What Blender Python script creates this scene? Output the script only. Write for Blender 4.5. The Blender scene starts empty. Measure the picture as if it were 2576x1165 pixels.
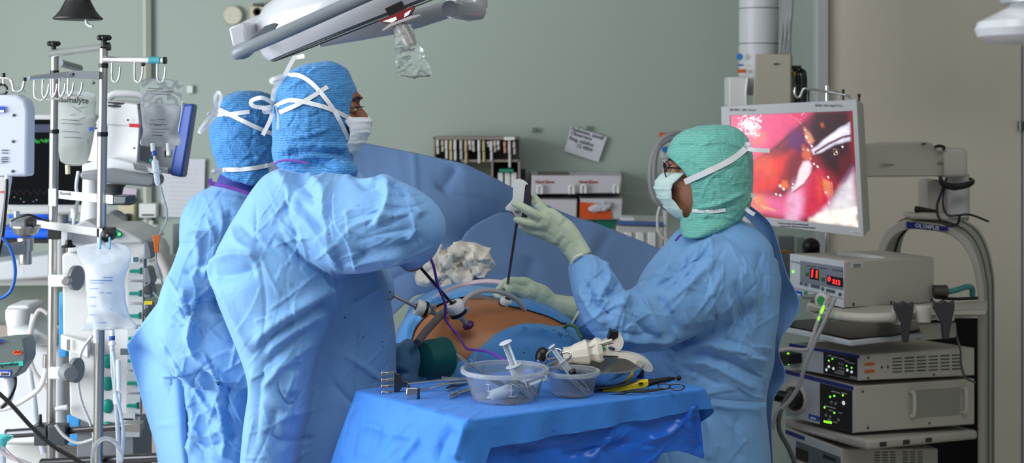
import bpy, bmesh, math, random
import numpy as np
from mathutils import Vector, Matrix, Quaternion
from mathutils.bvhtree import BVHTree
random.seed(7)
FP = 2576*50/36; CAMZ = 1.65; HY = 250.0; CXP = 1288.0
COL = bpy.context.scene.collection
PI = math.pi
def P(px, py, d): return Vector(((px-CXP)/FP*d, d, CAMZ-(py-HY)/FP*d))
def S(px, d): return px/FP*d
def PL(lst): return [P(*q) for q in lst]
V = Vector

# ---------------------------------------------------------------- materials
MATS = {}
def sock(b, *names):
    for n in names:
        if n in b.inputs: return b.inputs[n]
def lin(c):
    return tuple(((x/255)/12.92 if x/255 <= .04045 else (((x/255)+.055)/1.055)**2.4) for x in c[:3])
def mat(name, col, rough=.5, metal=0, spec=.5, emit=None, estr=1.0, trans=0, alpha=1, ior=1.45, coat=0, var=.06, vscale=6, bump=0, bscale=40, sheen=0, sss=0, srgb=True):
    if name in MATS: return MATS[name]
    m = bpy.data.materials.new(name); m.use_nodes = True; nt = m.node_tree; N = nt.nodes; L = nt.links
    b = N['Principled BSDF']
    c = lin(col) if srgb else col
    b.inputs['Base Color'].default_value = (*c, 1); b.inputs['Roughness'].default_value = rough; b.inputs['Metallic'].default_value = metal
    sock(b, 'Specular IOR Level').default_value = spec; b.inputs['IOR'].default_value = ior
    if trans: sock(b, 'Transmission Weight').default_value = trans
    if coat: sock(b, 'Coat Weight').default_value = coat
    if sheen: sock(b, 'Sheen Weight').default_value = sheen
    if sss:
        sock(b, 'Subsurface Weight').default_value = sss; sock(b, 'Subsurface Radius').default_value = (.01, .005, .003); sock(b,'Subsurface Scale').default_value = .3
    if alpha < 1: b.inputs['Alpha'].default_value = alpha
    if emit is not None:
        sock(b, 'Emission Color').default_value = (*lin(emit), 1); sock(b, 'Emission Strength').default_value = estr
    tc = N.new('ShaderNodeTexCoord')
    if var and emit is None:
        nz = N.new('ShaderNodeTexNoise'); nz.inputs['Scale'].default_value = vscale; nz.inputs['Detail'].default_value = 4
        L.new(tc.outputs['Object'], nz.inputs['Vector'])
        mx = N.new('ShaderNodeMix'); mx.data_type = 'RGBA'
        mx.inputs['A'].default_value = (*[x*(1-var) for x in c], 1); mx.inputs['B'].default_value = (*[min(1, x*(1+var)) for x in c], 1)
        L.new(nz.outputs['Fac'], mx.inputs['Factor']); L.new(mx.outputs['Result'], b.inputs['Base Color'])
    if bump:
        n2 = N.new('ShaderNodeTexNoise'); n2.inputs['Scale'].default_value = bscale; n2.inputs['Detail'].default_value = 5
        L.new(tc.outputs['Object'], n2.inputs['Vector'])
        bp = N.new('ShaderNodeBump'); bp.inputs['Strength'].default_value = bump; bp.inputs['Distance'].default_value = .01
        L.new(n2.outputs['Fac'], bp.inputs['Height']); L.new(bp.outputs['Normal'], b.inputs['Normal'])
    MATS[name] = m
    return m
def glow(name, col, strength):
    return mat(name, (5, 5, 5), emit=col, estr=strength)

# ---------------------------------------------------------------- objects
ORG = {}
def props(o, label=None, cat=None, group=None, kind=None):
    if label: o['label'] = label
    if cat: o['category'] = cat
    if group: o['group'] = group
    if kind: o['kind'] = kind
    return o
def thing(name, label, cat, loc=(0, 0, 0), group=None):
    o = bpy.data.objects.new(name, None); COL.objects.link(o); o.empty_display_size = .05
    o.location = loc; ORG[o.name] = V(loc)
    return props(o, label, cat, group)
def link(name, me, m, parent=None, origin=None):
    o = bpy.data.objects.new(name, me); COL.objects.link(o)
    if m is not None:
        me.materials.clear(); me.materials.append(m)
    if parent is not None:
        org = ORG[parent.name]; o.parent = parent
    else:
        org = V(origin) if origin is not None else V((0, 0, 0)); o.location = org
    if org.length > 0: me.transform(Matrix.Translation(-org))
    ORG[o.name] = org
    return o
def copy_tree(o, off, label=None, group=None):
    c = o.copy(); COL.objects.link(c); c.location = o.location + V(off); ORG[c.name] = ORG[o.name] + V(off)
    if label: c['label'] = label
    if group: c['group'] = group
    def kids(a, b):
        for ch in a.children:
            d = ch.copy(); COL.objects.link(d); d.parent = b; ORG[d.name] = ORG[c.name]; kids(ch, d)
    kids(o, c)
    return c
def finish(me, angle=40):
    me.shade_smooth()
    if angle is not None and angle < 180: me.set_sharp_from_angle(angle=math.radians(angle))
class MB:
    """collects shapes into one mesh (world coordinates)"""
    def __init__(s): s.v = []; s.f = []
    def add(s, vs, fs):
        b = len(s.v); s.v += [tuple(v) for v in vs]; s.f += [tuple(b+i for i in f) for f in fs]; return s
    def hexa(s, p):   # 4 bottom (ccw) then 4 top
        return s.add(p, [(3, 2, 1, 0), (4, 5, 6, 7), (0, 1, 5, 4), (1, 2, 6, 5), (2, 3, 7, 6), (3, 0, 4, 7)])
    def box(s, c, size, R=None):
        c = V(c); R = R or Matrix.Identity(3); x, y, z = [a/2 for a in size]
        return s.hexa([c+R@V(q) for q in ((-x,-y,-z),(x,-y,-z),(x,y,-z),(-x,y,-z),(-x,-y,z),(x,-y,z),(x,y,z),(-x,y,z))])
    def prism(s, poly, vec):
        poly = [V(p) for p in poly]; vec = V(vec); n = len(poly)
        return s.add(poly+[p+vec for p in poly], [tuple(range(n)), tuple(range(2*n-1, n-1, -1))]+[(i, i+n, (i+1) % n+n, (i+1) % n) for i in range(n)])
    def rings(s, rings, cap0=True, cap1=True, closed=False):
        n = len(rings[0]); vs = [p for r in rings for p in r]; fs = []
        m = len(rings)
        for k in range(m if closed else m-1):
            a = k*n; b = ((k+1) % m)*n
            for i in range(n): fs.append((a+i, a+(i+1) % n, b+(i+1) % n, b+i))
        if not closed:
            if cap0: fs.append(tuple(range(n-1, -1, -1)))
            if cap1: fs.append(tuple((m-1)*n+i for i in range(n)))
        return s.add(vs, fs)
    def tube(s, pts, r, n=10, caps=True, closed=False, smooth=0, flat=1.0, up=None):
        pts = [V(p) for p in pts]
        rr = list(r) if isinstance(r, (list, tuple)) else [r]*len(pts)
        if smooth: pts, rr = crv(pts, smooth, rr, closed)
        m = len(pts); T = []
        for i in range(m):
            a = pts[i-1] if (i > 0 or closed) else pts[0]; b = pts[(i+1) % m] if (i < m-1 or closed) else pts[-1]
            t = (b-a); T.append(t.normalized() if t.length > 1e-9 else V((0, 0, 1)))
        u = V(up) if up is not None else (V((0, 0, 1)) if abs(T[0].z) < .9 else V((1, 0, 0)))
        u = (u-T[0]*u.dot(T[0])).normalized(); R = []
        for i in range(m):
            if i: u = (u-T[i]*u.dot(T[i])); u = u.normalized() if u.length > 1e-9 else V((1, 0, 0))
            w = T[i].cross(u)
            R.append([pts[i]+(u*math.cos(2*PI*k/n)*flat+w*math.sin(2*PI*k/n))*rr[i] for k in range(n)])
        return s.rings(R, caps, caps, closed)
    def lathe(s, base, axis, prof, n=24, caps=True):
        base = V(base); ax = V(axis).normalized(); u = ax.orthogonal().normalized(); w = ax.cross(u)
        return s.rings([[base+ax*h+(u*math.cos(2*PI*k/n)+w*math.sin(2*PI*k/n))*max(r, 1e-5) for k in range(n)] for r, h in prof], caps, caps, caps is None)
    def cyl(s, a, b, r, n=16):
        a = V(a); b = V(b); return s.lathe(a, b-a, [(r, 0), (r, (b-a).length)], n)
    def ell(s, c, rad, R=None, nu=20, nv=12):
        c = V(c); R = R or Matrix.Identity(3); rings = []
        for j in range(nv+1):
            t = PI*(j/nv); st = max(math.sin(t), 1e-4); rings.append([c+R@V((rad[0]*st*math.cos(2*PI*i/nu), rad[1]*st*math.sin(2*PI*i/nu), -rad[2]*math.cos(t))) for i in range(nu)])
        return s.rings(rings)
    def grid(s, fn, nu, nv, wrap=False):
        vs = [fn(i/nu, j/nv) for j in range(nv+1) for i in range(nu+(0 if wrap else 1))]; w = nu if wrap else nu+1
        return s.add(vs, [(j*w+i, j*w+(i+1) % w, (j+1)*w+(i+1) % w, (j+1)*w+i) for j in range(nv) for i in range(nu)])
    def ribbon(s, pts, width, th=.0006, side=None, smooth=0):
        pts = [V(p) for p in pts]
        if smooth: pts, _ = crv(pts, smooth)
        R = []
        for i, p in enumerate(pts):
            t = (pts[min(i+1, len(pts)-1)]-pts[max(i-1, 0)]).normalized()
            view = (V((0, 0, CAMZ))-p).normalized() if side is None else V(side)
            w = t.cross(view).normalized(); nn = w.cross(t).normalized()
            wd = width[i*(len(width)-1)//max(1, len(pts)-1)] if isinstance(width, (list, tuple)) else width
            R.append([p-w*wd/2-nn*th/2, p+w*wd/2-nn*th/2, p+w*wd/2+nn*th/2, p-w*wd/2+nn*th/2])
        return s.rings(R)
    def mesh(s, name):
        me = bpy.data.meshes.new(name); me.from_pydata(s.v, [], s.f); me.update()
        bm = bmesh.new(); bm.from_mesh(me); bmesh.ops.remove_doubles(bm, verts=bm.verts, dist=1e-6); bmesh.ops.recalc_face_normals(bm, faces=bm.faces); bm.to_mesh(me); bm.free()
        return me
    def build(s, name, m, parent=None, bevel=0, seg=2, subd=0, solid=0, angle=40, label=None, cat=None, group=None, kind=None, origin=None):
        me = s.mesh(name)
        if parent is None and origin is None and kind is None:
            a = np.array(s.v); origin = (float(a[:, 0].mean()), float(a[:, 1].mean()), float(a[:, 2].min()))
        finish(me, angle if not subd else 180)
        o = link(name, me, m, parent, origin)
        if solid:
            q = o.modifiers.new('s', 'SOLIDIFY'); q.thickness = solid; q.offset = 0
        if bevel:
            q = o.modifiers.new('b', 'BEVEL'); q.width = bevel; q.segments = seg; q.limit_method = 'ANGLE'; q.angle_limit = math.radians(35); q.harden_normals = False
        if subd:
            q = o.modifiers.new('u', 'SUBSURF'); q.levels = subd; q.render_levels = subd
        return props(o, label, cat, group, kind)
def crv(pts, k, rr=None, closed=False):
    """Catmull-Rom resampling, k steps per span"""
    pts = [V(p) for p in pts]; n = len(pts); out = []; ro = []
    rr = rr or [0]*n
    for i in range(n if closed else n-1):
        g = lambda j: pts[j % n] if closed else pts[max(0, min(n-1, j))]
        p0, p1, p2, p3 = g(i-1), g(i), g(i+1), g(i+2)
        for j in range(k):
            t = j/k
            out.append(.5*((2*p1)+(p2-p0)*t+(2*p0-5*p1+4*p2-p3)*t*t+(3*p1-p0-3*p2+p3)*t**3)); ro.append(rr[i]*(1-t)+rr[(i+1) % n]*t)
    if not closed: out.append(pts[-1]); ro.append(rr[-1])
    return out, ro
def frame(yaw=0, pitch=0, roll=0):
    return Matrix.Rotation(yaw, 3, 'Z') @ Matrix.Rotation(pitch, 3, 'X') @ Matrix.Rotation(roll, 3, 'Y')
def text(body, size, loc, R, m, parent, name='lettering', align='CENTER', th=.0004, xs=1.0, bold=0):
    """flat raised lettering; R columns = reading direction, up, normal"""
    cu = bpy.data.curves.new('t', 'FONT'); cu.body = body; cu.size = size; cu.align_x = align; cu.align_y = 'CENTER'; cu.extrude = th; cu.resolution_u = 3; cu.offset = bold
    t = bpy.data.objects.new('t', cu); COL.objects.link(t); bpy.context.view_layer.update()
    dg = bpy.context.evaluated_depsgraph_get(); me = bpy.data.meshes.new_from_object(t.evaluated_get(dg))
    bpy.data.objects.remove(t); bpy.data.curves.remove(cu)
    M = Matrix.Translation(loc) @ R.to_4x4() @ Matrix.Diagonal((xs, 1, 1, 1)); me.transform(M)
    return link(name, me, m, parent)
def axes(xdir, up):
    x = V(xdir).normalized(); n = x.cross(V(up)).normalized(); u = n.cross(x).normalized()
    return Matrix((x, u, n)).transposed()
FACE = axes((1, 0, 0), (0, 0, 1))      # a sign that faces the camera

# ---------------------------------------------------------------- noise and cloth
def _h(ix, iy, iz):
    n = (ix*73856093) ^ (iy*19349663) ^ (iz*83492791); n = (n ^ (n >> 13))*1274126177; n = n ^ (n >> 16)
    return (n & 0xffff)/32767.5-1
def vnoise(p):
    i = np.floor(p).astype(np.int64); f = p-i; f = f*f*f*(f*(f*6-15)+10)
    r = 0
    for dx in (0, 1):
        for dy in (0, 1):
            for dz in (0, 1):
                w = (f[:, 0] if dx else 1-f[:, 0])*(f[:, 1] if dy else 1-f[:, 1])*(f[:, 2] if dz else 1-f[:, 2])
                r = r+w*_h(i[:, 0]+dx, i[:, 1]+dy, i[:, 2]+dz)
    return r
def get_co(me):
    a = np.empty(len(me.vertices)*3, np.float32); me.vertices.foreach_get('co', a); return a.reshape(-1, 3).astype(np.float64)
def get_no(me):
    a = np.empty(len(me.vertices)*3, np.float32); me.vertices.foreach_get('normal', a); return a.reshape(-1, 3).astype(np.float64)
def set_co(me, a): me.vertices.foreach_set('co', a.astype(np.float32).ravel()); me.update()
def remesh(mb, name, voxel, smooth=8, sub=0):
    me = mb.mesh(name); o = bpy.data.objects.new('tmp', me); COL.objects.link(o)
    q = o.modifiers.new('r', 'REMESH'); q.mode = 'VOXEL'; q.voxel_size = voxel; q.use_smooth_shade = True
    if smooth:
        q = o.modifiers.new('s', 'SMOOTH'); q.factor = .5; q.iterations = smooth
    if sub: q = o.modifiers.new('u', 'SUBSURF'); q.levels = sub; q.render_levels = sub
    bpy.context.view_layer.update(); dg = bpy.context.evaluated_depsgraph_get()
    me2 = bpy.data.meshes.new_from_object(o.evaluated_get(dg)); me2.name = name
    bpy.data.objects.remove(o); bpy.data.meshes.remove(me)
    return me2
def folds(me, lines, front=True):
    """raise real folds in a cloth mesh: each fold is (kind, height in m, half width in px, px polyline[, px2 taper])"""
    co = get_co(me); no = get_no(me); d = co[:, 1]
    U = co[:, 0]/d*FP+CXP; Vv = (CAMZ-co[:, 2])/d*FP+HY
    view = np.stack([-co[:, 0], -co[:, 1], CAMZ-co[:, 2]], 1); view /= np.linalg.norm(view, axis=1)[:, None]
    wt = np.clip((no*view).sum(1)*2.2, 0, 1) if front else np.ones(len(co))
    D = np.zeros(len(co))
    for ln in lines:
        kind, amp, w, pts = ln[:4]
        pts = np.array(pts, float)
        if len(pts) > 2:   # smooth the polyline
            q, _ = crv([V((a, b, 0)) for a, b in pts], 4); pts = np.array([(a.x, a.y) for a in q])
        seg = np.linalg.norm(np.diff(pts, axis=0), axis=1); cum = np.concatenate([[0], np.cumsum(seg)]); tot = cum[-1]
        box = (U > pts[:, 0].min()-w*4) & (U < pts[:, 0].max()+w*4) & (Vv > pts[:, 1].min()-w*4) & (Vv < pts[:, 1].max()+w*4)
        ix = np.nonzero(box)[0]
        if not len(ix): continue
        u = U[ix]; v = Vv[ix]; best = np.full(len(ix), 1e9); sg = np.zeros(len(ix)); tt = np.zeros(len(ix))
        for k in range(len(seg)):
            a = pts[k]; e = pts[k+1]-a; l2 = max(e @ e, 1e-9)
            t = np.clip(((u-a[0])*e[0]+(v-a[1])*e[1])/l2, 0, 1); dx = u-a[0]-t*e[0]; dy = v-a[1]-t*e[1]; dd = np.hypot(dx, dy)
            m = dd < best; best[m] = dd[m]; sg[m] = np.sign(e[0]*dy-e[1]*dx)[m]; tt[m] = ((cum[k]+t*seg[k])/tot)[m]
        tap = np.clip(np.minimum(tt/.18, (1-tt)/.18), 0, 1); tap = tap*tap*(3-2*tap)
        x = best/w
        if kind == 'ridge': h = np.exp(.62-1.6*np.sqrt(x*x+.15))*.96
        elif kind == 'sharp': h = np.exp(-x*1.6)
        elif kind == 'groove': h = -np.exp(.62-1.6*np.sqrt(x*x+.15))*.9
        elif kind == 'seam': h = -np.exp(-x*1.8)
        elif kind == 'stepL': s = best*-sg; h = np.where(s > 0, np.exp(-s/w/1.5), np.exp(-(s/3.0)**2))   # raised on the left-hand side going along
        elif kind == 'stepR': s = best*sg; h = np.where(s > 0, np.exp(-s/w/1.5), np.exp(-(s/3.0)**2))
        D[ix] += amp*h*tap
    co += no*(D*wt)[:, None]
    set_co(me, co)
def crumple(me, amp, scale, seed=0, ridged=True, stretch=(1, 1, 1), octs=3, lo=None):
    co = get_co(me); no = get_no(me); h = 0; a = 1.0; s = scale
    q = co*np.array(stretch)+seed*17.3
    warp = np.stack([vnoise(q*scale*.5+9.1), vnoise(q*scale*.5+3.7), vnoise(q*scale*.5+5.5)], 1)*.5/scale
    for k in range(octs):
        n = vnoise((q+warp)*s+k*7.7); h = h+a*((.5-np.abs(n)*1.6) if ridged else n); a *= .5; s *= 2.1
    co += no*(h*amp)[:, None]; set_co(me, co)
def creases(me, n, box, ang, spread, seed, amp=(.0015, .004), wid=(3, 7), ln=(50, 170), front=True):
    """many thin straight creases, as in folded non-woven sheets"""
    rnd = random.Random(seed); L = []
    for _ in range(n):
        x = rnd.uniform(box[0], box[2]); y = rnd.uniform(box[1], box[3]); a = math.radians(rnd.choice(ang)+rnd.gauss(0, spread)); l = rnd.uniform(*ln)/2; bend = rnd.gauss(0, .08)*l
        L.append((rnd.choice(('sharp', 'sharp', 'seam', 'stepL', 'stepR')), rnd.uniform(*amp), rnd.uniform(*wid), [(x-l*math.cos(a), y+l*math.sin(a)), (x+bend*math.sin(a), y+bend*math.cos(a)), (x+l*math.cos(a), y-l*math.sin(a))]))
    folds(me, L, front)
def cloth_obj(name, me, m, parent, angle=180, **k):
    finish(me, angle); return link(name, me, m, parent)
def elring(c, ux, uy, n=28, e=2.0):
    out = []
    for k in range(n):
        t = 2*PI*k/n; ct, st = math.cos(t), math.sin(t)
        out.append(c+ux*(math.copysign(abs(ct)**(2/e), ct))+uy*(math.copysign(abs(st)**(2/e), st)))
    return out
def sil(secs, e=2.2, n=32, k=3):
    """horizontal sections from (py, left px, right px, depth, half depth) -> list of rings, smoothed between"""
    if k > 1:
        pts, _ = crv([V((a[1], a[2], a[0])) for a in secs], k); dd, _ = crv([V((a[3], a[4], 0)) for a in secs], k)
        secs = [(p.z, p.x, p.y, q.x, q.y) for p, q in zip(pts, dd)]
    out = []
    for py, l, r, d, b in secs:
        c = P((l+r)/2, py, d); out.append(elring(c, V((S((r-l)/2, d), 0, 0)), V((0, b, 0)), n, e))
    return out
def bvh_of(o):
    dg = bpy.context.evaluated_depsgraph_get(); bpy.context.view_layer.update()
    ev = o.evaluated_get(dg); me = ev.to_mesh(); mw = o.matrix_world.copy()
    if o.parent is not None: mw = Matrix.Translation(ORG[o.name])
    t = BVHTree.FromPolygons([mw @ v.co for v in me.vertices], [tuple(p.vertices) for p in me.polygons]); ev.to_mesh_clear(); return t
CAMP = V((0, 0, CAMZ))
def hit(t, px, py, off=.001, dmax=20, fallback=None):
    d = (P(px, py, 1)-CAMP).normalized(); h = t.ray_cast(CAMP, d, dmax)
    if h[0] is None: return P(px, py, fallback) if fallback else None
    return h[0]-d*off
def onto(t, pts, off=.001, step=12, fallback=None):
    """px polyline laid on a surface"""
    q, _ = crv([V((a, b, 0)) for a, b in pts], 6) if len(pts) > 2 else ([V((*pts[0], 0)).lerp(V((*pts[1], 0)), i/8) for i in range(9)], 0)
    r = []
    for a in q:
        h = hit(t, a.x, a.y, off, fallback=(r[-1].y if r else fallback))
        if h is not None: r.append(h)
    return r
# ================================================================ camera, light, room
sc = bpy.context.scene
cam = bpy.data.cameras.new('camera'); camo = bpy.data.objects.new('camera', cam); COL.objects.link(camo)
cam.lens = 50; cam.sensor_width = 36; cam.sensor_fit = 'HORIZONTAL'; camo.location = (0, 0, CAMZ); camo.rotation_euler = (PI/2, 0, 0)
cam.shift_y = -(1165/2-HY)/2576; cam.clip_start = .05
cam.dof.use_dof = True; cam.dof.focus_distance = 3.2; cam.dof.aperture_fstop = 5.0
sc.camera = camo
sc.cycles.max_bounces = 10; sc.cycles.diffuse_bounces = 3; sc.cycles.glossy_bounces = 3; sc.cycles.transmission_bounces = 10
sc.view_settings.view_transform = 'Standard'; sc.view_settings.look = 'None'; sc.view_settings.exposure = 0.0; sc.view_settings.gamma = 1.0
w = bpy.data.worlds.new('world'); sc.world = w; w.use_nodes = True
w.node_tree.nodes['Background'].inputs['Color'].default_value = (.80, .90, 1.0, 1); w.node_tree.nodes['Background'].inputs['Strength'].default_value = .20
def area(name, loc, target, sx, sy, e, col=(1, 1, 1)):
    l = bpy.data.lights.new(name, 'AREA'); l.shape = 'RECTANGLE'; l.size = sx; l.size_y = sy; l.energy = e; l.color = col
    o = bpy.data.objects.new(name, l); COL.objects.link(o); o.location = loc
    o.rotation_euler = (V(target)-V(loc)).to_track_quat('-Z', 'Y').to_euler(); return o
area('window_daylight', (-3.3, 2.4, 1.6), (0, 3.1, 1.1), 3.1, 2.0, 186, (.92, .97, 1.0))
area('overhead_fill', (.4, 2.2, 2.9), (.4, 3.2, 0), 2.4, 1.2, 30, (1, .98, .95))  # added soft fill from above, no fixture in view

M_wall = mat('green wall paint', (170, 183, 174), rough=.6, var=.02, vscale=2, bump=.06, bscale=300)
M_white = mat('white paint', (205, 206, 204), rough=.5, var=.02)
M_beige = mat('beige door laminate', (224, 213, 198), rough=.45, var=.02)
M_floor = mat('floor vinyl', (176, 164, 156), rough=.35, var=.05, vscale=12)
def struct(name, m, fn, bevel=0):
    b = MB(); fn(b); return b.build(name, m, kind='structure', bevel=bevel)
WY = 6.2
struct('wall_back', M_wall, lambda b: b.box((0, WY+.05, 1.5), (7.2, .1, 3.0)))
struct('floor', M_floor, lambda b: b.box((0, 2.6, -.05), (7.2, 7.4, .1)))
struct('ceiling', M_white, lambda b: b.box((0, 2.6, 3.05), (7.2, 7.4, .1)))
def wl(b):
    b.box((-3.5, 2.6, .42), (.1, 7.4, .84)); b.box((-3.5, 2.6, 2.81), (.1, 7.4, .38)); b.box((-3.5, -.5, 1.72), (.1, 1.2, 1.8)); b.box((-3.5, 5.2, 1.72), (.1, 2.2, 1.8))
struct('wall_left', M_wall, wl)
struct('wall_right', M_wall, lambda b: b.box((3.5, 2.6, 1.5), (.1, 7.4, 3.0)))
def win(b):
    for y in (.13, 2.1, 4.07): b.box((-3.5, y, 1.73), (.08, .06, 1.78))
    for z in (.87, 2.6): b.box((-3.5, 2.1, z), (.08, 4.0, .06))
struct('window_1', M_white, win, .004)
# conduit on the wall, door with its white frame
struct('trim_1', mat('conduit paint', (206, 208, 198), rough=.5), lambda b: (b.tube([P(369, -80, 6.17), P(371, 565, 6.17)], .018, 4), b.box(P(372, 560, 6.175), (.05, .03, .02))))
xr = P(2066, 0, 6.15).x
struct('trim_2', mat('door frame paint', (190, 192, 194), rough=.45), lambda b: b.box((xr, 6.16, 1.45), (S(32, 6.15), .08, 2.9)), .006)
xa = P(2084, 0, 6.17).x; xb = P(2566, 0, 6.17).x
D1 = MB(); D1.box(((xa+xb)/2, 6.175, 1.36), (xb-xa, .05, 2.72)); door = D1.build('door_1', M_beige, kind='structure', bevel=.003)
b = MB(); b.cyl(P(2568, 305, 6.13), P(2568, 330, 6.13), .012); b.cyl(P(2560, 318, 6.14), P(2571, 318, 6.14), .006); b.build('hinge', mat('hinge steel', (120, 120, 122), .35, 1), door)
struct('trim_3', mat('door frame paint', (190, 192, 194)), lambda b: b.box((xb+.09, 6.16, 1.45), (.17, .08, 2.9)))
# ================================================================ cloth materials
def cloth_mat(name, col, rough=.62, fine=.5, fscale=55, weave=True, sheen=.15, wave=None, spec=.25, var=.05, crease=1.0):
    m = mat(name, col, rough=rough, sheen=sheen, spec=spec, var=var, vscale=9)
    nt = m.node_tree; N = nt.nodes; L = nt.links; b = N['Principled BSDF']; tc = N['Texture Coordinate']
    n1 = N.new('ShaderNodeTexNoise'); n1.inputs['Scale'].default_value = fscale*.4; n1.inputs['Detail'].default_value = 6; n1.inputs['Distortion'].default_value = 1.2
    v = N.new('ShaderNodeTexVoronoi'); v.feature = 'DISTANCE_TO_EDGE'; v.inputs['Scale'].default_value = fscale*.22
    L.new(tc.outputs['Object'], n1.inputs['Vector'])
    mp = N.new('ShaderNodeMix'); mp.data_type = 'VECTOR'; mp.inputs['Factor'].default_value = .12
    L.new(tc.outputs['Object'], mp.inputs['A']); L.new(n1.outputs['Color'], mp.inputs['B']); L.new(mp.outputs['Result'], v.inputs['Vector'])
    cr = N.new('ShaderNodeMath'); cr.operation = 'SMOOTH_MIN'; cr.inputs[1].default_value = .16; cr.inputs[2].default_value = .1; L.new(v.outputs['Distance'], cr.inputs[0])
    ad = N.new('ShaderNodeMath'); ad.operation = 'MULTIPLY_ADD'; ad.inputs[1].default_value = .55; L.new(n1.outputs['Fac'], ad.inputs[0]); L.new(cr.outputs[0], ad.inputs[2])
    bp = N.new('ShaderNodeBump'); bp.inputs['Strength'].default_value = fine; bp.inputs['Distance'].default_value = .012
    L.new(ad.outputs[0], bp.inputs['Height'])
    hs = None
    for sc_, wd_, st_ in ((5.0, .035, 1.0), (11.0, .05, .6), (24.0, .07, .35)):   # long crisp creases of the stiff non-woven
        nn = N.new('ShaderNodeTexNoise'); nn.inputs['Scale'].default_value = sc_*crease; nn.inputs['Detail'].default_value = 0; nn.inputs['Distortion'].default_value = .15; L.new(tc.outputs['Object'], nn.inputs['Vector'])
        s1 = N.new('ShaderNodeMath'); s1.operation = 'SUBTRACT'; s1.inputs[1].default_value = .5; L.new(nn.outputs['Fac'], s1.inputs[0])
        s2 = N.new('ShaderNodeMath'); s2.operation = 'ABSOLUTE'; L.new(s1.outputs[0], s2.inputs[0])
        s3 = N.new('ShaderNodeMapRange'); s3.inputs['From Max'].default_value = wd_; s3.inputs['To Max'].default_value = -st_; s3.inputs['To Min'].default_value = 0; L.new(s2.outputs[0], s3.inputs['Value'])
        if hs is None: hs = s3
        else:
            a2 = N.new('ShaderNodeMath'); a2.operation = 'ADD'; L.new(hs.outputs[0], a2.inputs[0]); L.new(s3.outputs[0], a2.inputs[1]); hs = a2
    b2 = N.new('ShaderNodeBump'); b2.inputs['Strength'].default_value = min(1, fine*1.2); b2.inputs['Distance'].default_value = .0016
    L.new(hs.outputs[0], b2.inputs['Height']); L.new(bp.outputs['Normal'], b2.inputs['Normal']); L.new(b2.outputs['Normal'], b.inputs['Normal'])
    if wave:   # printed / embossed wavy lines of a non-woven hood
        wv = N.new('ShaderNodeTexWave'); wv.wave_type = 'BANDS'; wv.bands_direction = wave[0]; wv.inputs['Scale'].default_value = wave[1]; wv.inputs['Distortion'].default_value = wave[2]; wv.inputs['Detail'].default_value = 1.0; wv.inputs['Detail Scale'].default_value = wave[3]
        L.new(tc.outputs['Object'], wv.inputs['Vector'])
        nz = N.new('ShaderNodeTexNoise'); nz.inputs['Scale'].default_value = 190; L.new(tc.outputs['Object'], nz.inputs['Vector'])
        mu = N.new('ShaderNodeMath'); mu.operation = 'MULTIPLY'; L.new(wv.outputs['Fac'], mu.inputs[0]); L.new(nz.outputs['Fac'], mu.inputs[1])
        rp = N.new('ShaderNodeMapRange'); rp.inputs['From Min'].default_value = .12; rp.inputs['From Max'].default_value = .65; L.new(mu.outputs[0], rp.inputs['Value'])
        mx = N.new('ShaderNodeMix'); mx.data_type = 'RGBA'; mx.inputs['A'].default_value = (*lin(col), 1); mx.inputs['B'].default_value = (*lin(wave[4]), 1)
        L.new(rp.outputs['Result'], mx.inputs['Factor']); L.new(mx.outputs['Result'], b.inputs['Base Color'])
    return m
M_gown = cloth_mat('gown fabric', (122, 172, 226), fine=.28, fscale=34)
M_gownC = M_gown
M_drape = cloth_mat('drape fabric', (104, 136, 180), fine=.12, fscale=22)
M_hoodB = cloth_mat('blue hood fabric', (56, 126, 192), fine=.5, fscale=60, wave=('Z', 58, 4.5, .7, (96, 160, 212)))
M_hoodG = cloth_mat('green hood fabric', (104, 188, 176), fine=.5, fscale=60, wave=('Z', 58, 4.5, .7, (142, 204, 194)))
M_skinA = mat('skin', (132, 84, 58), rough=.5, sss=.15, var=.06, vscale=30, bump=.08, bscale=220)
M_skinC = mat('fair skin', (198, 140, 112), rough=.5, sss=.15, var=.06, vscale=30, bump=.08, bscale=220)
M_mask = cloth_mat('mask fabric', (226, 232, 240), fine=.15, fscale=50)
M_maskC = cloth_mat('pale mint mask fabric', (205, 232, 228), fine=.15, fscale=50)
M_tie = mat('white tie tape', (232, 235, 240), rough=.7, bump=.06, bscale=400)
M_purple = cloth_mat('purple binding', (112, 72, 170), fine=.2)
M_navy = cloth_mat('navy scrub fabric', (44, 58, 138), fine=.2)
M_glove = mat('latex glove', (184, 199, 176), rough=.42, var=.05, vscale=14, bump=.22, bscale=55, sss=.05)
M_black = mat('black plastic', (18, 18, 20), rough=.4)
M_eye = mat('eye white', (220, 215, 210), rough=.15); M_iris = mat('iris', (40, 24, 16), rough=.1); M_hair = mat('dark hair', (24, 18, 16), rough=.6)

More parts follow.
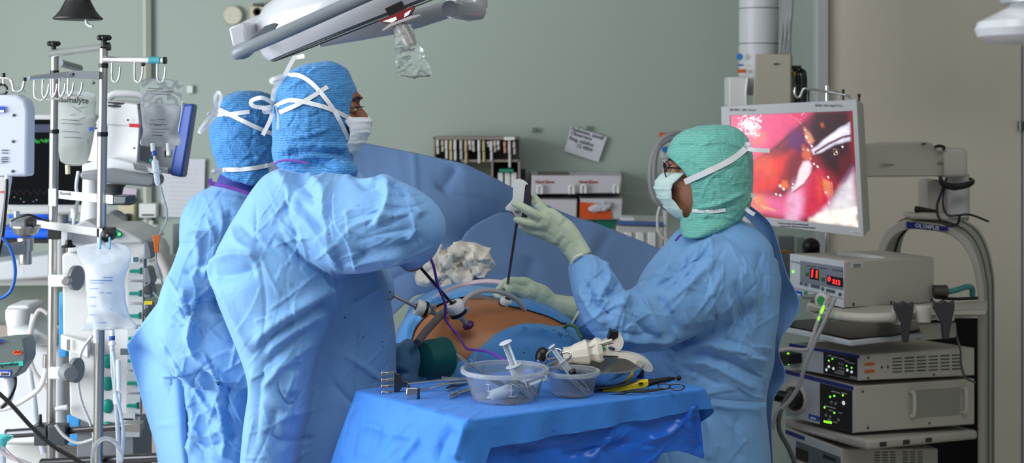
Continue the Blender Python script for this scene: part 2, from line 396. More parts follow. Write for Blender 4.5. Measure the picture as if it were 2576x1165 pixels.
def person_body(root, head, hr, yaw, skin, joints, voxel=.0065, face=True, pitch=0):
    """one continuous body: trunk, neck, head with face, limbs.  head = centre of the skull, yaw = facing (0 = +x)"""
    b = MB(); H = V(head); R = Matrix.Rotation(yaw, 3, 'Z') @ Matrix.Rotation(pitch, 3, 'Y')   # local x forward, y left, z up
    L = lambda x, y, z: H+R@V((x*hr, y*hr, z*hr))
    b.ell(L(-.08, 0, .18), (.93*hr, .78*hr, .90*hr), R)                 # skull
    b.ell(L(.22, 0, -.42), (.70*hr, .62*hr, .86*hr), R)                 # face
    b.ell(L(.46, 0, -1.02), (.36*hr, .40*hr, .26*hr), R)                # chin
    b.ell(L(.74, 0, .25), (.22*hr, .5*hr, .10*hr), R)                   # brow
    b.tube([L(.80, 0, .10), L(1.0, 0, -.22), L(1.08, 0, -.40), L(.88, 0, -.48)], [.07*hr, .11*hr, .17*hr, .12*hr], 8)   # nose
    b.ell(L(.80, 0, -.72), (.16*hr, .30*hr, .09*hr), R); b.ell(L(.78, 0, -.86), (.15*hr, .26*hr, .09*hr), R)            # lips
    for sy in (-1, 1):
        b.ell(L(.60, .36*sy, -.30), (.28*hr, .26*hr, .24*hr), R)        # cheek
        b.ell(L(-.06, .82*sy, -.12), (.20*hr, .09*hr, .32*hr), R)       # ear
    for pts, rad in joints: b.tube(pts, rad, 14, smooth=3)
    me = remesh(b, 'body', voxel, 4)
    co = get_co(me); no = get_no(me)                                     # eye sockets
    for sy in (-1, 1):
        c = np.array(L(.80, .34*sy, -.02)); dist = np.linalg.norm(co-c, axis=1)/hr
        co -= np.array(R@V((1, 0, 0)))*(np.exp(-(dist/.2)**2)*.09*hr)[:, None]
    set_co(me, co)
    o = cloth_obj('body', me, skin, root)
    if face:
        for sy in (-1, 1):
            e = MB(); c = L(.72, .34*sy, -.02); e.ell(c, (.15*hr,)*3); eo = e.build('eye', M_eye, root)
            i = MB(); i.ell(L(.705, .34*sy, .015), (.165*hr, .175*hr, .155*hr), R); i.ell(L(.70, .34*sy, -.085), (.150*hr, .165*hr, .115*hr), R); i.build('eyelid', skin, root)
            i = MB(); i.lathe(c+R@V((.138*hr, 0, 0)), R@V((1, 0, 0)), [(.07*hr, 0), (.05*hr, .012*hr), (.001, .016*hr)], 12); i.build('iris', M_iris, eo)
            e = MB(); e.tube([L(.93, .17*sy, .21), L(.905, .28*sy, .25), L(.85, .40*sy, .25), L(.76, .50*sy, .19)], [.012*hr, .030*hr, .028*hr, .008*hr], 8, smooth=4); e.build('eyebrow', M_hair, root)
            e = MB(); e.tube([L(.84, .22*sy, .0), L(.885, .34*sy, .03), L(.82, .47*sy, -.01)], .008*hr, 6, smooth=4)
            for k in range(7):
                y = .22+k*.045; e.tube([L(.865, y*sy, .02), L(.92, (y+.02)*sy, .0), L(.965, (y+.03)*sy, .015)], [.007*hr, .006*hr, .002*hr], 4)
            e.build('eyelash', M_hair, root)
    return o, L, R

# ---------------------------------------------------------------- the tall surgeon in front (seen from behind, facing right)
A = thing('person', 'front surgeon in a blue hood and light blue gown, seen from behind, elbow raised', 'person', (P(780, 0, 3.15).x, 3.15, 0), 'operating team')
hA = P(818, 270, 3.18); hA = V((hA.x, 3.18, hA.z))
sh = P(790, 470, 3.17)
jA = [([P(810, 1500, 3.2), P(810, 1100, 3.2), P(800, 900, 3.2), P(785, 700, 3.18), P(780, 560, 3.16), P(785, 480, 3.16)], [.085, .085, .085, .09, .085, .06]),
      ([P(795, 500, 3.16), P(805, 400, 3.17), hA], [.07, .058, .055]),
      ([P(810, 510, 3.08), P(940, 555, 2.99), P(1030, 575, 3.04), P(1040, 625, 3.2), P(1035, 655, 3.3)], [.06, .05, .045, .038, .03]),
      ([P(800, 510, 3.26), P(870, 640, 3.36), P(930, 715, 3.42), P(975, 742, 3.46)], [.06, .05, .04, .03]),
      ([P(790, 1400, 3.18), V((-.43, 3.17, .5)), V((-.43, 3.16, .035))], [.08, .06, .045]), ([P(800, 1400, 3.2), V((-.40, 3.20, .5)), V((-.40, 3.20, .035))], [.08, .06, .045])]
bodyA, LA, RA = person_body(A, hA, .087, 0, M_skinA, jA)
g = MB()
g.rings(sil([(418, 715, 850, 3.16, .05), (436, 668, 900, 3.16, .10), (470, 638, 915, 3.16, .135), (520, 606, 900, 3.16, .145), (580, 574, 880, 3.15, .15), (640, 545, 880, 3.14, .16), (690, 540, 884, 3.13, .16),
             (740, 552, 866, 3.12, .155), (800, 580, 838, 3.11, .15), (870, 606, 808, 3.11, .145), (960, 632, 788, 3.11, .14), (1060, 620, 772, 3.11, .14), (1165, 610, 752, 3.11, .14), (1400, 590, 760, 3.11, .16), (1700, 560, 780, 3.11, .17)]))
g.rings(sil([(640, 800, 930, 3.2, .08), (690, 780, 965, 3.22, .11), (740, 765, 982, 3.23, .125), (800, 750, 992, 3.24, .13), (870, 735, 1000, 3.24, .13), (960, 720, 1002, 3.24, .13), (1060, 700, 1002, 3.24, .135), (1165, 690, 1000, 3.24, .14), (1400, 680, 1010, 3.24, .15), (1700, 660, 1020, 3.24, .16)], 2.6))
# right sleeve: wide elbow bulge towards the right, forearm going away
g.tube([P(800, 545, 3.09), P(870, 566, 3.05), P(940, 565, 3.01), P(1000, 566, 3.0), P(1050, 575, 3.02), P(1078, 590, 3.05)], [.105, .108, .096, .088, .068, .04], 24, smooth=4)
g.tube([P(1000, 570, 3.02), P(1045, 585, 3.06), P(1045, 612, 3.16), P(1032, 642, 3.27)], [.075, .058, .05, .042], 20, smooth=4)
g.tube([P(870, 640, 3.06), P(930, 640, 3.04), P(1000, 628, 3.06), P(1046, 618, 3.1)], [.04, .036, .032, .026], 14, smooth=4)
g.ell(P(962, 470, 3.0), (.03, .04, .028)); g.ell(P(1000, 500, 3.0), (.04, .04, .03))
# left flank fold standing out from the back
g.prism([P(512, 668, 3.08), P(600, 640, 3.02), P(640, 700, 3.02), P(610, 800, 3.04), P(560, 770, 3.08), P(520, 700, 3.09)], (0, .10, 0))
# far arm behind the gown front
g.tube([P(820, 520, 3.24), P(880, 640, 3.34), P(925, 710, 3.4), P(960, 735, 3.44)], [.08, .065, .055, .045], 16, smooth=3)
me = remesh(g, 'gown', .0066, 9, 1)
crumple(me, .006, 5.5, 1, False, (1, 1, .55), 2); crumple(me, .0012, 13, 4, True, (1, 1, .6), 1)
FA = [('seam', .008, 4, [(846, 442), (826, 492), (824, 550), (835, 603), (851, 652), (869, 697)]), ('stepR', .010, 16, [(846, 442), (826, 492), (824, 550), (835, 603), (851, 652), (869, 697)]),
 ('stepL', .009, 14, [(840, 469), (846, 559), (873, 603), (891, 657), (893, 690)]),
 ('groove', .004, 5, [(643, 492), (645, 625), (659, 692), (668, 773), (664, 900)]),
 ('groove', .006, 7, [(719, 456), (721, 527), (744, 594), (757, 692)]), ('ridge', .012, 16, [(690, 420), (720, 470), (735, 520)]), ('groove', .010, 14, [(735, 440), (770, 475), (800, 520)]),
 ('ridge', .010, 13, [(760, 430), (812, 480), (822, 560)]), ('ridge', .011, 14, [(726, 514), (779, 567), (829, 617), (855, 660)]), ('groove', .009, 12, [(745, 505), (790, 550), (826, 590)]),
 ('ridge', .008, 10, [(700, 560), (770, 640), (850, 690)]), ('groove', .008, 9, [(690, 590), (780, 665), (845, 700)]),
 
 ('ridge', .020, 18, [(866, 702), (757, 772), (668, 836), (640, 890)]), ('groove', .018, 16, [(850, 740), (760, 800), (680, 850), (643, 905)]), ('ridge', .014, 15, [(835, 775), (739, 832), (664, 890)]),
 ('groove', .012, 14, [(820, 810), (735, 860), (660, 930)]), ('ridge', .010, 13, [(800, 850), (720, 910), (650, 990)]),
 ('ridge', .018, 14, [(514, 664), (560, 650), (601, 642), (659, 648)]), ('groove', .018, 20, [(525, 700), (590, 690), (650, 672)]), ('ridge', .010, 12, [(520, 690), (570, 760), (610, 840), (640, 900)]),
 ('ridge', .009, 10, [(585, 560), (600, 610), (660, 640)]), ('groove', .008, 10, [(600, 560), (640, 600), (700, 615)]),
 ('seam', .007, 4, [(767, 925), (765, 970), (745, 1005), (727, 1017), (703, 985), (700, 950)]), ('ridge', .010, 16, [(735, 930), (730, 990)]), ('groove', .012, 22, [(700, 1020), (690, 1090), (720, 1130)]),
 ('ridge', .008, 12, [(643, 905), (632, 1000), (615, 1165)]), ('groove', .008, 10, [(670, 900), (650, 1000), (640, 1130)]), ('ridge', .007, 12, [(690, 1060), (730, 1045), (790, 1030)]), ('groove', .006, 9, [(640, 1080), (720, 1110), (800, 1100)]),
 ('ridge', .016, 13, [(963, 442), (976, 487), (966, 530), (940, 575)]), ('groove', .014, 13, [(985, 460), (1003, 480), (1015, 505)]), ('ridge', .012, 14, [(1005, 478), (1035, 510), (1060, 550)]), ('groove', .010, 10, [(880, 440), (920, 470), (955, 462)]),
 ('ridge', .012, 14, [(860, 437), (900, 452), (950, 450)]), ('groove', .006, 7, [(870, 560), (936, 536), (1025, 523)]), ('ridge', .006, 8, [(870, 575), (950, 548), (1040, 535)]), ('groove', .006, 7, [(890, 605), (960, 590), (1060, 570)]),
 ('groove', .014, 13, [(880, 645), (950, 632), (1020, 615), (1070, 600)]), ('ridge', .010, 12, [(860, 668), (936, 652), (1038, 640)]), ('ridge', .012, 9, [(1030, 535), (1040, 575), (1020, 610)]),
 ('groove', .004, 4, [(905, 760), (897, 900), (893, 1060)]), ('ridge', .006, 9, [(860, 890), (920, 925), (960, 960)]), ('groove', .006, 7, [(830, 960), (880, 1010), (930, 1050)]), ('ridge', .007, 9, [(880, 770), (930, 740), (960, 720)])]
folds(me, FA)
creases(me, 34, (640, 450, 850, 760), (45, 80, -60, -45), 18, 3)
creases(me, 30, (620, 760, 800, 1165), (40, 80, 95, 20), 16, 4)
creases(me, 26, (870, 450, 1075, 660), (12, 20, 100, 5), 12, 5)
creases(me, 16, (800, 720, 1000, 1000), (90, 60, -40), 14, 6, (.001, .0025))
gownA = cloth_obj('gown', me, M_gown, A)

# ---------------------------------------------------------------- the surgeon behind him
B = thing('person', 'surgeon half hidden behind the front one, blue hood, navy collar, gown flaring left', 'person', (P(580, 0, 3.66).x, 3.66, 0), 'operating team')
hB = P(622, 330, 3.66); hB = V((hB.x, 3.66, hB.z))
jB = [([P(590, 1400, 3.66), P(590, 1000, 3.66), P(590, 800, 3.66), P(590, 620, 3.66), P(600, 520, 3.66)], [.085, .085, .085, .085, .06]), ([P(605, 540, 3.66), P(615, 450, 3.66), hB], [.07, .06, .055]),
      ([P(575, 560, 3.62), P(525, 700, 3.53), P(530, 830, 3.45), P(620, 880, 3.46), P(680, 880, 3.5)], [.022, .02, .02, .02, .02]), ([P(620, 560, 3.76), P(700, 700, 3.82), P(760, 780, 3.84)], [.04, .035, .03]),
      ([P(560, 1350, 3.62), V((-.66, 3.6, .5)), V((-.66, 3.6, .035))], [.07, .055, .04]), ([P(620, 1350, 3.7), V((-.62, 3.70, .5)), V((-.62, 3.70, .035))], [.07, .055, .04])]
bodyB, LB, RB = person_body(B, hB, .094, 0.15, M_skinA, jB)
g = MB()
g.rings(sil([(462, 545, 650, 3.66, .07), (490, 498, 690, 3.66, .10), (530, 468, 700, 3.66, .125), (590, 457, 710, 3.65, .13), (660, 458, 710, 3.64, .135), (740, 450, 710, 3.63, .14), (820, 440, 710, 3.62, .15), (900, 436, 700, 3.6, .16), (1000, 448, 690, 3.6, .16), (1100, 458, 690, 3.6, .165), (1180, 458, 690, 3.6, .165), (1500, 440, 700, 3.6, .18)]))
g.tube([P(520, 600, 3.56), P(505, 690, 3.52), P(475, 770, 3.48), P(480, 850, 3.45), P(545, 890, 3.43), P(620, 880, 3.44), P(670, 870, 3.46)], [.055, .07, .075, .09, .09, .085, .075], 24, smooth=4)
g.tube([P(430, 850, 3.47), P(445, 940, 3.5), P(480, 1050, 3.52), P(500, 1250, 3.52)], [.03, .04, .045, .05], 16, smooth=3)
g.tube([P(560, 900, 3.45), P(575, 1000, 3.47), P(575, 1100, 3.48), P(575, 1300, 3.48)], [.06, .055, .06, .065], 16, smooth=3)
me = remesh(g, 'gown', .0066, 9, 1)
crumple(me, .007, 7, 11, False, (1, 1, .6), 2); crumple(me, .002, 15, 14, True, (1, 1, .7), 1)
FB = [('ridge', .022, 14, [(500, 690), (560, 665), (600, 650)]), ('groove', .024, 15, [(468, 745), (475, 790), (500, 770), (498, 740)]), ('ridge', .018, 12, [(460, 720), (470, 790), (480, 850), (475, 880)]), ('sharp', .020, 12, [(498, 735), (485, 800), (475, 860), (500, 910)]),
 ('ridge', .014, 15, [(560, 700), (600, 760), (640, 850)]), ('groove', .014, 14, [(540, 740), (580, 820), (600, 880)]), ('ridge', .012, 12, [(475, 880), (530, 930), (580, 955), (640, 940)]), ('groove', .020, 12, [(500, 930), (560, 975), (640, 960)]),
 ('ridge', .012, 14, [(425, 890), (470, 950), (520, 1010), (550, 1060)]), ('sharp', .016, 10, [(545, 950), (555, 1020), (565, 1090), (560, 1165)]), ('groove', .012, 10, [(580, 960), (570, 1030), (590, 1120)]), ('ridge', .010, 12, [(470, 960), (490, 1060), (480, 1150)]),
 ('groove', .010, 10, [(440, 920), (455, 1010), (470, 1100)]), ('ridge', .010, 9, [(480, 1085), (530, 1095), (580, 1060)]), ('groove', .010, 9, [(490, 1110), (540, 1120), (600, 1090)]), ('ridge', .010, 9, [(500, 1000), (540, 1030), (560, 1075)]),
 ('ridge', .008, 9, [(555, 520), (560, 570), (540, 630), (520, 680)]), ('groove', .008, 9, [(580, 520), (575, 580), (555, 640)]), ('ridge', .007, 8, [(520, 540), (535, 600), (530, 660)]), ('ridge', .007, 9, [(490, 580), (500, 650), (485, 710)]), ('groove', .009, 9, [(460, 690), (500, 668), (550, 660)])]
folds(me, FB)
creases(me, 26, (460, 500, 600, 720), (70, 95, 40), 16, 7)
creases(me, 40, (415, 720, 640, 960), (40, -50, 80, 10), 25, 8, (.003, .007))
creases(me, 36, (440, 950, 640, 1165), (-50, 60, 90, 20), 25, 9, (.003, .006))
gownB = cloth_obj('gown', me, M_gown, B)
# back flap that stands off to the left
f = MB()
top = [(452, 690), (425, 740), (385, 790), (330, 848), (319, 868)]
edge = [(319, 868), (335, 930), (352, 990), (372, 1060), (390, 1120), (420, 1260)]
def flap(u, v):
    a = edge[0]; k = v*(len(edge)-1); i = min(int(k), len(edge)-2); t = k-i; ex = edge[i][0]*(1-t)+edge[i+1][0]*t; ey = edge[i][1]*(1-t)+edge[i+1][1]*t
    tx = 460+60*v; ty = 690+570*v
    s = u; px = ex*(1-s)+tx*s; py = ey*(1-s)+ty*s
    if v < .25: py += 0
    bow = math.sin(u*PI)
    return P(px, py-6*bow*(1-v), 3.55+.05*math.sin(u*5+v*2)-.05*bow)
f.grid(flap, 40, 60)
me = f.mesh('gown_flap'); crumple(me, .004, 7, 3, True, (1, 1, .5), 2)
folds(me, [('seam', .006, 4, [(385, 1072), (425, 1068), (470, 1066)]), ('ridge', .01, 14, [(330, 868), (380, 900), (420, 960)])], False)
fo = cloth_obj('gown_flap', me, M_gown, B); q = fo.modifiers.new('s', 'SOLIDIFY'); q.thickness = .0015

# ---------------------------------------------------------------- the surgeon on the right
C = thing('person', 'surgeon in a green hood and glasses, facing left, raised green glove holding an instrument', 'person', (P(1780, 0, 3.5).x, 3.5, 0), 'operating team')
hC = P(1772, 425, 3.5); hC = V((hC.x, 3.5, hC.z))
jC = [([P(1790, 1500, 3.5), P(1790, 1050, 3.5), P(1790, 900, 3.5), P(1790, 760, 3.5), P(1800, 660, 3.5), P(1800, 600, 3.5)], [.10, .10, .10, .10, .09, .06]), ([P(1800, 640, 3.5), P(1790, 560, 3.5), hC], [.075, .06, .055]),
      ([P(1830, 690, 3.4), P(1690, 780, 3.32), P(1560, 810, 3.24), P(1510, 740, 3.26), P(1462, 655, 3.3)], [.06, .05, .042, .036, .03]), ([P(1780, 680, 3.62), P(1700, 790, 3.68), P(1560, 815, 3.68), P(1450, 800, 3.66)], [.06, .05, .042, .03]),
      ([P(1770, 1400, 3.45), V((.47, 3.45, .5)), V((.46, 3.45, .035))], [.08, .06, .045]), ([P(1810, 1400, 3.58), V((.51, 3.56, .5)), V((.50, 3.56, .035))], [.08, .06, .045])]
bodyC, LC, RC = person_body(C, hC, .093, PI-.22, M_skinC, jC)
g = MB()
g.rings(sil([(548, 1740, 1860, 3.5, .05), (575, 1712, 1905, 3.5, .085), (610, 1682, 1938, 3.5, .12), (660, 1640, 1950, 3.5, .14), (710, 1608, 1958, 3.5, .15), (770, 1600, 1958, 3.5, .155), (830, 1600, 1950, 3.5, .16), (890, 1596, 1938, 3.5, .165), (950, 1606, 1928, 3.5, .165), (1010, 1630, 1926, 3.5, .165), (1080, 1622, 1930, 3.5, .17), (1165, 1600, 1936, 3.5, .175), (1500, 1580, 1950, 3.5, .19)]))
g.tube([P(1830, 690, 3.42), P(1770, 722, 3.38), P(1700, 762, 3.34), P(1630, 800, 3.3), P(1570, 818, 3.26), P(1530, 800, 3.25)], [.10, .098, .09, .078, .07, .06], 24, smooth=4)
g.tube([P(1575, 822, 3.25), P(1530, 785, 3.24), P(1500, 740, 3.25), P(1478, 695, 3.27), P(1460, 655, 3.29)], [.07, .064, .055, .044, .031], 24, smooth=4)
g.tube([P(1545, 740, 3.25), P(1515, 700, 3.26), P(1485, 655, 3.28)], [.03, .03, .02], 14, smooth=3)
g.tube([P(1760, 690, 3.6), P(1690, 800, 3.66), P(1570, 815, 3.67), P(1448, 797, 3.66)], [.08, .07, .06, .046], 18, smooth=3)
me = remesh(g, 'gown', .0066, 9, 1)
crumple(me, .006, 6, 21, False, (1, 1, .7), 2); crumple(me, .0013, 14, 24, True, (1, 1, .8), 1)
FC = [('seam', .008, 4, [(1765, 694), (1788, 757), (1803, 803), (1790, 840), (1783, 854)]), ('stepL', .008, 14, [(1765, 694), (1788, 757), (1803, 803)]),
 ('ridge', .014, 12, [(1823, 603), (1743, 628), (1691, 668), (1628, 711)]), ('groove', .016, 11, [(1800, 628), (1735, 655), (1690, 690), (1640, 725)]), ('ridge', .011, 11, [(1812, 645), (1765, 690), (1708, 740)]), ('groove', .009, 10, [(1765, 660), (1720, 700), (1670, 730)]), ('ridge', .009, 10, [(1740, 690), (1765, 660), (1790, 640)]),
 ('groove', .020, 14, [(1800, 812), (1720, 862), (1651, 884), (1590, 890)]), ('ridge', .010, 12, [(1780, 840), (1700, 850), (1640, 868)]),
 ('ridge', .014, 14, [(1700, 880), (1765, 868), (1857, 885), (1942, 915)]), ('groove', .014, 12, [(1720, 895), (1800, 898), (1870, 925), (1930, 955)]), ('ridge', .011, 12, [(1740, 905), (1800, 925), (1860, 960), (1910, 985)]), ('groove', .009, 10, [(1690, 905), (1750, 935), (1820, 975)]), ('ridge', .010, 10, [(1650, 890), (1700, 915), (1800, 905)]), ('groove', .010, 10, [(1620, 900), (1680, 925), (1720, 960)]),
 ('ridge', .008, 8, [(1748, 890), (1752, 920), (1745, 960)]), ('ridge', .008, 9, [(1610, 930), (1660, 960), (1700, 985)]),
 ('ridge', .014, 9, [(1508, 650), (1530, 700), (1515, 740), (1500, 770)]), ('groove', .018, 10, [(1560, 705), (1548, 725), (1520, 745)]), ('ridge', .014, 10, [(1572, 720), (1577, 745), (1555, 775)]), ('ridge', .012, 10, [(1455, 720), (1490, 785), (1530, 820)]), ('groove', .012, 9, [(1470, 700), (1500, 760), (1545, 800)]),
 ('groove', .012, 11, [(1590, 755), (1600, 800), (1640, 850)]), ('ridge', .011, 11, [(1610, 745), (1640, 800), (1660, 850)]), ('groove', .009, 9, [(1650, 740), (1690, 790), (1700, 840)]), ('ridge', .009, 10, [(1680, 730), (1720, 780), (1730, 830)]), ('ridge', .010, 8, [(1480, 640), (1500, 672), (1490, 700)]),
 ('groove', .007, 8, [(1545, 830), (1600, 845), (1660, 840)]), ('ridge', .008, 8, [(1560, 850), (1620, 862), (1700, 850)]),
 ('ridge', .008, 12, [(1880, 640), (1900, 740), (1890, 860)]), ('groove', .008, 10, [(1850, 700), (1862, 780), (1850, 850)]), ('groove', .006, 8, [(1905, 620), (1920, 700), (1925, 800)]), ('ridge', .007, 8, [(1830, 740), (1840, 800), (1825, 860)]),
 ('groove', .010, 8, [(1700, 1012), (1800, 1014), (1925, 1020)]), ('ridge', .008, 14, [(1770, 1040), (1790, 1100), (1780, 1165)]), ('groove', .007, 12, [(1860, 1040), (1850, 1100), (1870, 1165)])]
folds(me, FC)
creases(me, 30, (1640, 620, 1800, 760), (35, 50, 75), 16, 10)
creases(me, 30, (1480, 660, 1700, 880), (60, 30, -50, 15), 20, 11, (.002, .005))
creases(me, 26, (1780, 620, 1940, 860), (85, 70, -70, 40), 18, 12)
creases(me, 26, (1620, 870, 1930, 1000), (-20, -35, 10), 14, 13, (.002, .005))
creases(me, 16, (1640, 1020, 1930, 1165), (85, 60, -60), 18, 14)
gownC = cloth_obj('gown', me, M_gownC, C)
def flapsheet(outer, inner, d0, d1, root, name, n=70):
    f = MB(); o_, _ = crv([V((a, b, 0)) for a, b in outer], 10); i_, _ = crv([V((a, b, 0)) for a, b in inner], 10)
    def pick(l, v): k = v*(len(l)-1); i = min(int(k), len(l)-2); t = k-i; return l[i]*(1-t)+l[i+1]*t
    def fn(u, v):
        a = pick(o_, v); b_ = pick(i_, v); q = a*(1-u)+b_*u; return P(q.x, q.y, d0*(1-u)+d1*u)
    f.grid(fn, 16, n); me = f.mesh(name); crumple(me, .003, 9, 5, True, (1, 1, .6), 2)
    o = cloth_obj(name, me, M_gown, root); q = o.modifiers.new('s', 'SOLIDIFY'); q.thickness = .0015; return o
# open back of the gown: near edge and the far edge whose inside shows dark
flapsheet([(1936, 640), (1955, 655), (1962, 680), (1968, 720), (1958, 790), (1950, 860), (1945, 920), (1930, 1000), (1930, 1080), (1928, 1180)], [(1922, 640), (1926, 660), (1928, 690), (1930, 720), (1930, 790), (1925, 860), (1915, 920), (1910, 1000), (1908, 1080), (1905, 1180)], 3.5, 3.41, C, 'gown_flap')
flapsheet([(1885, 518), (1935, 560), (1958, 612), (1980, 690), (2012, 762), (1992, 810), (1966, 850), (1962, 890), (1974, 930), (1972, 960), (1948, 1000), (1940, 1060), (1946, 1180)], [(1860, 530), (1900, 570), (1930, 620), (1935, 690), (1938, 762), (1935, 810), (1932, 850), (1928, 890), (1925, 930), (1922, 960), (1920, 1000), (1918, 1060), (1915, 1180)], 3.56, 3.66, C, 'gown_flap')
# ================================================================ hoods, masks, ties
def hood(root, m, me_secs, extra, cut, name='hood', seed=0, lines=(), amp=.003, voxel=.0055):
    """non-woven surgical hood: silhouette sections, face opening cut away where cut(px, py, depth) is true"""
    g = MB(); g.rings(sil(me_secs, 2.0, 32))
    for c, r in extra: g.ell(c, r)
    me = remesh(g, name, voxel, 6, 1)
    crumple(me, amp*1.2, 12, seed, True, (1, 1, 1.6), 1); crumple(me, amp*.6, 34, seed+2, True, (1, 1, 1.5), 2); folds(me, lines)
    x0_ = min(a[1] for a in me_secs); x1_ = max(a[2] for a in me_secs); creases(me, 36, (x0_+15, me_secs[0][0]+25, x1_-15, me_secs[-1][0]-10), (20, -15, 60, 100), 22, seed, (.0012, .0032), (2.5, 5), (30, 110))
    bm = bmesh.new(); bm.from_mesh(me); kill = []
    for f in bm.faces:
        c = f.calc_center_median(); u = c.x/c.y*FP+CXP; v = (CAMZ-c.z)/c.y*FP+HY
        if cut(u, v, c): kill.append(f)
    bmesh.ops.delete(bm, geom=kill, context='FACES')
    for _ in range(10):
        new = {}
        for v in bm.verts:
            if v.is_boundary:
                nb = [e.other_vert(v).co for e in v.link_edges if e.is_boundary]
                if len(nb) == 2: new[v] = v.co*.4+(nb[0]+nb[1])*.3
        for v, c_ in new.items(): v.co = c_
    bm.to_mesh(me); bm.free()
    o = cloth_obj(name, me, m, root); q = o.modifiers.new('s', 'SOLIDIFY'); q.thickness = .0012; q.offset = 1
    return o
def interp(t, xs, ys): return float(np.interp(t, xs, ys))
# --- front surgeon: opening on the right
opA = lambda v: interp(v, [215, 228, 240, 260, 280, 300, 340, 380, 418], [960, 897, 889, 883, 879, 878, 880, 884, 905])
hoodA = hood(A, M_hoodB, [(157, 790, 838, 3.18, .03), (168, 750, 862, 3.18, .062), (190, 718, 882, 3.18, .085), (225, 699, 899, 3.18, .098), (270, 690, 900, 3.18, .104), (310, 687, 896, 3.18, .104), (350, 687, 893, 3.18, .100), (385, 688, 890, 3.17, .094), (410, 694, 888, 3.17, .088), (430, 722, 892, 3.15, .085), (446, 790, 896, 3.13, .07)],
             [(P(850, 428, 3.11), (.045, .05, .022))], lambda u, v, c: 222 < v < 425 and u > opA(v), seed=31, amp=.0026,
             lines=[('ridge', .007, 5, [(700, 345), (740, 348), (800, 330), (835, 322)]), ('ridge', .009, 6, [(690, 385), (730, 372), (800, 366), (885, 374)]), ('groove', .009, 8, [(692, 400), (740, 388), (800, 384), (880, 392)]), ('ridge', .009, 7, [(700, 415), (740, 400), (800, 392), (850, 405), (890, 428)]), ('groove', .007, 7, [(760, 425), (800, 412), (850, 425)]),
                    ('ridge', .006, 4, [(770, 190), (790, 178), (830, 168), (865, 174)]), ('groove', .005, 4, [(762, 195), (768, 180), (790, 165)]), ('ridge', .005, 4, [(715, 235), (740, 215), (765, 200)]), ('groove', .004, 4, [(750, 300), (790, 290), (815, 282)])])
tA = bvh_of(hoodA)
def band(tree, pts, w, m, parent, name, off=.004, fb=3.1, th=.001):
    b = MB(); b.ribbon(onto(tree, pts, off, fallback=fb), w, th); return b.build(name, m, parent)
# --- masks: shell over nose, mouth and chin
def mask(root, m, Lf, hr, name, yw=1.0, pleats=(), top=.0, fs_=1.0):
    b = MB()
    prof = [(.02+top, 1.03, .70), (-.15, 1.15, .74), (-.34, 1.30, .76), (-.52, 1.30, .77), (-.72, 1.24, .76), (-.92, 1.12, .72), (-1.10, .98, .66), (-1.26, .74, .58), (-1.32, .46, .5)]
    zs = [p[0] for p in prof]; fs = [p[1]*fs_ for p in prof]; ws = [p[2] for p in prof]; nv = 44; nu = 40
    def fn(u, v):
        z = zs[0]+(zs[-1]-zs[0])*v; f = np.interp(-z, [-q for q in zs], fs); w_ = np.interp(-z, [-q for q in zs], ws)*yw
        a = (u-.5)*2*math.radians(np.interp(v, [0, .25, .55, .8, 1], [80, 66, 62, 74, 62])); fx = .18+(f-.18)*max(math.cos(a), 0)**.72
        if abs(a) > PI/2: fx = .18-.1*(abs(a)-PI/2)
        pl = 0
        for pz, ph in pleats: pl += ph*max(0, 1-abs(z-pz)/.07) if z < pz else ph*max(0, 1-abs(z-pz)/.02)
        return Lf(fx+pl*max(0, math.cos(a)), w_*math.sin(a), z+.02*math.sin(9*a)*v)
    b.grid(fn, nu, nv); me = b.mesh(name); crumple(me, .0016, 30, 7, True, octs=2)
    o = cloth_obj(name, me, m, root); q = o.modifiers.new('s', 'SOLIDIFY'); q.thickness = .0012; q.offset = 1; return o
maskA = mask(A, M_mask, LA, .087, 'face_mask', pleats=[(-.35, .04), (-.62, .04), (-.88, .04)], fs_=.90, top=-.27)
W = S(11, 3.1)
for pts in ([(692, 268), (730, 252), (790, 262), (840, 278), (882, 299)], [(703, 283), (750, 262), (790, 240), (824, 218)], [(716, 190), (752, 190), (790, 215), (835, 270), (865, 325), (884, 370)]):
    band(tA, pts, W, M_tie, maskA, 'tie')
def loops(parent, items, d, w=.009):
    for pts in items:
        b = MB(); b.ribbon([P(x, y, d+dz) for x, y, dz in pts], w, .001, smooth=5); b.build('tie', M_tie, parent)
loops(maskA, [[(690, 262, -.03), (660, 246, -.06), (632, 254, -.05), (640, 268, -.05), (686, 272, -.03)], [(686, 268, -.03), (668, 272, -.06), (666, 282, -.06), (684, 280, -.03)],
              [(697, 268, -.04), (702, 290, -.05), (700, 326, -.05)], [(685, 285, -.04), (676, 310, -.05), (661, 340, -.05)], [(714, 190, -.03), (696, 196, -.05), (682, 202, -.05), (690, 208, -.05), (712, 196, -.03)],
              [(706, 203, -.03), (690, 225, -.04), (684, 262, -.03)], [(716, 190, -.05), (728, 166, -.06), (742, 142, -.06)], [(740, 146, -.06), (752, 143, -.06), (766, 141, -.07)]], 3.16)
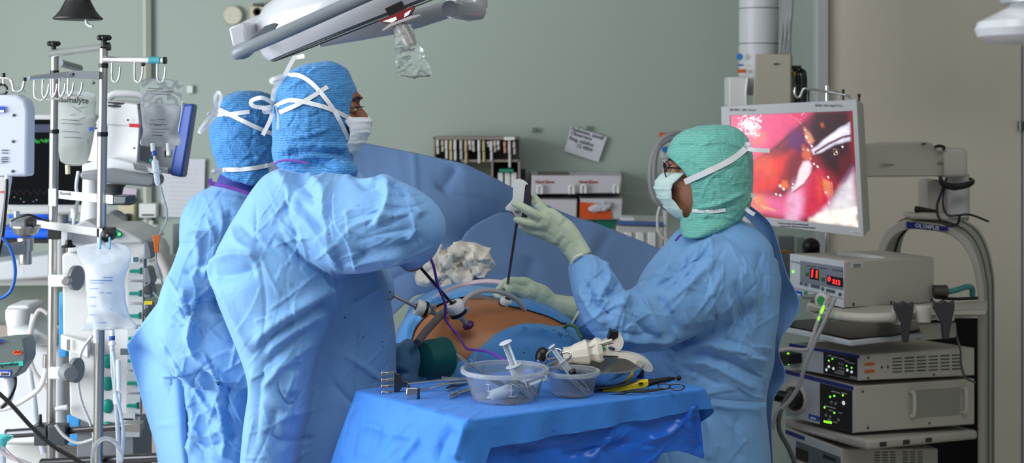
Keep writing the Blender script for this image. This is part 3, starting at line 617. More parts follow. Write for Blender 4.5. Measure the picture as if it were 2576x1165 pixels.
# --- surgeon behind
opB = lambda v: interp(v, [260, 290, 340, 380, 420], [720, 700, 690, 686, 690])
hoodBo = hood(B, M_hoodB, [(231, 600, 660, 3.66, .03), (242, 570, 685, 3.66, .06), (262, 548, 705, 3.66, .082), (300, 532, 715, 3.66, .095), (340, 528, 715, 3.66, .1), (375, 534, 712, 3.66, .095), (405, 542, 705, 3.66, .088), (430, 552, 690, 3.65, .08), (448, 572, 680, 3.63, .07), (462, 620, 665, 3.61, .05)],
              [], lambda u, v, c: 262 < v < 440 and u > opB(v), seed=41, amp=.0024, lines=[('ridge', .007, 6, [(545, 415), (590, 420), (640, 408)]), ('groove', .006, 5, [(548, 400), (600, 402), (650, 392)])])
tB = bvh_of(hoodBo)
maskB = mask(B, M_mask, LB, .094, 'face_mask', pleats=[(-.35, .05), (-.7, .05)])
for pts in ([(542, 288), (580, 287), (628, 281)], [(548, 274), (590, 294), (640, 318), (688, 338)], [(560, 427), (610, 426), (660, 419), (690, 410)]):
    band(tB, pts, S(11, 3.5), M_tie, maskB, 'tie', fb=3.56)
loops(maskB, [[(545, 278, -.08), (540, 250, -.10), (548, 232, -.10), (556, 245, -.10), (546, 276, -.08)], [(545, 280, -.08), (522, 300, -.11), (502, 328, -.12), (508, 330, -.12), (538, 298, -.09), (546, 282, -.08)], [(545, 276, -.08), (524, 286, -.1), (540, 292, -.09)], [(560, 427, -.08), (540, 428, -.1), (536, 434, -.1), (560, 432, -.08)]], 3.66, .008)
b = MB(); b.rings(sil([(436, 556, 680, 3.64, .06), (452, 548, 690, 3.65, .075), (478, 545, 700, 3.66, .08)], 2)); b.build('scrub_collar', M_navy, B)
b = MB(); b.tube([P(530, 462, 3.56), P(560, 467, 3.55), P(600, 478, 3.55), P(640, 492, 3.56), P(680, 500, 3.6)], .0055, 8, smooth=5); b.ribbon([P(532, 466, 3.55), P(527, 450, 3.55)], .012, .002); b.build('purple_binding', M_purple, B, label='purple neck binding')
# --- front surgeon's purple neck binding and gown seams
tg = bvh_of(gownA)
b = MB(); b.tube([P(690, 413, 3.08), P(706, 405, 3.06), P(740, 404, 3.05), P(775, 411, 3.045)], .0028, 8, smooth=5); b.build('purple_binding', M_purple, A, label='purple neck binding')
# --- right surgeon: green hood, opening on the left
opC = lambda v: interp(v, [372, 395, 412, 425, 450, 480, 510, 530, 548], [1650, 1683, 1702, 1716, 1733, 1742, 1744, 1741, 1732])
hoodC = hood(C, M_hoodG, [(317, 1755, 1835, 3.5, .03), (330, 1720, 1862, 3.5, .062), (352, 1694, 1880, 3.5, .084), (385, 1680, 1890, 3.5, .097), (425, 1684, 1892, 3.5, .102), (465, 1700, 1890, 3.5, .102), (500, 1712, 1888, 3.5, .098), (525, 1716, 1884, 3.5, .09), (545, 1712, 1866, 3.49, .082), (570, 1712, 1832, 3.46, .072), (595, 1714, 1775, 3.43, .05)],
             [], lambda u, v, c: 372 < v < 548 and u < opC(v), seed=51, amp=.0024,
             lines=[('ridge', .006, 3, [(1690, 358), (1750, 362), (1820, 360), (1880, 376)]), ('ridge', .007, 5, [(1745, 525), (1800, 515), (1850, 495), (1880, 480)]), ('groove', .006, 5, [(1750, 535), (1810, 528), (1860, 512)]), ('ridge', .007, 5, [(1725, 560), (1760, 545), (1800, 540)])])
tC = bvh_of(hoodC)
maskC = mask(C, M_maskC, LC, .093, 'face_mask', pleats=[(-.5, .05), (-.75, .05), (-1.0, .05)], top=-.10)
for pts, wd in (([(1722, 458), (1780, 432), (1840, 402), (1876, 374)], S(15, 3.4)), ([(1742, 530), (1790, 532), (1825, 528)], S(9, 3.4))):
    band(tC, pts, wd, M_tie, maskC, 'tie', fb=3.42)
loops(maskC, [[(1876, 374, -.06), (1884, 368, -.07), (1880, 362, -.07), (1874, 372, -.06)], [(1878, 372, -.06), (1896, 377, -.08), (1936, 379, -.08)], [(1884, 488, -.04), (1897, 494, -.05)], [(1872, 522, -.06), (1885, 532, -.07), (1898, 540, -.07)]], 3.5, .010)
tgC = bvh_of(gownC); b = MB()
b.tube(onto(tgC, [(1700, 606), (1708, 596), (1718, 588)], .0015, fallback=3.42), .0034, 8); b.build('purple_binding', M_purple, C, label='purple neck binding at the front'); b = MB(); b.tube(onto(tgC, [(1778, 556), (1800, 546), (1830, 538), (1866, 530)], .0015, fallback=3.42), .0034, 8)
b.build('purple_binding', M_purple, C, label='purple neck binding')
b = MB(); b.ribbon(onto(tgC, [(1808, 553), (1840, 548), (1868, 545)], .002, fallback=3.4), .018, .001); b.build('collar_tape', M_tie, C, label='white collar tape')
b = MB(); b.ribbon([P(1788, 1008, 3.325), P(1850, 1014, 3.325), P(1926, 1018, 3.37)], .010, .002, smooth=4); b.build('belt', M_gown, C)
# glasses
M_spec = mat('dark tortoise frame', (40, 28, 26), rough=.25); M_lens = mat('spectacle lens', (235, 240, 240), rough=.02, trans=1, ior=1.05, var=0)
gl = MB()
for sy in (-1, 1):
    gl.tube([LC(1.02+.04*math.cos(t)-.06*abs(.34+.30*math.sin(t)), sy*(.34+.30*math.sin(t)), -.03+.21*math.cos(t)) for t in [2*PI*k/18 for k in range(18)]], .0017, 6, closed=True)
    gl.tube([LC(.96, .62*sy, .06), LC(.90, .72*sy, .06), LC(.42, .78*sy, .03)], .0022, 6)
gl.tube([LC(1.05, -.08, .04), LC(1.09, 0, .08), LC(1.05, .08, .04)], .002, 6); go = gl.build('glasses', M_spec, C)
for sy in (-1, 1):
    b = MB(); b.prism([LC(1.01-.06*abs(.34+.28*math.sin(t)), sy*(.34+.28*math.sin(t)), -.03+.2*math.cos(t)) for t in [2*PI*k/18 for k in range(18)]], RC@V((.001, 0, 0))); b.build('lens', M_lens, go)

# ---------------------------------------------------------------- gloved hands of the right surgeon
def handmesh(name, parts, m, parent, voxel=.0028, lines=()):
    g = MB()
    for p in parts:
        if p[0] == 't': g.tube(p[1], p[2], 14, smooth=4, flat=p[3] if len(p) > 3 else 1, up=(0, 1, 0) if len(p) > 3 else None)
        else: g.ell(p[1], p[2])
    for p in parts:
        if p[0] == 't' and len(p[2]) > 1: g.ell(p[1][-1], (p[2][-1],)*3, None, 10, 8)
    me = remesh(g, name, voxel, 5); folds(me, lines); return cloth_obj(name, me, m, parent)
h = lambda x, y, d: P(1230+x/4.855, 420+y/4.855, d)
handmesh('glove', [
 ('t', [h(1130, 1120, 3.30), h(1030, 960, 3.31), h(900, 800, 3.315), h(760, 710, 3.315), h(660, 660, 3.31)], [.029, .030, .034, .033, .026], .62),
 ('t', [h(850, 880, 3.315), h(740, 800, 3.315), h(640, 790, 3.315)], [.022, .024, .018], .7),
 ('t', [h(860, 700, 3.31), h(740, 600, 3.31), h(680, 590, 3.305)], [.022, .021, .016], .7),
 ('t', [h(720, 640, 3.302), h(600, 600, 3.292), h(480, 535, 3.285), h(370, 470, 3.29), h(312, 448, 3.298)], [.0135, .0120, .0115, .0105, .0085]),
 ('t', [h(680, 720, 3.305), h(570, 700, 3.296), h(470, 680, 3.292), h(380, 655, 3.296), h(335, 642, 3.302)], [.0125, .0110, .0105, .0098, .008]),
 ('t', [h(690, 790, 3.312), h(590, 800, 3.308), h(500, 775, 3.308), h(430, 745, 3.312), h(390, 722, 3.318)], [.0120, .0105, .0098, .0090, .0075]),
 ('t', [h(700, 820, 3.328), h(600, 820, 3.335), h(500, 790, 3.338), h(420, 740, 3.342)], [.0105, .0095, .0085, .007]),
 ('t', [h(800, 640, 3.335), h(690, 550, 3.355), h(600, 450, 3.372), h(545, 380, 3.375), h(520, 350, 3.37)], [.017, .0135, .0125, .0115, .0085]),
], M_glove, C, lines=[('groove', .003, 3, [(1402, 625), (1410, 608), (1424, 595)]), ('groove', .002, 3, [(1418, 640), (1424, 622), (1440, 606)]), ('ridge', .002, 3, [(1395, 615), (1402, 600), (1418, 586)]), ('groove', .002, 2.5, [(1342, 520), (1350, 512), (1362, 508)]), ('groove', .002, 2.5, [(1345, 575), (1355, 560), (1366, 545)])])
b = MB(); b.tube([h(x, y, d) for x, y, d in ((1010, 1180, 3.26), (1040, 1120, 3.252), (1090, 1085, 3.25), (1140, 1070, 3.26))], .0035, 8, smooth=5); b.build('glove_cuff', mat('rolled latex', (225, 228, 205), .45), C)
h = lambda x, y, d: P(1220+x/5.825, 660+y/5.825, d)
handmesh('glove', [
 ('t', [h(1330, 690, 3.64), h(1150, 660, 3.635), h(960, 600, 3.63), h(800, 500, 3.62), h(680, 430, 3.615)], [.034, .031, .027, .033, .028], .75),
 ('t', [h(760, 560, 3.62), h(620, 540, 3.61), h(540, 500, 3.605)], [.028, .026, .018], .75),
 ('t', [h(690, 370, 3.615), h(600, 300, 3.61), h(480, 285, 3.60), h(360, 280, 3.59), h(280, 320, 3.585), h(230, 390, 3.59)], [.017, .015, .0125, .012, .0115, .010]),
 ('t', [h(560, 470, 3.60), h(470, 430, 3.585), h(390, 405, 3.57), h(345, 385, 3.568)], [.018, .0145, .0125, .0105]),
 ('t', [h(640, 360, 3.63), h(480, 330, 3.635), h(330, 330, 3.63), h(220, 400, 3.615), h(190, 470, 3.605), h(230, 520, 3.595)], [.015, .013, .012, .0115, .011, .010]),
 ('t', [h(640, 420, 3.64), h(420, 410, 3.645), h(260, 430, 3.64), h(160, 490, 3.625), h(170, 560, 3.61), h(230, 580, 3.60)], [.014, .0125, .0115, .011, .0105, .0095]),
 ('t', [h(640, 480, 3.645), h(440, 490, 3.65), h(290, 510, 3.645), h(210, 560, 3.63), h(230, 610, 3.615)], [.0125, .0115, .0105, .010, .0085]),
], M_glove, C, lines=[('seam', .003, 2.5, [(1290, 725), (1305, 731), (1318, 729), (1325, 722)]), ('groove', .0025, 2.5, [(1311, 726), (1314, 716)]), ('groove', .002, 4, [(1370, 770), (1380, 750), (1395, 748)])])
b = MB(); b.tube([h(1270, 900, 3.58), h(1330, 800, 3.575), h(1400, 680, 3.58)], .0035, 8, smooth=4); b.build('glove_cuff', mat('rolled latex', (225, 228, 205), .45), C)
# ================================================================ patient, drapes
M_skinP = mat('skin painted with iodine', (172, 112, 72), rough=.42, sss=.1, var=.10, vscale=7, bump=.06, bscale=160)
PT = thing('person', 'patient lying under blue drapes with only the brown painted belly exposed', 'person', (-.06, 3.6, .82))
SP = [(3.42, -.045, .16, .07, .97), (3.46, -.05, .20, .115, .985), (3.53, -.055, .225, .143, 1.0), (3.65, -.06, .23, .148, 1.0), (3.85, -.07, .22, .138, 1.0), (4.05, -.08, .21, .125, 1.0), (4.2, -.09, .19, .11, .99), (4.3, -.09, .11, .08, .99)]
def body_at(y):
    k = [np.interp(y, [s[0] for s in SP], [s[i] for s in SP]) for i in (1, 2, 3, 4)]; return k
def build_patient():
    g = MB(); ys = list(np.linspace(3.42, 4.3, 30))
    g.rings([elring(V((body_at(y)[0], y, body_at(y)[3])), V((body_at(y)[1], 0, 0)), V((0, 0, body_at(y)[2])), 32, 2.3) for y in ys])
    for sx in (-1, 1):
        g.tube([(-.04+.09*sx, 3.54, .94), (-.04+.10*sx, 3.48, .88), (-.04+.10*sx, 3.48, .55), (-.04+.10*sx, 3.48, .30)], [.075, .06, .05, .04], 16, smooth=3)
        g.tube([(-.09+.17*sx, 4.15, 1.0), (-.08+.20*sx, 3.95, .95), (-.06+.20*sx, 3.7, .93), (-.05+.18*sx, 3.5, .92)], [.055, .045, .04, .035], 12, smooth=3)
    g.tube([(-.09, 4.25, 1.0), (-.09, 4.42, 1.02)], .055, 14); g.ell((-.09, 4.52, 1.04), (.075, .10, .095)); g.ell((-.09, 4.46, 1.12), (.018, .03, .025))
    me = remesh(g, 'body', .009, 6); co = get_co(me)
    # navel and a soft hollow at the flank
    for c, r, a in (((-.02, 3.62, 1.147), .018, .010), ((-.20, 3.42, 1.10), .06, .012)):
        d = np.linalg.norm(co-np.array(c), axis=1); co[:, 2] -= a*np.exp(-(d/r)**2)
    set_co(me, co); crumple(me, .0015, 14, 2, False); return cloth_obj('body', me, M_skinP, PT)
bodyP = build_patient(); tP = bvh_of(bodyP)
# one big patient drape with its opening over the belly
def hgt(x, y):
    c, w_, hh, zc = body_at(y); t = abs((x-c)/(w_+.012)); z = zc+(hh+.010)*max(0, 1-min(t, 1)**2.3)**(1/2.3) if t < 1 else 0
    a = abs(x+.055); base = .955-.05*max(0, a-.2) if a < .262 else max(.95-(a-.262)*9, .25)
    s = .05; m = max(z, base)+s*math.exp(-abs(z-base)/s)*.25; f = min(1, max(0, (3.43-y)/.07))**1.6; return m*(1-f)+.3*f
HOLE = [(1030, 858), (1040, 825), (1052, 795), (1088, 765), (1140, 745), (1180, 737), (1240, 742), (1300, 763), (1380, 789), (1432, 808), (1392, 813), (1350, 805), (1300, 808), (1245, 835), (1205, 865), (1185, 885), (1175, 925), (1060, 930), (1030, 890)]
def inside(u, v, poly):
    c = False; n = len(poly)
    for i in range(n):
        x0, y0 = poly[i]; x1, y1 = poly[(i+1) % n]
        if (y0 > v) != (y1 > v) and u < (x1-x0)*(v-y0)/(y1-y0)+x0: c = not c
    return c
g = MB(); xs0, xs1, y0, y1 = -.40, .29, 3.35, 4.2
g.grid(lambda u, v: V((xs0+(xs1-xs0)*u, y0+(y1-y0)*v, hgt(xs0+(xs1-xs0)*u, y0+(y1-y0)*v))), 150, 170)
me = g.mesh('patient_drape'); crumple(me, .005, 7, 8, True, (1, .6, 1), 2)
bm = bmesh.new(); bm.from_mesh(me); kill = []
for f in bm.faces:
    c = f.calc_center_median()
    if 3.40 < c.y < 3.78 and c.z > .97 and inside(c.x/c.y*FP+CXP, (CAMZ-c.z)/c.y*FP+HY, HOLE): kill.append(f)
bmesh.ops.delete(bm, geom=kill, context='FACES')
edge_ = [v for v in bm.verts if v.is_boundary and 3.38 < v.co.y < 3.8 and abs(v.co.x+.06) < .26 and v.co.z > .97]; es_ = set(edge_)
for _ in range(14):
    new = {}
    for v in edge_:
        nb = [e.other_vert(v).co for e in v.link_edges if e.is_boundary]
        if len(nb) == 2: new[v] = v.co*.4+(nb[0]+nb[1])*.3
    for v, c in new.items(): v.co = c
ring_ = {v: 0 for v in edge_}
for k in range(1, 4):
    for v in list(ring_):
        if ring_[v] == k-1:
            for e in v.link_edges: ring_.setdefault(e.other_vert(v), k)
for v, k in ring_.items():
    h_ = tP.ray_cast(v.co+V((0, 0, .2)), V((0, 0, -1)))
    if h_[0] is not None: w_ = (1, .8, .5, .2)[k]; v.co.z = v.co.z*(1-w_)+(h_[0].z+.0035)*w_
bm.to_mesh(me); bm.free()
folds(me, [('ridge', .012, 10, [(1240, 850), (1330, 830), (1420, 850), (1500, 890)]), ('groove', .014, 12, [(1000, 800), (1020, 760), (1060, 735)]), ('ridge', .02, 12, [(975, 790), (1000, 745), (1040, 720)]), ('ridge', .012, 8, [(1060, 800), (1075, 775), (1110, 745)])])
M_drape2 = cloth_mat('belly drape fabric', (84, 148, 210), fine=.15, fscale=30)
PD = cloth_obj('patient_drape', me, M_drape2, None, 60); props(PD, 'smooth blue surgical drape over the patient, opened around the exposed belly', 'drape')
q = PD.modifiers.new('s', 'SOLIDIFY'); q.thickness = .002; q.offset = 1
tPD = bvh_of(PD)
# dried blood marks on the drape
def marks(tree, seeds, parent, name='blood_stain', m=None):
    m = m or mat('dried blood', (62, 50, 66), rough=.7)
    for k, (cx, cy, rx, ry, n) in enumerate(seeds):
        b = MB(); rnd = random.Random(k+n)
        for i in range(n):
            x = cx+rnd.gauss(0, rx); y = cy+rnd.gauss(0, ry)+(x-cx)*.18; h0 = hit(tree, x, y, .0012)
            h1 = hit(tree, x+rnd.uniform(1, 6), y+rnd.uniform(-3, 5), .0012)
            if h0 is not None and h1 is not None and (h1-h0).length < .05: w_ = S(rnd.uniform(1.0, 3.0), 3.3); b.ribbon([h0, (h0+h1)/2+V((0, 0, .0005)), h1], [w_*.3, w_, w_*.25], .0004)
        if b.v: b.build(name, m, parent)
marks(tPD, [(1415, 842, 16, 3, 16), (1330, 878, 8, 8, 3)], PD)
marks(tg, [(978, 745, 4, 16, 6), (905, 850, 34, 40, 4), (965, 890, 10, 30, 4)], gownA)
marks(tP, [(1140, 836, 8, 3, 7)], bodyP)

# the raised screen drape between the patient's head and the field
topE = [(820, 352), (880, 356), (930, 362), (1000, 377), (1100, 398), (1165, 412), (1235, 441), (1300, 472), (1400, 518), (1500, 560), (1600, 601), (1660, 628), (1740, 680)]
botE = [(820, 900), (900, 880), (980, 800), (1040, 745), (1110, 725), (1200, 718), (1300, 728), (1400, 755), (1480, 790), (1560, 840), (1640, 900), (1700, 960), (1760, 1000)]
def dr(u, v):
    k = u*(len(topE)-1); i = min(int(k), len(topE)-2); t = k-i
    ax, ay = topE[i][0]*(1-t)+topE[i+1][0]*t, topE[i][1]*(1-t)+topE[i+1][1]*t; bx, by = botE[i][0]*(1-t)+botE[i+1][0]*t, botE[i][1]*(1-t)+botE[i+1][1]*t
    d = 4.32-.20*v+.03*math.sin(u*9+v*1.5)*(1-v)
    return P(ax*(1-v)+bx*v, ay*(1-v)+by*v, d)
g = MB(); g.grid(dr, 180, 100); me = g.mesh('screen_drape'); crumple(me, .004, 3.5, 12, False, (1, 1, .6), 2)
folds(me, [('stepL', .055, 26, [(1140, 640), (1160, 595), (1180, 571), (1221, 546), (1275, 530), (1380, 560), (1480, 620)]), ('groove', .006, 6, [(1040, 378), (1044, 430), (1046, 490)]), ('seam', .006, 5, [(1050, 484), (1130, 484), (1200, 486), (1285, 505)]),
           ('ridge', .014, 18, [(1150, 412), (1130, 450), (1100, 480)]), ('ridge', .010, 10, [(1350, 500), (1340, 520), (1360, 540)]), ('groove', .008, 8, [(1370, 590), (1440, 625), (1500, 655)]), ('ridge', .012, 20, [(1340, 640), (1325, 700), (1310, 760)]),
           ('ridge', .012, 14, [(1540, 580), (1500, 640), (1480, 700)]), ('groove', .012, 14, [(960, 640), (1010, 660), (1060, 655)]), ('ridge', .014, 12, [(960, 720), (1010, 690), (1060, 680)])], False)
SD = cloth_obj('screen_drape', me, M_drape, None); props(SD, 'large blue drape raised as a sloping screen behind the patient', 'drape')
q = SD.modifiers.new('s', 'SOLIDIFY'); q.thickness = .002
# crumpled white gauze
g = MB()
for x, y, rx, ry in ((1130, 650, 40, 26), (1190, 645, 44, 34), (1160, 630, 30, 26), (1205, 665, 30, 30), (1100, 690, 44, 18), (1085, 660, 26, 40), (1150, 690, 44, 22), (1070, 700, 20, 16), (1130, 706, 26, 14)):
    g.ell(P(x, y, 3.98), (S(rx, 3.98), .05, S(ry, 3.98)))
g.prism([P(1050, 716, 3.96), P(1056, 650, 3.97), P(1085, 620, 3.98), P(1120, 628, 3.98), P(1120, 690, 3.95), P(1080, 722, 3.94)], (0, .02, 0))
me = remesh(g, 'gauze_cloth', .005, 10, 1); crumple(me, .010, 9, 61, False, octs=2)
creases(me, 44, (1055, 610, 1235, 720), (25, 50, 110, -20, -50), 18, 15, (.004, .012), (4, 9), (40, 120))
folds(me, [('sharp', .012, 8, [(1108, 650), (1150, 640), (1200, 660)]), ('groove', .014, 7, [(1140, 665), (1170, 640), (1175, 620)]), ('ridge', .012, 7, [(1065, 715), (1110, 695), (1165, 690)]), ('groove', .012, 7, [(1090, 725), (1130, 690), (1180, 685)]), ('ridge', .010, 6, [(1200, 625), (1190, 650), (1210, 690)])])
M_gauze = cloth_mat('gauze', (236, 228, 214), fine=.25, fscale=60)
GZ = cloth_obj('gauze_cloth', me, M_gauze, None); props(GZ, 'crumpled off-white gauze cloth lying against the blue screen behind the patient', 'cloth')

# ---------------------------------------------------------------- trocars, hoses and cables on the belly
M_steel = mat('polished steel', (200, 200, 204), rough=.18, metal=1, var=.03); M_dsteel = mat('dark steel', (92, 92, 96), rough=.3, metal=1)
M_wplast = mat('white plastic', (226, 228, 228), rough=.35); M_gplast = mat('grey plastic', (150, 152, 154), rough=.4); M_purplep = mat('purple plastic', (86, 30, 96), rough=.4); M_pcable = mat('purple cable', (112, 62, 170), rough=.4)
M_clear = mat('clear tubing', (225, 228, 228), rough=.12, trans=.75, ior=1.2, var=0); M_milk = mat('milky tubing', (214, 208, 206), rough=.3, trans=.35, ior=1.3, var=0)
M_ghose = mat('grey rubber hose', (104, 102, 102), rough=.45)
def trocar(name, label, top, bot, tip, side, shaftm, disc=False, scale=1.0):
    t = thing(name, label, 'trocar', bot, 'trocars in the belly'); ax = (V(bot)-V(top)).normalized(); L0 = (V(bot)-V(top)).length; s = scale
    b = MB(); b.lathe(top, ax, [(.017*s, 0), (.019*s, .004), (.019*s, L0*.35), (.016*s, L0*.7), (.011*s, L0), (.008*s, L0+.003)], 20); h_ = b.build('housing', M_wplast, t, bevel=.001)
    b = MB(); b.lathe(V(top)-ax*.0015, ax, [(.008*s, 0), (.008*s, .002)], 16); b.build('seal', M_black, h_)
    b = MB(); b.lathe(V(top)+ax*L0*.62, ax, [(.0195*s, 0), (.0195*s, L0*.2)], 20); b.build('collar', M_black, t)
    b = MB(); b.cyl(bot, tip, .0055*s); b.build('cannula', shaftm, t)
    q_ = V(top)+ax*L0*.75; sd = V(side); b = MB(); b.tube([q_, q_+sd*.03], .006, 10); b.box(q_+sd*.026, (.012, .008, .012)); b.build('stopcock', M_steel, t)
    if disc:
        b = MB(); b.lathe(V(tip)-ax*.004, ax, [(.006, -.01), (.014, -.004), (.015, 0), (.013, .005), (.006, .009)], 20); b.build('port_disc', M_purplep, t)
    return t
trocar('trocar', 'white trocar with a purple disc in the middle of the belly, black shaft entering it', P(1140, 762, 3.40), P(1158, 797, 3.41), P(1180, 822, 3.43), (.8, 0, .35), M_gplast, True, 1.15)
trocar('trocar', 'white trocar at the left edge of the belly beside the front surgeon', P(1046, 772, 3.46), P(1078, 782, 3.47), P(1120, 800, 3.5), (.8, 0, .3), M_gplast, False, 1.05)
trocar('trocar', 'small grey trocar held by the gloved hand at the right of the belly', P(1277, 752, 3.54), P(1268, 775, 3.545), P(1262, 800, 3.56), (.9, 0, -.1), M_gplast, False, .9)
def hose(name, label, pts, r, m, cat='hose', k=6, extra=None):
    b = MB(); b.tube(pts, r, 10, smooth=k); o = b.build(name, m, label=label, cat=cat); return o
hose('tubing', 'milky tube arching over the belly from the middle trocar to the right', PL([(1160, 768, 3.42), (1180, 745, 3.44), (1215, 732, 3.46), (1260, 735, 3.47), (1300, 755, 3.5), (1320, 780, 3.52), (1325, 795, 3.55)]), .0062, M_milk, 'tube')
hose('tubing', 'pinkish tube lying along the far side of the belly', PL([(1075, 770, 3.6), (1110, 742, 3.7), (1165, 718, 3.78), (1220, 708, 3.76), (1268, 712, 3.72), (1290, 720, 3.7)]), .007, mat('pink tubing', (196, 172, 178), .3), 'tube')
hose('suction_hose', 'dark grey hose curving over the left flank of the belly', PL([(1050, 862, 3.30), (1068, 838, 3.34), (1095, 808, 3.4), (1122, 780, 3.48), (1150, 760, 3.56)]), .0095, M_ghose)
hose('light_cable', 'grey cable curving along the far edge of the belly under the gloved hand', PL([(1180, 752, 3.6), (1215, 750, 3.6), (1250, 760, 3.58), (1285, 776, 3.56)]), .008, M_ghose, 'cable')
hose('diathermy_cable', 'thin purple cable running from the sleeve across the belly to the instrument table', PL([(1072, 625, 3.2), (1090, 668, 3.25), (1102, 720, 3.3), (1120, 765, 3.34), (1122, 805, 3.36), (1148, 838, 3.35), (1164, 862, 3.28), (1178, 878, 3.2), (1225, 884, 3.12), (1262, 902, 3.06), (1285, 921, 3.03)]), .0032, M_pcable, 'cable')
hose('drain_tube', 'green ribbed tube on the drape beside the right surgeon', PL([(1418, 825, 3.5), (1432, 818, 3.48), (1448, 824, 3.46), (1456, 840, 3.44), (1464, 852, 3.42)]), .004, mat('green tube', (70, 120, 60), .4), 'tube')
# the black-shafted instrument of the front surgeon
t = thing('grasper', 'black-shafted grasper with a white handle in the front surgeon\'s sleeve', 'instrument', P(1048, 660, 3.3))
b = MB(); b.cyl(P(1050, 664, 3.3), P(1142, 770, 3.405), .0036); b.build('shaft', M_black, t)
b = MB(); b.lathe(P(1034, 640, 3.28), P(1054, 668, 3.30)-P(1034, 640, 3.28), [(.006, 0), (.013, .008), (.012, .018), (.007, .03), (.004, .033)], 16); b.build('handle', M_wplast, t)
b = MB(); b.box(P(1062, 638, 3.3), (.016, .012, .022), frame(0, 0, .6)); b.build('trigger', M_wplast, t)
t = thing('laparoscope', 'thin steel rod reaching the left trocar from behind the front surgeon', 'instrument', P(1010, 752, 3.45)); b = MB(); b.cyl(P(978, 738, 3.44), P(1048, 773, 3.458), .0046); b.build('shaft', M_steel, t)
# the white instrument held by the right surgeon
t = thing('stapler', 'white and dark grey stapler held upright in the raised green glove', 'instrument', P(1277, 715, 3.55))
h = lambda x, y, d: P(1230+x/4.855, 420+y/4.855, d)
b = MB(); b.prism(crv([h(x, y, 3.315) for x, y in ((300, 215), (325, 170), (370, 152), (430, 172), (478, 215), (446, 222), (432, 330), (415, 470), (392, 612), (330, 602), (312, 592), (275, 545), (205, 525), (212, 492), (262, 440), (288, 395), (294, 300))], 4, None, True)[0], (0, .03, 0)); b.build('handle', M_wplast, t, bevel=.002)
b = MB(); b.prism(crv([h(x, y, 3.317) for x, y in ((448, 222), (470, 214), (500, 270), (518, 350), (520, 410), (505, 490), (480, 570), (460, 625), (430, 632), (398, 602), (418, 470), (434, 330))], 4, None, True)[0], (0, .026, 0)); b.build('grip', mat('dark grey rubber', (44, 48, 56), .5), t, bevel=.002)
b = MB(); b.tube([h(266, 542, 3.322), h(290, 560, 3.322), h(308, 590, 3.322)], .0022, 8, smooth=3); b.build('trigger', mat('red trigger', (150, 24, 30), .4), t)
b = MB(); b.cyl(h(350, 610, 3.33), P(1277, 716, 3.58), .0035); b.build('shaft', M_dsteel, t)
text('ND', .010, h(352, 552, 3.3135), FACE, mat('print black', (30, 30, 32), .6), t)
# dark green drum and grey-blue pouch at the near left
AXB = (P(1142, 898, 3.42)-P(1056, 905, 3.34)).normalized()
M_teal = mat('dark green vinyl', (16, 92, 92), rough=.45, var=.12)
t = thing('green_basin', 'dark green basin lying on its side below the belly', 'basin', P(1100, 895, 3.33))
b = MB(); b.lathe(P(1056, 905, 3.34), P(1142, 898, 3.42)-P(1056, 905, 3.34), [(.030, 0), (.041, .006), (.046, .03), (.048, .074), (.046, .076), (.02, .078), (.001, .078)], 32); q_ = b.build('bowl', M_teal, t)
b = MB(); b.tube([P(1056, 905, 3.34)+AXB*.075+(AXB.orthogonal().normalized()*math.cos(k*PI/12)+AXB.cross(AXB.orthogonal().normalized())*math.sin(k*PI/12))*.048 for k in range(24)], .0025, 6, closed=True); b.build('rim', mat('teal rim', (20, 130, 112), .4), t)
g = MB(); g.ell(P(1022, 905, 3.36), (.036, .05, .048)); g.ell(P(1000, 915, 3.37), (.03, .05, .05)); g.ell(P(1020, 945, 3.36), (.03, .05, .03)); me = remesh(g, 'cloth_pouch', .004, 5); crumple(me, .006, 20, 71, True, octs=2)
o = cloth_obj('cloth_pouch', me, cloth_mat('grey blue wrap', (84, 128, 164), fine=.2), None); props(o, 'round grey-blue wrapped bundle between the front surgeon and the green basin', 'bundle')
# ================================================================ draped instrument table and what lies on it
ZT = 1.03
def TT(px, py, dz=0): return P(px, py, (CAMZ-ZT-dz)*FP/(py-HY))
M_tcloth = cloth_mat('table drape cloth', (62, 134, 226), fine=.22, fscale=40, sheen=.1)
M_tplast = mat('blue plastic cover', (34, 112, 232), rough=.25, spec=.6, var=.05, bump=.12, bscale=14)
IT = thing('instrument_table', 'small instrument table covered in a bright blue drape in the foreground', 'table', (.04, 3.05, 0))
cL, cN, cR = TT(885, 981), TT(1176, 1058), TT(1786, 976); cF = cL+cR-cN
quad = [cN, cR, cF, cL]
def outline(n=480, r=.022):
    pts = []; m = n//4
    for i in range(4):
        a, b_ = quad[i], quad[(i+1) % 4]
        for k in range(m): pts.append(a.lerp(b_, k/m))
    for _ in range(26): pts = [(pts[i-1]+pts[i]*2+pts[(i+1) % len(pts)])/4 for i in range(len(pts))]
    return pts
OL = outline(); NO = len(OL); CT = sum(OL, V())/NO
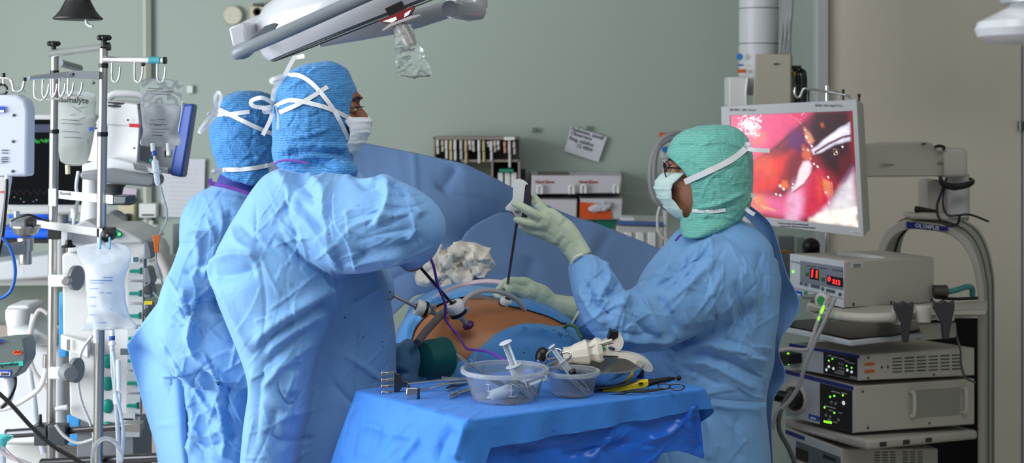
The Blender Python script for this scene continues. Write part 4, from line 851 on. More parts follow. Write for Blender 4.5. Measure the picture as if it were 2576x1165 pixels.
def skirt(name, z0, drop, flare, m, top, parent, amp, seed, start=1.0, lines=()):
    rings = []
    if top:
        for s in np.linspace(.02, .985, 24): rings.append([CT+(p-CT)*s for p in OL])
        rings.append([CT+(p-CT)*.997+V((0, 0, -.002)) for p in OL])
    nv = 64
    for j in range(nv+1):
        v = j/nv; ring = []
        for i, p in enumerate(OL):
            t = i/NO*4; out = (p-CT); out.z = 0; out.normalize()
            dl = drop(t); fl = flare(t); z = -.004-dl*v if top else -z0-dl*v
            wob = .006*math.sin(t*23+seed)*v+.004*math.sin(t*41+1+seed)*v
            ring.append(CT+(p-CT)*start+out*(fl*v+wob)+V((0, 0, z)))
        rings.append(ring)
    g = MB(); g.rings(rings, top, False); me = g.mesh(name)
    crumple(me, amp, 9, seed, True, (1, 1, .7), 2); folds(me, lines)
    creases(me, 26, (820, 990, 1160, 1165) if top else (1180, 1040, 1780, 1165), (45, 100, -20, 75) if top else (20, 60, -40), 18, seed, (.001, .003) if top else (.002, .005), (3, 7), (50, 150))
    o = cloth_obj(name, me, m, parent); q = o.modifiers.new('s', 'SOLIDIFY'); q.thickness = .0012; return o
# t: 0 near corner .. 1 right corner .. 2 far .. 3 left .. 4 near
dropA = lambda t: interp(t % 4, [0, .035, .09, .5, .9, 1.0, 1.1, 2, 2.9, 3.0, 3.2, 3.9, 4], [.30, .16, .055, .047, .040, .040, .08, .1, .3, .34, .36, .36, .30])
flA = lambda t: interp(t % 4, [0, .1, .5, .95, 1.05, 2, 2.9, 3.05, 3.5, 3.9, 4], [.035, .008, .006, .006, .01, .02, .10, .12, .08, .05, .035])
TF = [('ridge', .006, 10, [(960, 1075), (915, 1075)]), ('sharp', .009, 7, [(905, 1080), (935, 1068), (980, 1090), (1060, 1100)]), ('ridge', .010, 7, [(1060, 1098), (1035, 1130), (1010, 1165)]), ('groove', .012, 14, [(1140, 1075), (1115, 1110), (1095, 1165)]), ('ridge', .014, 10, [(1176, 1060), (1165, 1100), (1150, 1165)]), ('ridge', .008, 9, [(905, 1000), (880, 1060), (860, 1165)]), ('groove', .005, 7, [(912, 1070), (900, 1110), (895, 1165)]),
      ('groove', .004, 12, [(960, 1005), (1050, 1040), (1150, 1050)]), ('groove', .003, 8, [(1030, 1020), (1100, 1035), (1180, 1030)])]
top_ = skirt('drape', 0, dropA, flA, M_tcloth, True, IT, .0016, 3, lines=TF)
dropB = lambda t: interp(t % 4, [0, .2, .45, .62, .70, .78, .86, .93, .985, 1.03, 1.1, 1.4, 2, 3, 4], [.34, .34, .32, .23, .125, .09, .09, .10, .115, .12, .10, .08, .1, .2, .34])
flB = lambda t: interp(t % 4, [0, .3, .6, .9, 1.0, 1.1, 2, 4], [.0, .012, .016, .010, .006, .0, 0, 0])
TB = [('sharp', .010, 10, [(1480, 1165), (1525, 1110), (1545, 1070)]), ('ridge', .010, 9, [(1330, 1095), (1380, 1085), (1400, 1070)]), ('groove', .012, 12, [(1600, 1110), (1500, 1130), (1400, 1150)]), ('sharp', .014, 9, [(1770, 1000), (1735, 1030), (1730, 1070), (1755, 1130)]), ('groove', .012, 8, [(1750, 1040), (1760, 1090), (1765, 1140)]), ('ridge', .012, 12, [(1620, 1110), (1680, 1090), (1720, 1050)]), ('ridge', .008, 8, [(1600, 1060), (1660, 1040), (1720, 1020)]), ('groove', .008, 10, [(1250, 1110), (1350, 1130), (1450, 1120)])]
skirt('plastic_cover', .034, dropB, flB, M_tplast, False, IT, .0035, 9, start=.953, lines=TB)
b = MB(); b.rings([[CT+(p-CT)*.97+V((0, 0, -.006)) for p in OL], [CT+(p-CT)*.97+V((0, 0, -.018)) for p in OL]]); b.build('tray', M_steel, IT)
b = MB(); b.cyl((cF.x*.6+cR.x*.4, cF.y*.6+cR.y*.4-.08, .03), (cF.x*.6+cR.x*.4, cF.y*.6+cR.y*.4-.08, ZT-.015), .016); b.build('post', M_steel, IT)
b = MB(); b.box((cF.x*.6+cR.x*.4-.1, cF.y-.2, .02), (.5, .06, .04)); b.box((cF.x*.6+cR.x*.4+.02, cF.y-.2, .02), (.06, .5, .04)); b.build('base', M_steel, IT, bevel=.005)

# ---- clear tubs
M_tub = mat('clear tub plastic', (238, 242, 246), rough=.10, trans=.92, ior=1.12, spec=.6, var=0)
M_mark = mat('moulded scale', (235, 238, 240), rough=.4)
def tub(label, c, rb, rt, h, marks_=()):
    t = thing('plastic_tub', label, 'tub', c, 'clear plastic tubs')
    b = MB(); w_ = .0012
    b.lathe(c, (0, 0, 1), [(.001, .0006), (rb-.006, .0006), (rb-.001, .003), (rb, .006), (rt, h-.004), (rt+.004, h-.004), (rt+.0045, h-.001), (rt+.004, h), (rt-w_, h), (rb-w_, .007), (rb-w_-.004, .003), (.001, .002)], 48)
    o = b.build('tub_wall', M_tub, t, angle=30)
    b = MB(); b.lathe(c, (0, 0, 1), [(rt+.0005, h-.0075), (rt+.006, h-.0075), (rt+.007, h-.004), (rt+.006, h), (rt+.002, h+.0015), (rt-.001, h)], 48, None); b.build('rim', mat('tub rim', (232, 240, 246), .15, trans=.75, ior=1.15, var=0), t)
    if marks_:
        b = MB()
        for a, z0, z1 in marks_:
            f = lambda z: (rb+(rt-rb)*z/h+.0004)
            for z in np.linspace(z0, z1, 3): b.tube([c+V((f(z)*math.cos(a-.07+k*.07), f(z)*math.sin(a-.07+k*.07), z)) for k in range(3)], .0005, 4)
            b.tube([c+V((f(z)*math.cos(a), f(z)*math.sin(a), z)) for z in (z0, z1)], .0005, 4)
        b.build('scale_marks', M_mark, t)
    return t
cB = TT(1270, 1004); tub('large clear plastic tub full of syringes and forceps', cB, .068, .0855, .064, ((-2.0, .016, .045), (-1.4, .02, .045)))
cS = TT(1440, 994); tub('small clear plastic tub with tweezers, right of the large tub', cS, .045, .0525, .052)
# ---- syringes
M_syr = mat('syringe plastic', (232, 240, 248), rough=.2, trans=.55, ior=1.2, var=0); M_plun = mat('plunger plastic', (226, 236, 248), rough=.3, trans=.25, ior=1.3, var=0)
def syringe(label, a, b_, r, out=.5, group='syringes on the instrument table', m=None, seal=True):
    a = V(a); b_ = V(b_); ax = (b_-a).normalized(); Ln = (b_-a).length; t = thing('syringe', label, 'syringe', b_, group); m = m or M_syr
    k0 = Ln*out
    b = MB(); b.lathe(a+ax*k0, ax, [(r*1.0, 0), (r, Ln-k0-.012), (r*.5, Ln-k0-.007), (r*.22, Ln-k0-.006), (r*.2, Ln-k0)], 20); b.lathe(a+ax*k0, ax, [(r*1.35, -.0012), (r*1.45, 0), (r*1.35, .0014)], 20); b.build('barrel', m, t)
    b = MB(); u = ax.orthogonal().normalized(); w_ = ax.cross(u)
    for d in (u, w_): b.prism([a+d*r*.72-ax*0+u.cross(ax)*0, a-d*r*.72, a-d*r*.72+ax*(k0+.012), a+d*r*.72+ax*(k0+.012)], ax.cross(d)*.0016)
    b.lathe(a, ax, [(r*1.02, -.0015), (r*1.12, 0), (r*1.02, .0016)], 20); b.build('plunger', M_plun, t)
    if seal: b = MB(); b.lathe(a+ax*(k0+.012), ax, [(r*.86, 0), (r*.9, .004), (r*.6, .007)], 16); b.build('piston', M_gplast, t)
    return t
cb = cB.y
syringe('syringe standing upright in the large tub with its plunger pulled out', P(1272, 862, cb-.01), P(1318, 985, cb+.0), .0128, .46)
syringe('syringe lying slanted inside the large tub', P(1372, 948, cb+.0), P(1225, 1003, cb-.022), .0125, .35, m=mat('syringe blue', (214, 228, 246), .25, trans=.35, ior=1.2, var=0))
SY3 = syringe('small syringe leaning out of the small tub', P(1388, 872, cS.y), P(1447, 955, cS.y), .0075, .45, seal=False)
b = MB(); b.lathe(P(1438, 932, cS.y-.012), V((.3, -.5, -.6)), [(.004, 0), (.008, .001), (.008, .008), (.004, .010)], 16); b.build('tip_cap', M_black, SY3, label='small black tip cap')
# ---- hand instruments
def inst(name, label, cat, fn, loc, m=None, group=None, bevel=0):
    t = thing(name, label, cat, loc, group); fn(t); return t
def wire(t, part, pts, r, m=None, flat=1, smooth=4, up=(0, 0, 1)):
    b = MB(); b.tube(pts, r, 8, smooth=smooth, flat=flat, up=up); return b.build(part, m or M_steel, t)
def ringp(c, rx, ry, d, tilt=0, n=14):
    return [c+V((rx*math.cos(2*PI*k/n)*math.cos(tilt)-ry*math.sin(2*PI*k/n)*math.sin(tilt), (ry*math.sin(2*PI*k/n)*.25), rx*math.cos(2*PI*k/n)*math.sin(tilt)+ry*math.sin(2*PI*k/n)*math.cos(tilt))) for k in range(n)]
def clamp_in_tub(i, label, tip, mid, end, d, bend=.4):
    t = thing('forceps', label, 'forceps', P(*end, d), 'forceps in the large tub')
    a, m_, e = P(*tip, d), P(*mid, d), P(*end, d+.01)
    wire(t, 'jaw', [a, a.lerp(m_, .5)+V((.001, 0, -.003)), m_], [.0012, .002, .0026]); wire(t, 'shank', [m_, m_.lerp(e, .5), e], [.0026, .0024, .002])
clamp_in_tub(0, 'curved forceps leaning furthest left over the rim of the large tub', (1149, 890), (1185, 922), (1290, 985), cb+.02)
clamp_in_tub(1, 'curved forceps second from left over the rim of the large tub', (1156, 894), (1193, 925), (1300, 988), cb+.026)
clamp_in_tub(2, 'curved forceps with a bent tip right of the first two in the large tub', (1184, 903), (1205, 932), (1310, 990), cb+.012)
clamp_in_tub(3, 'thin forceps tip just clearing the rim of the large tub', (1166, 902), (1200, 935), (1295, 995), cb+.034)
def ringhandles(label, c1, c2, to, d, group=None):
    t = thing('scissors', label, 'scissors', P(*to, d), group)
    for c in (c1, c2):
        b = MB(); b.tube(ringp(P(*c, d), .0165, .0085, d, .42), .0022, 8, closed=True); b.build('finger_ring', M_steel, t)
    for c in (c1, c2): wire(t, 'shank', [P(c[0]-14, c[1]+9, d), P((c[0]+to[0])/2, (c[1]+to[1])/2, d), P(*to, d)], [.0026, .0024, .002])
ringhandles('ring-handled forceps sticking out between the two tubs', (1393, 891), (1418, 899), (1345, 935), cb+.05)
for i, (a, b_) in enumerate((((1270, 962), (1340, 1000)), ((1285, 958), (1352, 996)), ((1300, 960), (1345, 990)), ((1262, 975), (1335, 1005)), ((1310, 968), (1356, 990)))):
    t = thing('forceps', 'steel forceps lying on the bottom of the large tub', 'forceps', P(*b_, cb-.02), 'forceps on the bottom of the large tub')
    wire(t, 'arm', [P(*a, cb-.028+i*.008), P((a[0]+b_[0])/2, (a[1]+b_[1])/2-3, cb-.028+i*.008), P(*b_, cb-.028+i*.008)], .0022)
    wire(t, 'arm', [P(a[0]+6, a[1]-4, cb-.028+i*.008), P((a[0]+b_[0])/2+5, (a[1]+b_[1])/2-8, cb-.028+i*.008), P(*b_, cb-.028+i*.008)], .0022)
for i, off in enumerate((0, 9)):
    t = thing('tweezers', ('tweezers leaning in the small tub, the left pair', 'tweezers leaning in the small tub, the right pair')[i], 'tweezers', P(1476+off, 990, cS.y-.01))
    wire(t, 'arm', [P(1425+off, 950-off, cS.y-.012), P(1450+off, 970, cS.y-.012), P(1474+off, 992-off, cS.y-.01)], .0018); wire(t, 'arm', [P(1425+off, 950-off, cS.y-.012), P(1454+off, 966-off, cS.y-.012), P(1474+off, 992-off, cS.y-.01)], .0018)
# rake retractor
t = thing('rake_retractor', 'steel rake retractor with four blunt prongs at the left corner of the table', 'retractor', TT(990, 985))
d0 = TT(990, 988).y; q_ = lambda x, y, dd=0: P(x, y, d0+dd)
b = MB(); b.prism([q_(990, 937), q_(1004, 942), q_(1014, 958), q_(1028, 962), q_(1028, 974), q_(1012, 975), q_(1000, 990), q_(990, 990)], (0, .006, 0)); b.build('blade', M_dsteel, t, bevel=.001)
for k, y in enumerate((937, 954, 970, 986)):
    b = MB(); b.prism([q_(992, y-3, -.002), q_(992, y+5, -.002), q_(966, y+6, -.014), q_(960, y+9, -.014), q_(960, y+1, -.014), q_(966, y-1, -.014)], (.004, .012, 0)); b.box(q_(968, y+3, -.018), (S(18, d0), .006, S(8.5, d0)), frame(.1, 0, .12)); b.build('prong', M_steel, t, bevel=.0008)
wire(t, 'handle', [q_(1026, 966), q_(1080, 960, .0), q_(1130, 957, .01), q_(1175, 955, .02)], [.0032, .0028, .003, .003], M_steel)
t = thing('flat_retractor', 'small steel retractor with a square bright plate', 'retractor', TT(1040, 1008)); d1 = TT(1040, 1006).y; q_ = lambda x, y, dd=0: P(x, y, d1+dd)
b = MB(); b.box(q_(1036, 991, .0), (S(28, d1), .008, S(31, d1)), frame(.12, 0, .05)); b.build('plate', M_steel, t, bevel=.0015)
b = MB(); b.box(q_(1050, 990, .006), (S(8, d1), .012, S(28, d1)), frame(.5)); b.box(q_(1028, 971, .006), (S(6, d1), .008, S(8, d1))); b.build('bend', M_dsteel, t, bevel=.001)
wire(t, 'handle', [q_(1050, 984, .01), q_(1090, 975, .03), q_(1130, 966, .05), q_(1175, 962, .06)], [.0022, .0024, .003, .003])
for i, (a, b_, r, lab) in enumerate((((1040, 974), (1178, 956), .0022, 'long steel clamp lying behind the square retractor'), ((1112, 951), (1180, 952), .0034, 'steel needle holder lying furthest back beside the large tub'))):
    t = thing('clamp', lab, 'clamp', TT(*b_)); za = P(a[0], a[1], TT(*a).y+.02); zb = TT(b_[0], b_[1]+4)
    wire(t, 'shank', [za, za.lerp(zb, .5), zb], r); b = MB(); b.ell(za.lerp(zb, .75), (.012, .005, .004)); b.build('box_joint', M_steel, t); wire(t, 'shank', [za+V((0, -.008, -.002)), za.lerp(zb, .6)+V((0, -.004, 0)), zb], r*.8)
for i, (a, b_, lab, m) in enumerate((((1122, 985), (1180, 966), 'open-jawed grasping forceps left of the large tub', M_dsteel), ((1128, 1004), (1182, 988), 'grooved steel instrument with a rounded tip left of the large tub', M_steel))):
    t = thing('grasping_forceps', lab, 'forceps', TT(*b_)); A_ = TT(*a); B_ = TT(*b_)
    A_.z = B_.z = ZT+.006; wire(t, 'shank', [A_.lerp(B_, .35), B_], [.0045, .005], m)
    wire(t, 'jaw', [A_+V((0, 0, .001)), A_.lerp(B_, .4)+V((0, 0, .003))], [.0015, .004], m); wire(t, 'jaw', [A_+V((.003, -.01, -.003)), A_.lerp(B_, .4)+V((0, 0, -.002))], [.0015, .004], M_steel)
# steel bowl
cb2 = TT(1503, 971.5); b = MB(); BWL = thing('steel_bowl', 'round polished steel bowl behind the small tub', 'bowl', cb2)
dB = cb2.y; b.lathe(cb2, (0, 0, 1), [(.001, .0), (.045, .001), (.074, .011), (.092, .031), (.0985, .045), (.101, .0455), (.101, .047), (.0975, .047), (.090, .033), (.072, .015), (.044, .004), (.001, .003)], 56); b.build('bowl', mat('mirror steel', (196, 194, 190), rough=.2, metal=1, var=.02), BWL)
b = MB(); b.tube([cb2+V((.1*math.cos(k*PI/24), .1*math.sin(k*PI/24), .0468)) for k in range(48)], .0013, 6, closed=True); b.build('rim', M_steel, BWL)
# white powered stapler lying behind
h = lambda x, y, d=3.115: P(1320+x/4.48, 800+y/4.48, d)
t = thing('surgical_stapler', 'large white surgical stapler with green button lying behind the steel bowl', 'stapler', h(900, 600, 3.12))
M_cream = mat('cream plastic', (222, 216, 206), rough=.35)
b = MB(); b.prism(crv([h(x, y) for x, y in ((700, 330), (980, 240), (1050, 200), (1090, 205), (1112, 250), (1108, 320), (1060, 375), (1000, 378), (1250, 418), (1370, 470), (1440, 540), (1445, 588), (1400, 612), (1340, 590), (1180, 480), (1050, 452), (860, 445), (770, 430), (740, 380))], 4, None, True)[0], (0, .034, 0)); b.build('body', M_cream, t, bevel=.006, seg=3)
a_, c_ = h(430, 430, 3.132), h(745, 375, 3.132); b = MB(); b.lathe(a_, c_-a_, [(.010, 0), (.019, .004), (.018, .02), (.022, .03), (.027, .055), (.019, .06), (.028, .078), (.024, .088), (.012, .09)], 10); b.build('rotation_knob', mat('ivory plastic', (226, 220, 206), .4), t, angle=20)
b = MB(); b.prism([h(x, y, 3.113) for x, y in ((930, 240), (968, 130), (990, 148), (1050, 150), (1058, 160), (1050, 222), (985, 258), (975, 235))], (0, .03, 0)); b.build('lever', M_black, t, bevel=.002)
b = MB(); b.prism([h(x, y, 3.112) for x, y in ((862, 420), (900, 425), (1050, 430), (1048, 448), (862, 450))], (0, .01, 0)); b.build('trigger_pad', M_black, t, bevel=.001)
b = MB(); b.ell(h(885, 347, 3.114), (.006, .004, .0045)); b.build('release_button', mat('green button', (20, 130, 70), .3), t)
b = MB(); b.ell(h(980, 345, 3.114), (.008, .004, .004), frame(0, 0, .35)); b.build('oval_button', mat('navy button', (34, 44, 84), .3), t)
b = MB(); b.tube([h(735, 322, 3.113), h(860, 285, 3.113), h(985, 248, 3.113)], .003, 8); b.build('shaft_rail', M_cream, t)
b = MB()
for x0, y0, x1, y1 in ((820, 350, 850, 342), (840, 322, 925, 302), (940, 298, 1000, 282)): b.ribbon([h(x0, y0, 3.1145), h(x1, y1, 3.1145)], .0012, .0004)
b.build('print', mat('print black', (30, 30, 32), .6), t)
t = thing('suction_bulb', 'black rubber bulb with a steel neck between the tubs and the stapler', 'bulb', h(190, 600, 3.12)); b = MB(); b.lathe(h(190, 482, 3.12), V((.12, 0, 1)), [(.014, 0), (.0155, .006), (.014, .018), (.010, .026), (.003, .030)], 20); b.build('bulb', M_black, t); b = MB(); b.lathe(h(185, 512, 3.12), V((.12, 0, 1)), [(.012, 0), (.0145, .004), (.0145, .009)], 20); b.build('neck', M_steel, t)
b = MB(); b.lathe(h(1292, 672, 3.12), V((.1, 0, 1)), [(.009, 0), (.010, .004), (.009, .017), (.006, .021)], 16); b.build('black_stopper', M_black, label='black rubber stopper standing right of the steel bowl', cat='stopper')
# cautery pencil and the scissors under it
t = thing('cautery_pencil', 'yellow and black electrosurgical pencil lying on the right of the table', 'pencil', TT(1632, 975))
dY = TT(1580, 985).y; y_ = lambda x, y, dz=.0: P(1320+x/4.48, 800+y/4.48, dY+dz)
b = MB(); b.prism([y_(x, y, -.004) for x, y in ((878, 815), (905, 822), (1310, 725), (1390, 712), (1400, 735), (1395, 765), (1340, 790), (920, 860), (905, 885), (882, 882))], (0, .010, .004)); b.build('yellow_slider', mat('yellow plastic', (226, 196, 30), .4), t, bevel=.0012)
b = MB(); b.tube([y_(1385, 745), y_(1480, 715, .01), y_(1640, 688, .025)], [.0062, .0064, .0056], 14); b.tube([y_(1640, 688, .025), y_(1690, 680, .03)], [.0045, .0035], 12); b.ell(y_(1735, 678, .033), (.0058,)*3, None, 12, 8); b.build('black_body', M_black, t)
b = MB(); b.box(y_(1310, 738, -.006), (.009, .003, .004)); b.build('button', M_black, t)
t = thing('scissors', 'long steel scissors lying under the yellow pencil', 'scissors', TT(1680, 985)); dS = TT(1600, 996).y
s_ = lambda x, y, dz=0: P(1320+x/4.48, 800+y/4.48, dS+dz)
for c, rx, ry in (((1715, 778), .016, .0045), ((1570, 766), .013, .0035), ((850, 885), .013, .0042)):
    b = MB(); b.tube([s_(c[0], c[1], .03)+V((rx*math.cos(k*PI/8), ry*2.2*math.sin(k*PI/8), ry*math.sin(k*PI/8))) for k in range(16)], .0017, 8, closed=True); b.build('finger_ring', M_dsteel, t)
wire(t, 'shank', [s_(1640, 785, .03), s_(1500, 812, .015), s_(1350, 832, .005), s_(1200, 835, 0), s_(1140, 825, 0)], .0024, M_dsteel); wire(t, 'shank', [s_(905, 885, .01), s_(1050, 862, .008), s_(1200, 830, .01), s_(1400, 805, .02)], .0024, M_dsteel)
t = thing('needle', 'curved steel needle at the front of the table below the yellow pencil', 'needle', TT(1545, 1002)); wire(t, 'needle', [s_(930, 905), s_(960, 895), s_(1010, 888), s_(1050, 890), s_(1075, 897)], .0008)
t = thing('dissector', 'thin dark steel dissector lying behind the yellow pencil', 'dissector', TT(1530, 980)); wire(t, 'shaft', [s_(790, 805, .02), s_(1000, 770, .03), s_(1300, 715, .05), s_(1450, 690, .06)], [.0014, .002, .0026, .002], M_dsteel)
# ================================================================ equipment on the left
M_chrome = mat('chrome', (222, 223, 226), rough=.2, metal=.8, var=.02); M_brush = mat('brushed steel', (186, 184, 180), rough=.3, metal=.85, var=.05)
M_lgrey = mat('light grey plastic', (196, 198, 200), rough=.4); M_mgrey = mat('mid grey plastic', (128, 132, 136), rough=.4); M_dgrey = mat('dark grey plastic', (66, 70, 74), rough=.4)
M_pump = mat('off-white plastic', (218, 222, 226), rough=.38); M_bluep = mat('blue plastic', (36, 74, 160), rough=.4); M_green = mat('teal plastic', (0, 140, 122), rough=.4); M_print = mat('print black', (30, 30, 32), rough=.6); M_blabel = mat('blue label', (24, 74, 190), rough=.5); M_wlabel = mat('white label', (236, 238, 240), rough=.5)
M_flblue = mat('blue print', (40, 110, 200), rough=.5); M_redlab = mat('red label', (206, 40, 50), rough=.5)
def T3(cx, cy, d): return P(cx/2.9115, cy/2.9115, d)      # crops of the upper left
def T3b(cx, cy, d): return P(cx/2.9115, 380+cy/2.9115, d)
def T3c(cx, cy, d): return P(cx/2.9115, 765+cy/2.9115, d)
# ---- the infusion stand: two poles joined by bars
D1_, D2_ = 4.0, 3.72
ST = thing('infusion_stand', 'double steel infusion stand with hook bars and black knobs at the far left', 'stand', (P(200, 0, 3.86).x, 3.86, 0))
p1t, p1b = P(138, 140, D1_), P(127, 1200, D1_); p2t, p2b = P(261, 122, D2_), P(246, 1200, D2_)
def pole(a, b_, r, kinks, nm):
    ex = (b_-a)*( (a.z-.10)/(a.z-b_.z)); b = MB(); b.tube([a, a+(b_-a)*.18], r*.86, 18); b.tube([a+(b_-a)*.18, a+ex], r, 18); o = b.build('pole', M_brush, ST)
    b = MB(); b.lathe(a+(b_-a)*kinks, b_-a, [(r*1.1, -.006), (r*1.12, .0), (r*1.1, .006)], 18); b.build('collar', M_black, o)
    b = MB(); b.lathe(a+(b_-a)*.04, b_-a, [(r*.95, -.006), (r*.98, .0), (r*.95, .006)], 18); b.build('collar', M_black, o)
    b = MB(); b.lathe(a, V((0, 0, 1)), [(r*.9, -.002), (r*.7, .004), (.005, .006)], 16); b.build('pole_cap', M_black, o)
pole(p1t, p1b, .0125, .18, 0); pole(p2t, p2b, .0125, .20, 0)
b = MB(); b.cyl(P(126, 135, D1_), P(270, 117, D2_), .0105); o = b.build('top_bar', M_chrome, ST); b = MB(); b.cyl(P(268, 117.5, D2_), P(277, 116.5, D2_), .011); b.build('end_cap', M_black, o)
for c, d in (((135, 110), D1_), ((262, 95), D2_)):
    b = MB(); b.lathe(P(c[0], c[1]+20, d), (0, 0, 1), [(.008, 0), (.007, .012), (.006, .016)], 14); cc = P(c[0], c[1], d)
    for k in range(5): b.ell(cc+V((.011*math.cos(k*2*PI/5), .011*math.sin(k*2*PI/5), 0)), (.009, .009, .0075), None, 10, 8)
    b.ell(cc, (.013, .013, .008)); b.build('knob', M_black, ST)
def hook(a, drop, back, r, parent, m=M_chrome):
    b = MB(); a = V(a); b.tube([a, a+V((0, 0, -drop)), a+V((back*.25, 0, -drop-.010)), a+V((back*.6, 0, -drop-.010)), a+V((back*.9, 0, -drop+.006)), a+V((back, 0, -drop*.28))], r, 8, smooth=4); b.build('hook', m, parent)
# right hook bar
b = MB(); b.cyl(P(262, 150, D2_-.01), P(418, 152, D2_-.04), .0088); hb = b.build('hook_bar', M_chrome, ST); b = MB(); b.cyl(P(411, 152, D2_-.04), P(419, 152, D2_-.04), .0094); b.build('end_cap', M_black, hb)
b = MB(); b.cyl(P(376, 151, D2_-.035), P(404, 151.5, D2_-.04), .0092); b.build('tape', mat('teal tape', (60, 150, 160), .5), hb)
for x in (282, 339, 396): hook(P(x, 158, D2_-.03), .040, .021, .0026, hb)
b = MB(); b.ell(P(360, 162, D2_-.03), (.006, .006, .005)); b.build('hook_stop', M_black, hb)
# left rack with five hooks, flat bracket to the pole
b = MB(); b.hexa([P(72, 203, 3.5), P(178, 196, 3.62), P(178, 196, 3.66), P(72, 203, 3.54), P(72, 190, 3.5), P(178, 179, 3.62), P(178, 179, 3.66), P(72, 190, 3.54)]); rk = b.build('hook_rack', M_chrome, ST, bevel=.004)
b = MB(); b.hexa([P(174, 196, 3.64), P(248, 200, 3.70), P(248, 200, 3.72), P(174, 196, 3.66), P(174, 178, 3.64), P(248, 179, 3.70), P(248, 179, 3.72), P(174, 178, 3.66)]); b.build('bracket', M_lgrey, rk, bevel=.001)
b = MB(); b.cyl(P(185, 187, 3.62), P(185, 187, 3.65), .003); b.build('bolt', M_black, rk)
for x in (87, 108, 129, 150, 172): hook(P(x, 202-(x-87)*.06, 3.55+(x-87)*.001), .038, .036, .0026, rk)
b = MB(); b.cyl(P(150, 158, 4.15), P(200, 172, 4.3), .011); b.build('rear_bar', M_mgrey, ST)
b = MB(); b.tube([P(236, 205, 3.75), P(232, 210, 3.75)], .006, 8); b.build('clip', M_mgrey, rk)
# middle bracket bar
b = MB(); b.hexa([P(122, 518, 3.93), P(142, 520, 3.93), P(142, 520, 4.05), P(122, 518, 4.05), P(122, 474, 3.93), P(142, 474, 3.93), P(142, 474, 4.05), P(122, 474, 4.05)]); b.hexa([P(140, 499, 3.95), P(284, 514, 3.68), P(284, 514, 3.75), P(140, 499, 4.02), P(140, 478, 3.95), P(284, 491, 3.68), P(284, 491, 3.75), P(140, 478, 4.02)]); mb_ = b.build('cross_bracket', M_pump, ST, bevel=.002)
text('Infusionshylla', .014, P(165, 487, 3.90), axes(P(284, 502, 3.68)-P(140, 488, 3.95), (0, 0, 1)), M_print, mb_)
b = MB(); b.prism([P(284, 492, 3.68), P(317, 494, 3.66), P(317, 508, 3.66), P(312, 514, 3.66), P(284, 514, 3.68)], (.01, .06, 0)); b.build('bar_end', M_dgrey, mb_, bevel=.003); b = MB(); b.prism([P(300, 500, 3.78), P(335, 500, 3.78), P(335, 510, 3.78), P(328, 517, 3.78), P(300, 517, 3.78)], (.0, .04, 0)); b.build('bar_end', M_dgrey, mb_, bevel=.003)
# lower beam with the round black clamp
b = MB(); b.hexa([P(80, 570, 3.98), P(258, 598, 3.66), P(258, 598, 3.70), P(80, 570, 4.02), P(80, 552, 3.98), P(258, 575, 3.66), P(258, 575, 3.70), P(80, 552, 4.02)]); lb = b.build('lower_beam', M_lgrey, ST, bevel=.002)
b = MB(); b.lathe(P(270, 592, 3.64), (0, -1, 0), [(.016, -.03), (.0165, 0), (.0165, .006), (.012, .010), (.005, .011)], 24); b.box(P(268, 584, 3.70), (.036, .05, .022)); b.build('clamp_knob', M_black, lb)
b = MB(); b.lathe(P(270, 592, 3.632), (0, -1, 0), [(.004, 0), (.0035, .004)], 14); b.build('screw', M_chrome, lb)
b = MB(); b.box(P(143, 588, 3.97), (S(32, 3.97), .06, S(24, 3.97))); b.build('rubber_clamp', M_black, ST, bevel=.002)
b = MB(); b.lathe(P(173, 622, 3.9), (0, 0, 1), [(.018, 0), (.019, .004), (.010, .008), (.008, .02)], 16); b.build('knob', M_black, ST)
b = MB(); b.box(P(168, 590, 3.92), (S(16, 3.92), .04, S(54, 3.92))); b.build('slide_block', M_pump, ST, bevel=.002)
# pole clamps to the pump tower (two), with round knobs
for y, yy in ((707, 0), (939, 1)):
    b = MB(); b.hexa([P(121, y+15, 3.92), P(176, y+15, 3.86), P(176, y+15, 3.96), P(121, y+15, 4.05), P(121, y-16, 3.92), P(176, y-16, 3.86), P(176, y-16, 3.96), P(121, y-16, 4.05)]); cl = b.build('pole_clamp', M_lgrey, ST, bevel=.003)
    b = MB(); b.lathe(P(170, y-1, 3.84), (0, -1, 0) if yy == 0 else (.6, -1, .1), [(.013, 0), (.013, .012), (.009, .016)] if yy == 0 else [(.024, -.01), (.024, .012), (.019, .018), (.019, .04)], 20); b.build('clamp_screw', M_brush if yy == 0 else M_mgrey, cl)
    b = MB(); b.lathe(P(186, y-8, 3.88), (1, -.3, 0), [(.012, -.01), (.034, 0), (.034, .012)], 24); b.build('clamp_plate', M_mgrey, cl)
# horizontal rails low down
for a, b_, r in ((P(20, 1092, 4.02), P(120, 1085, 4.0), .013), (P(128, 1087, 4.0), P(345, 1070, 3.8), .010), (P(110, 1165, 3.9), P(420, 1150, 3.6), .012)):
    b = MB(); b.cyl(a, b_, r); o = b.build('rail', M_dsteel, ST); b = MB(); b.cyl(a-(b_-a).normalized()*.004, a+(b_-a).normalized()*.004, r*1.05); b.build('end_cap', M_black, o)
b = MB(); b.box(P(108, 1092, 3.96), (.035, .05, .055)); b.box(P(148, 1092, 3.95), (.05, .04, .055)); b.build('rail_clamp', M_dgrey, ST, bevel=.003)
b = MB()
for k in range(3): a_ = k*2.1+1.5; b.tube([P(100, 1068, 3.94), P(100, 1068, 3.94)+V((.028*math.cos(a_), 0, .028*math.sin(a_)))], [.007, .004], 8)
b.build('star_knob', M_black, ST)
b = MB(); b.box(P(335, 1072, 3.78), (.05, .04, .02)); b.build('rail_clamp', M_brush, ST, bevel=.002)
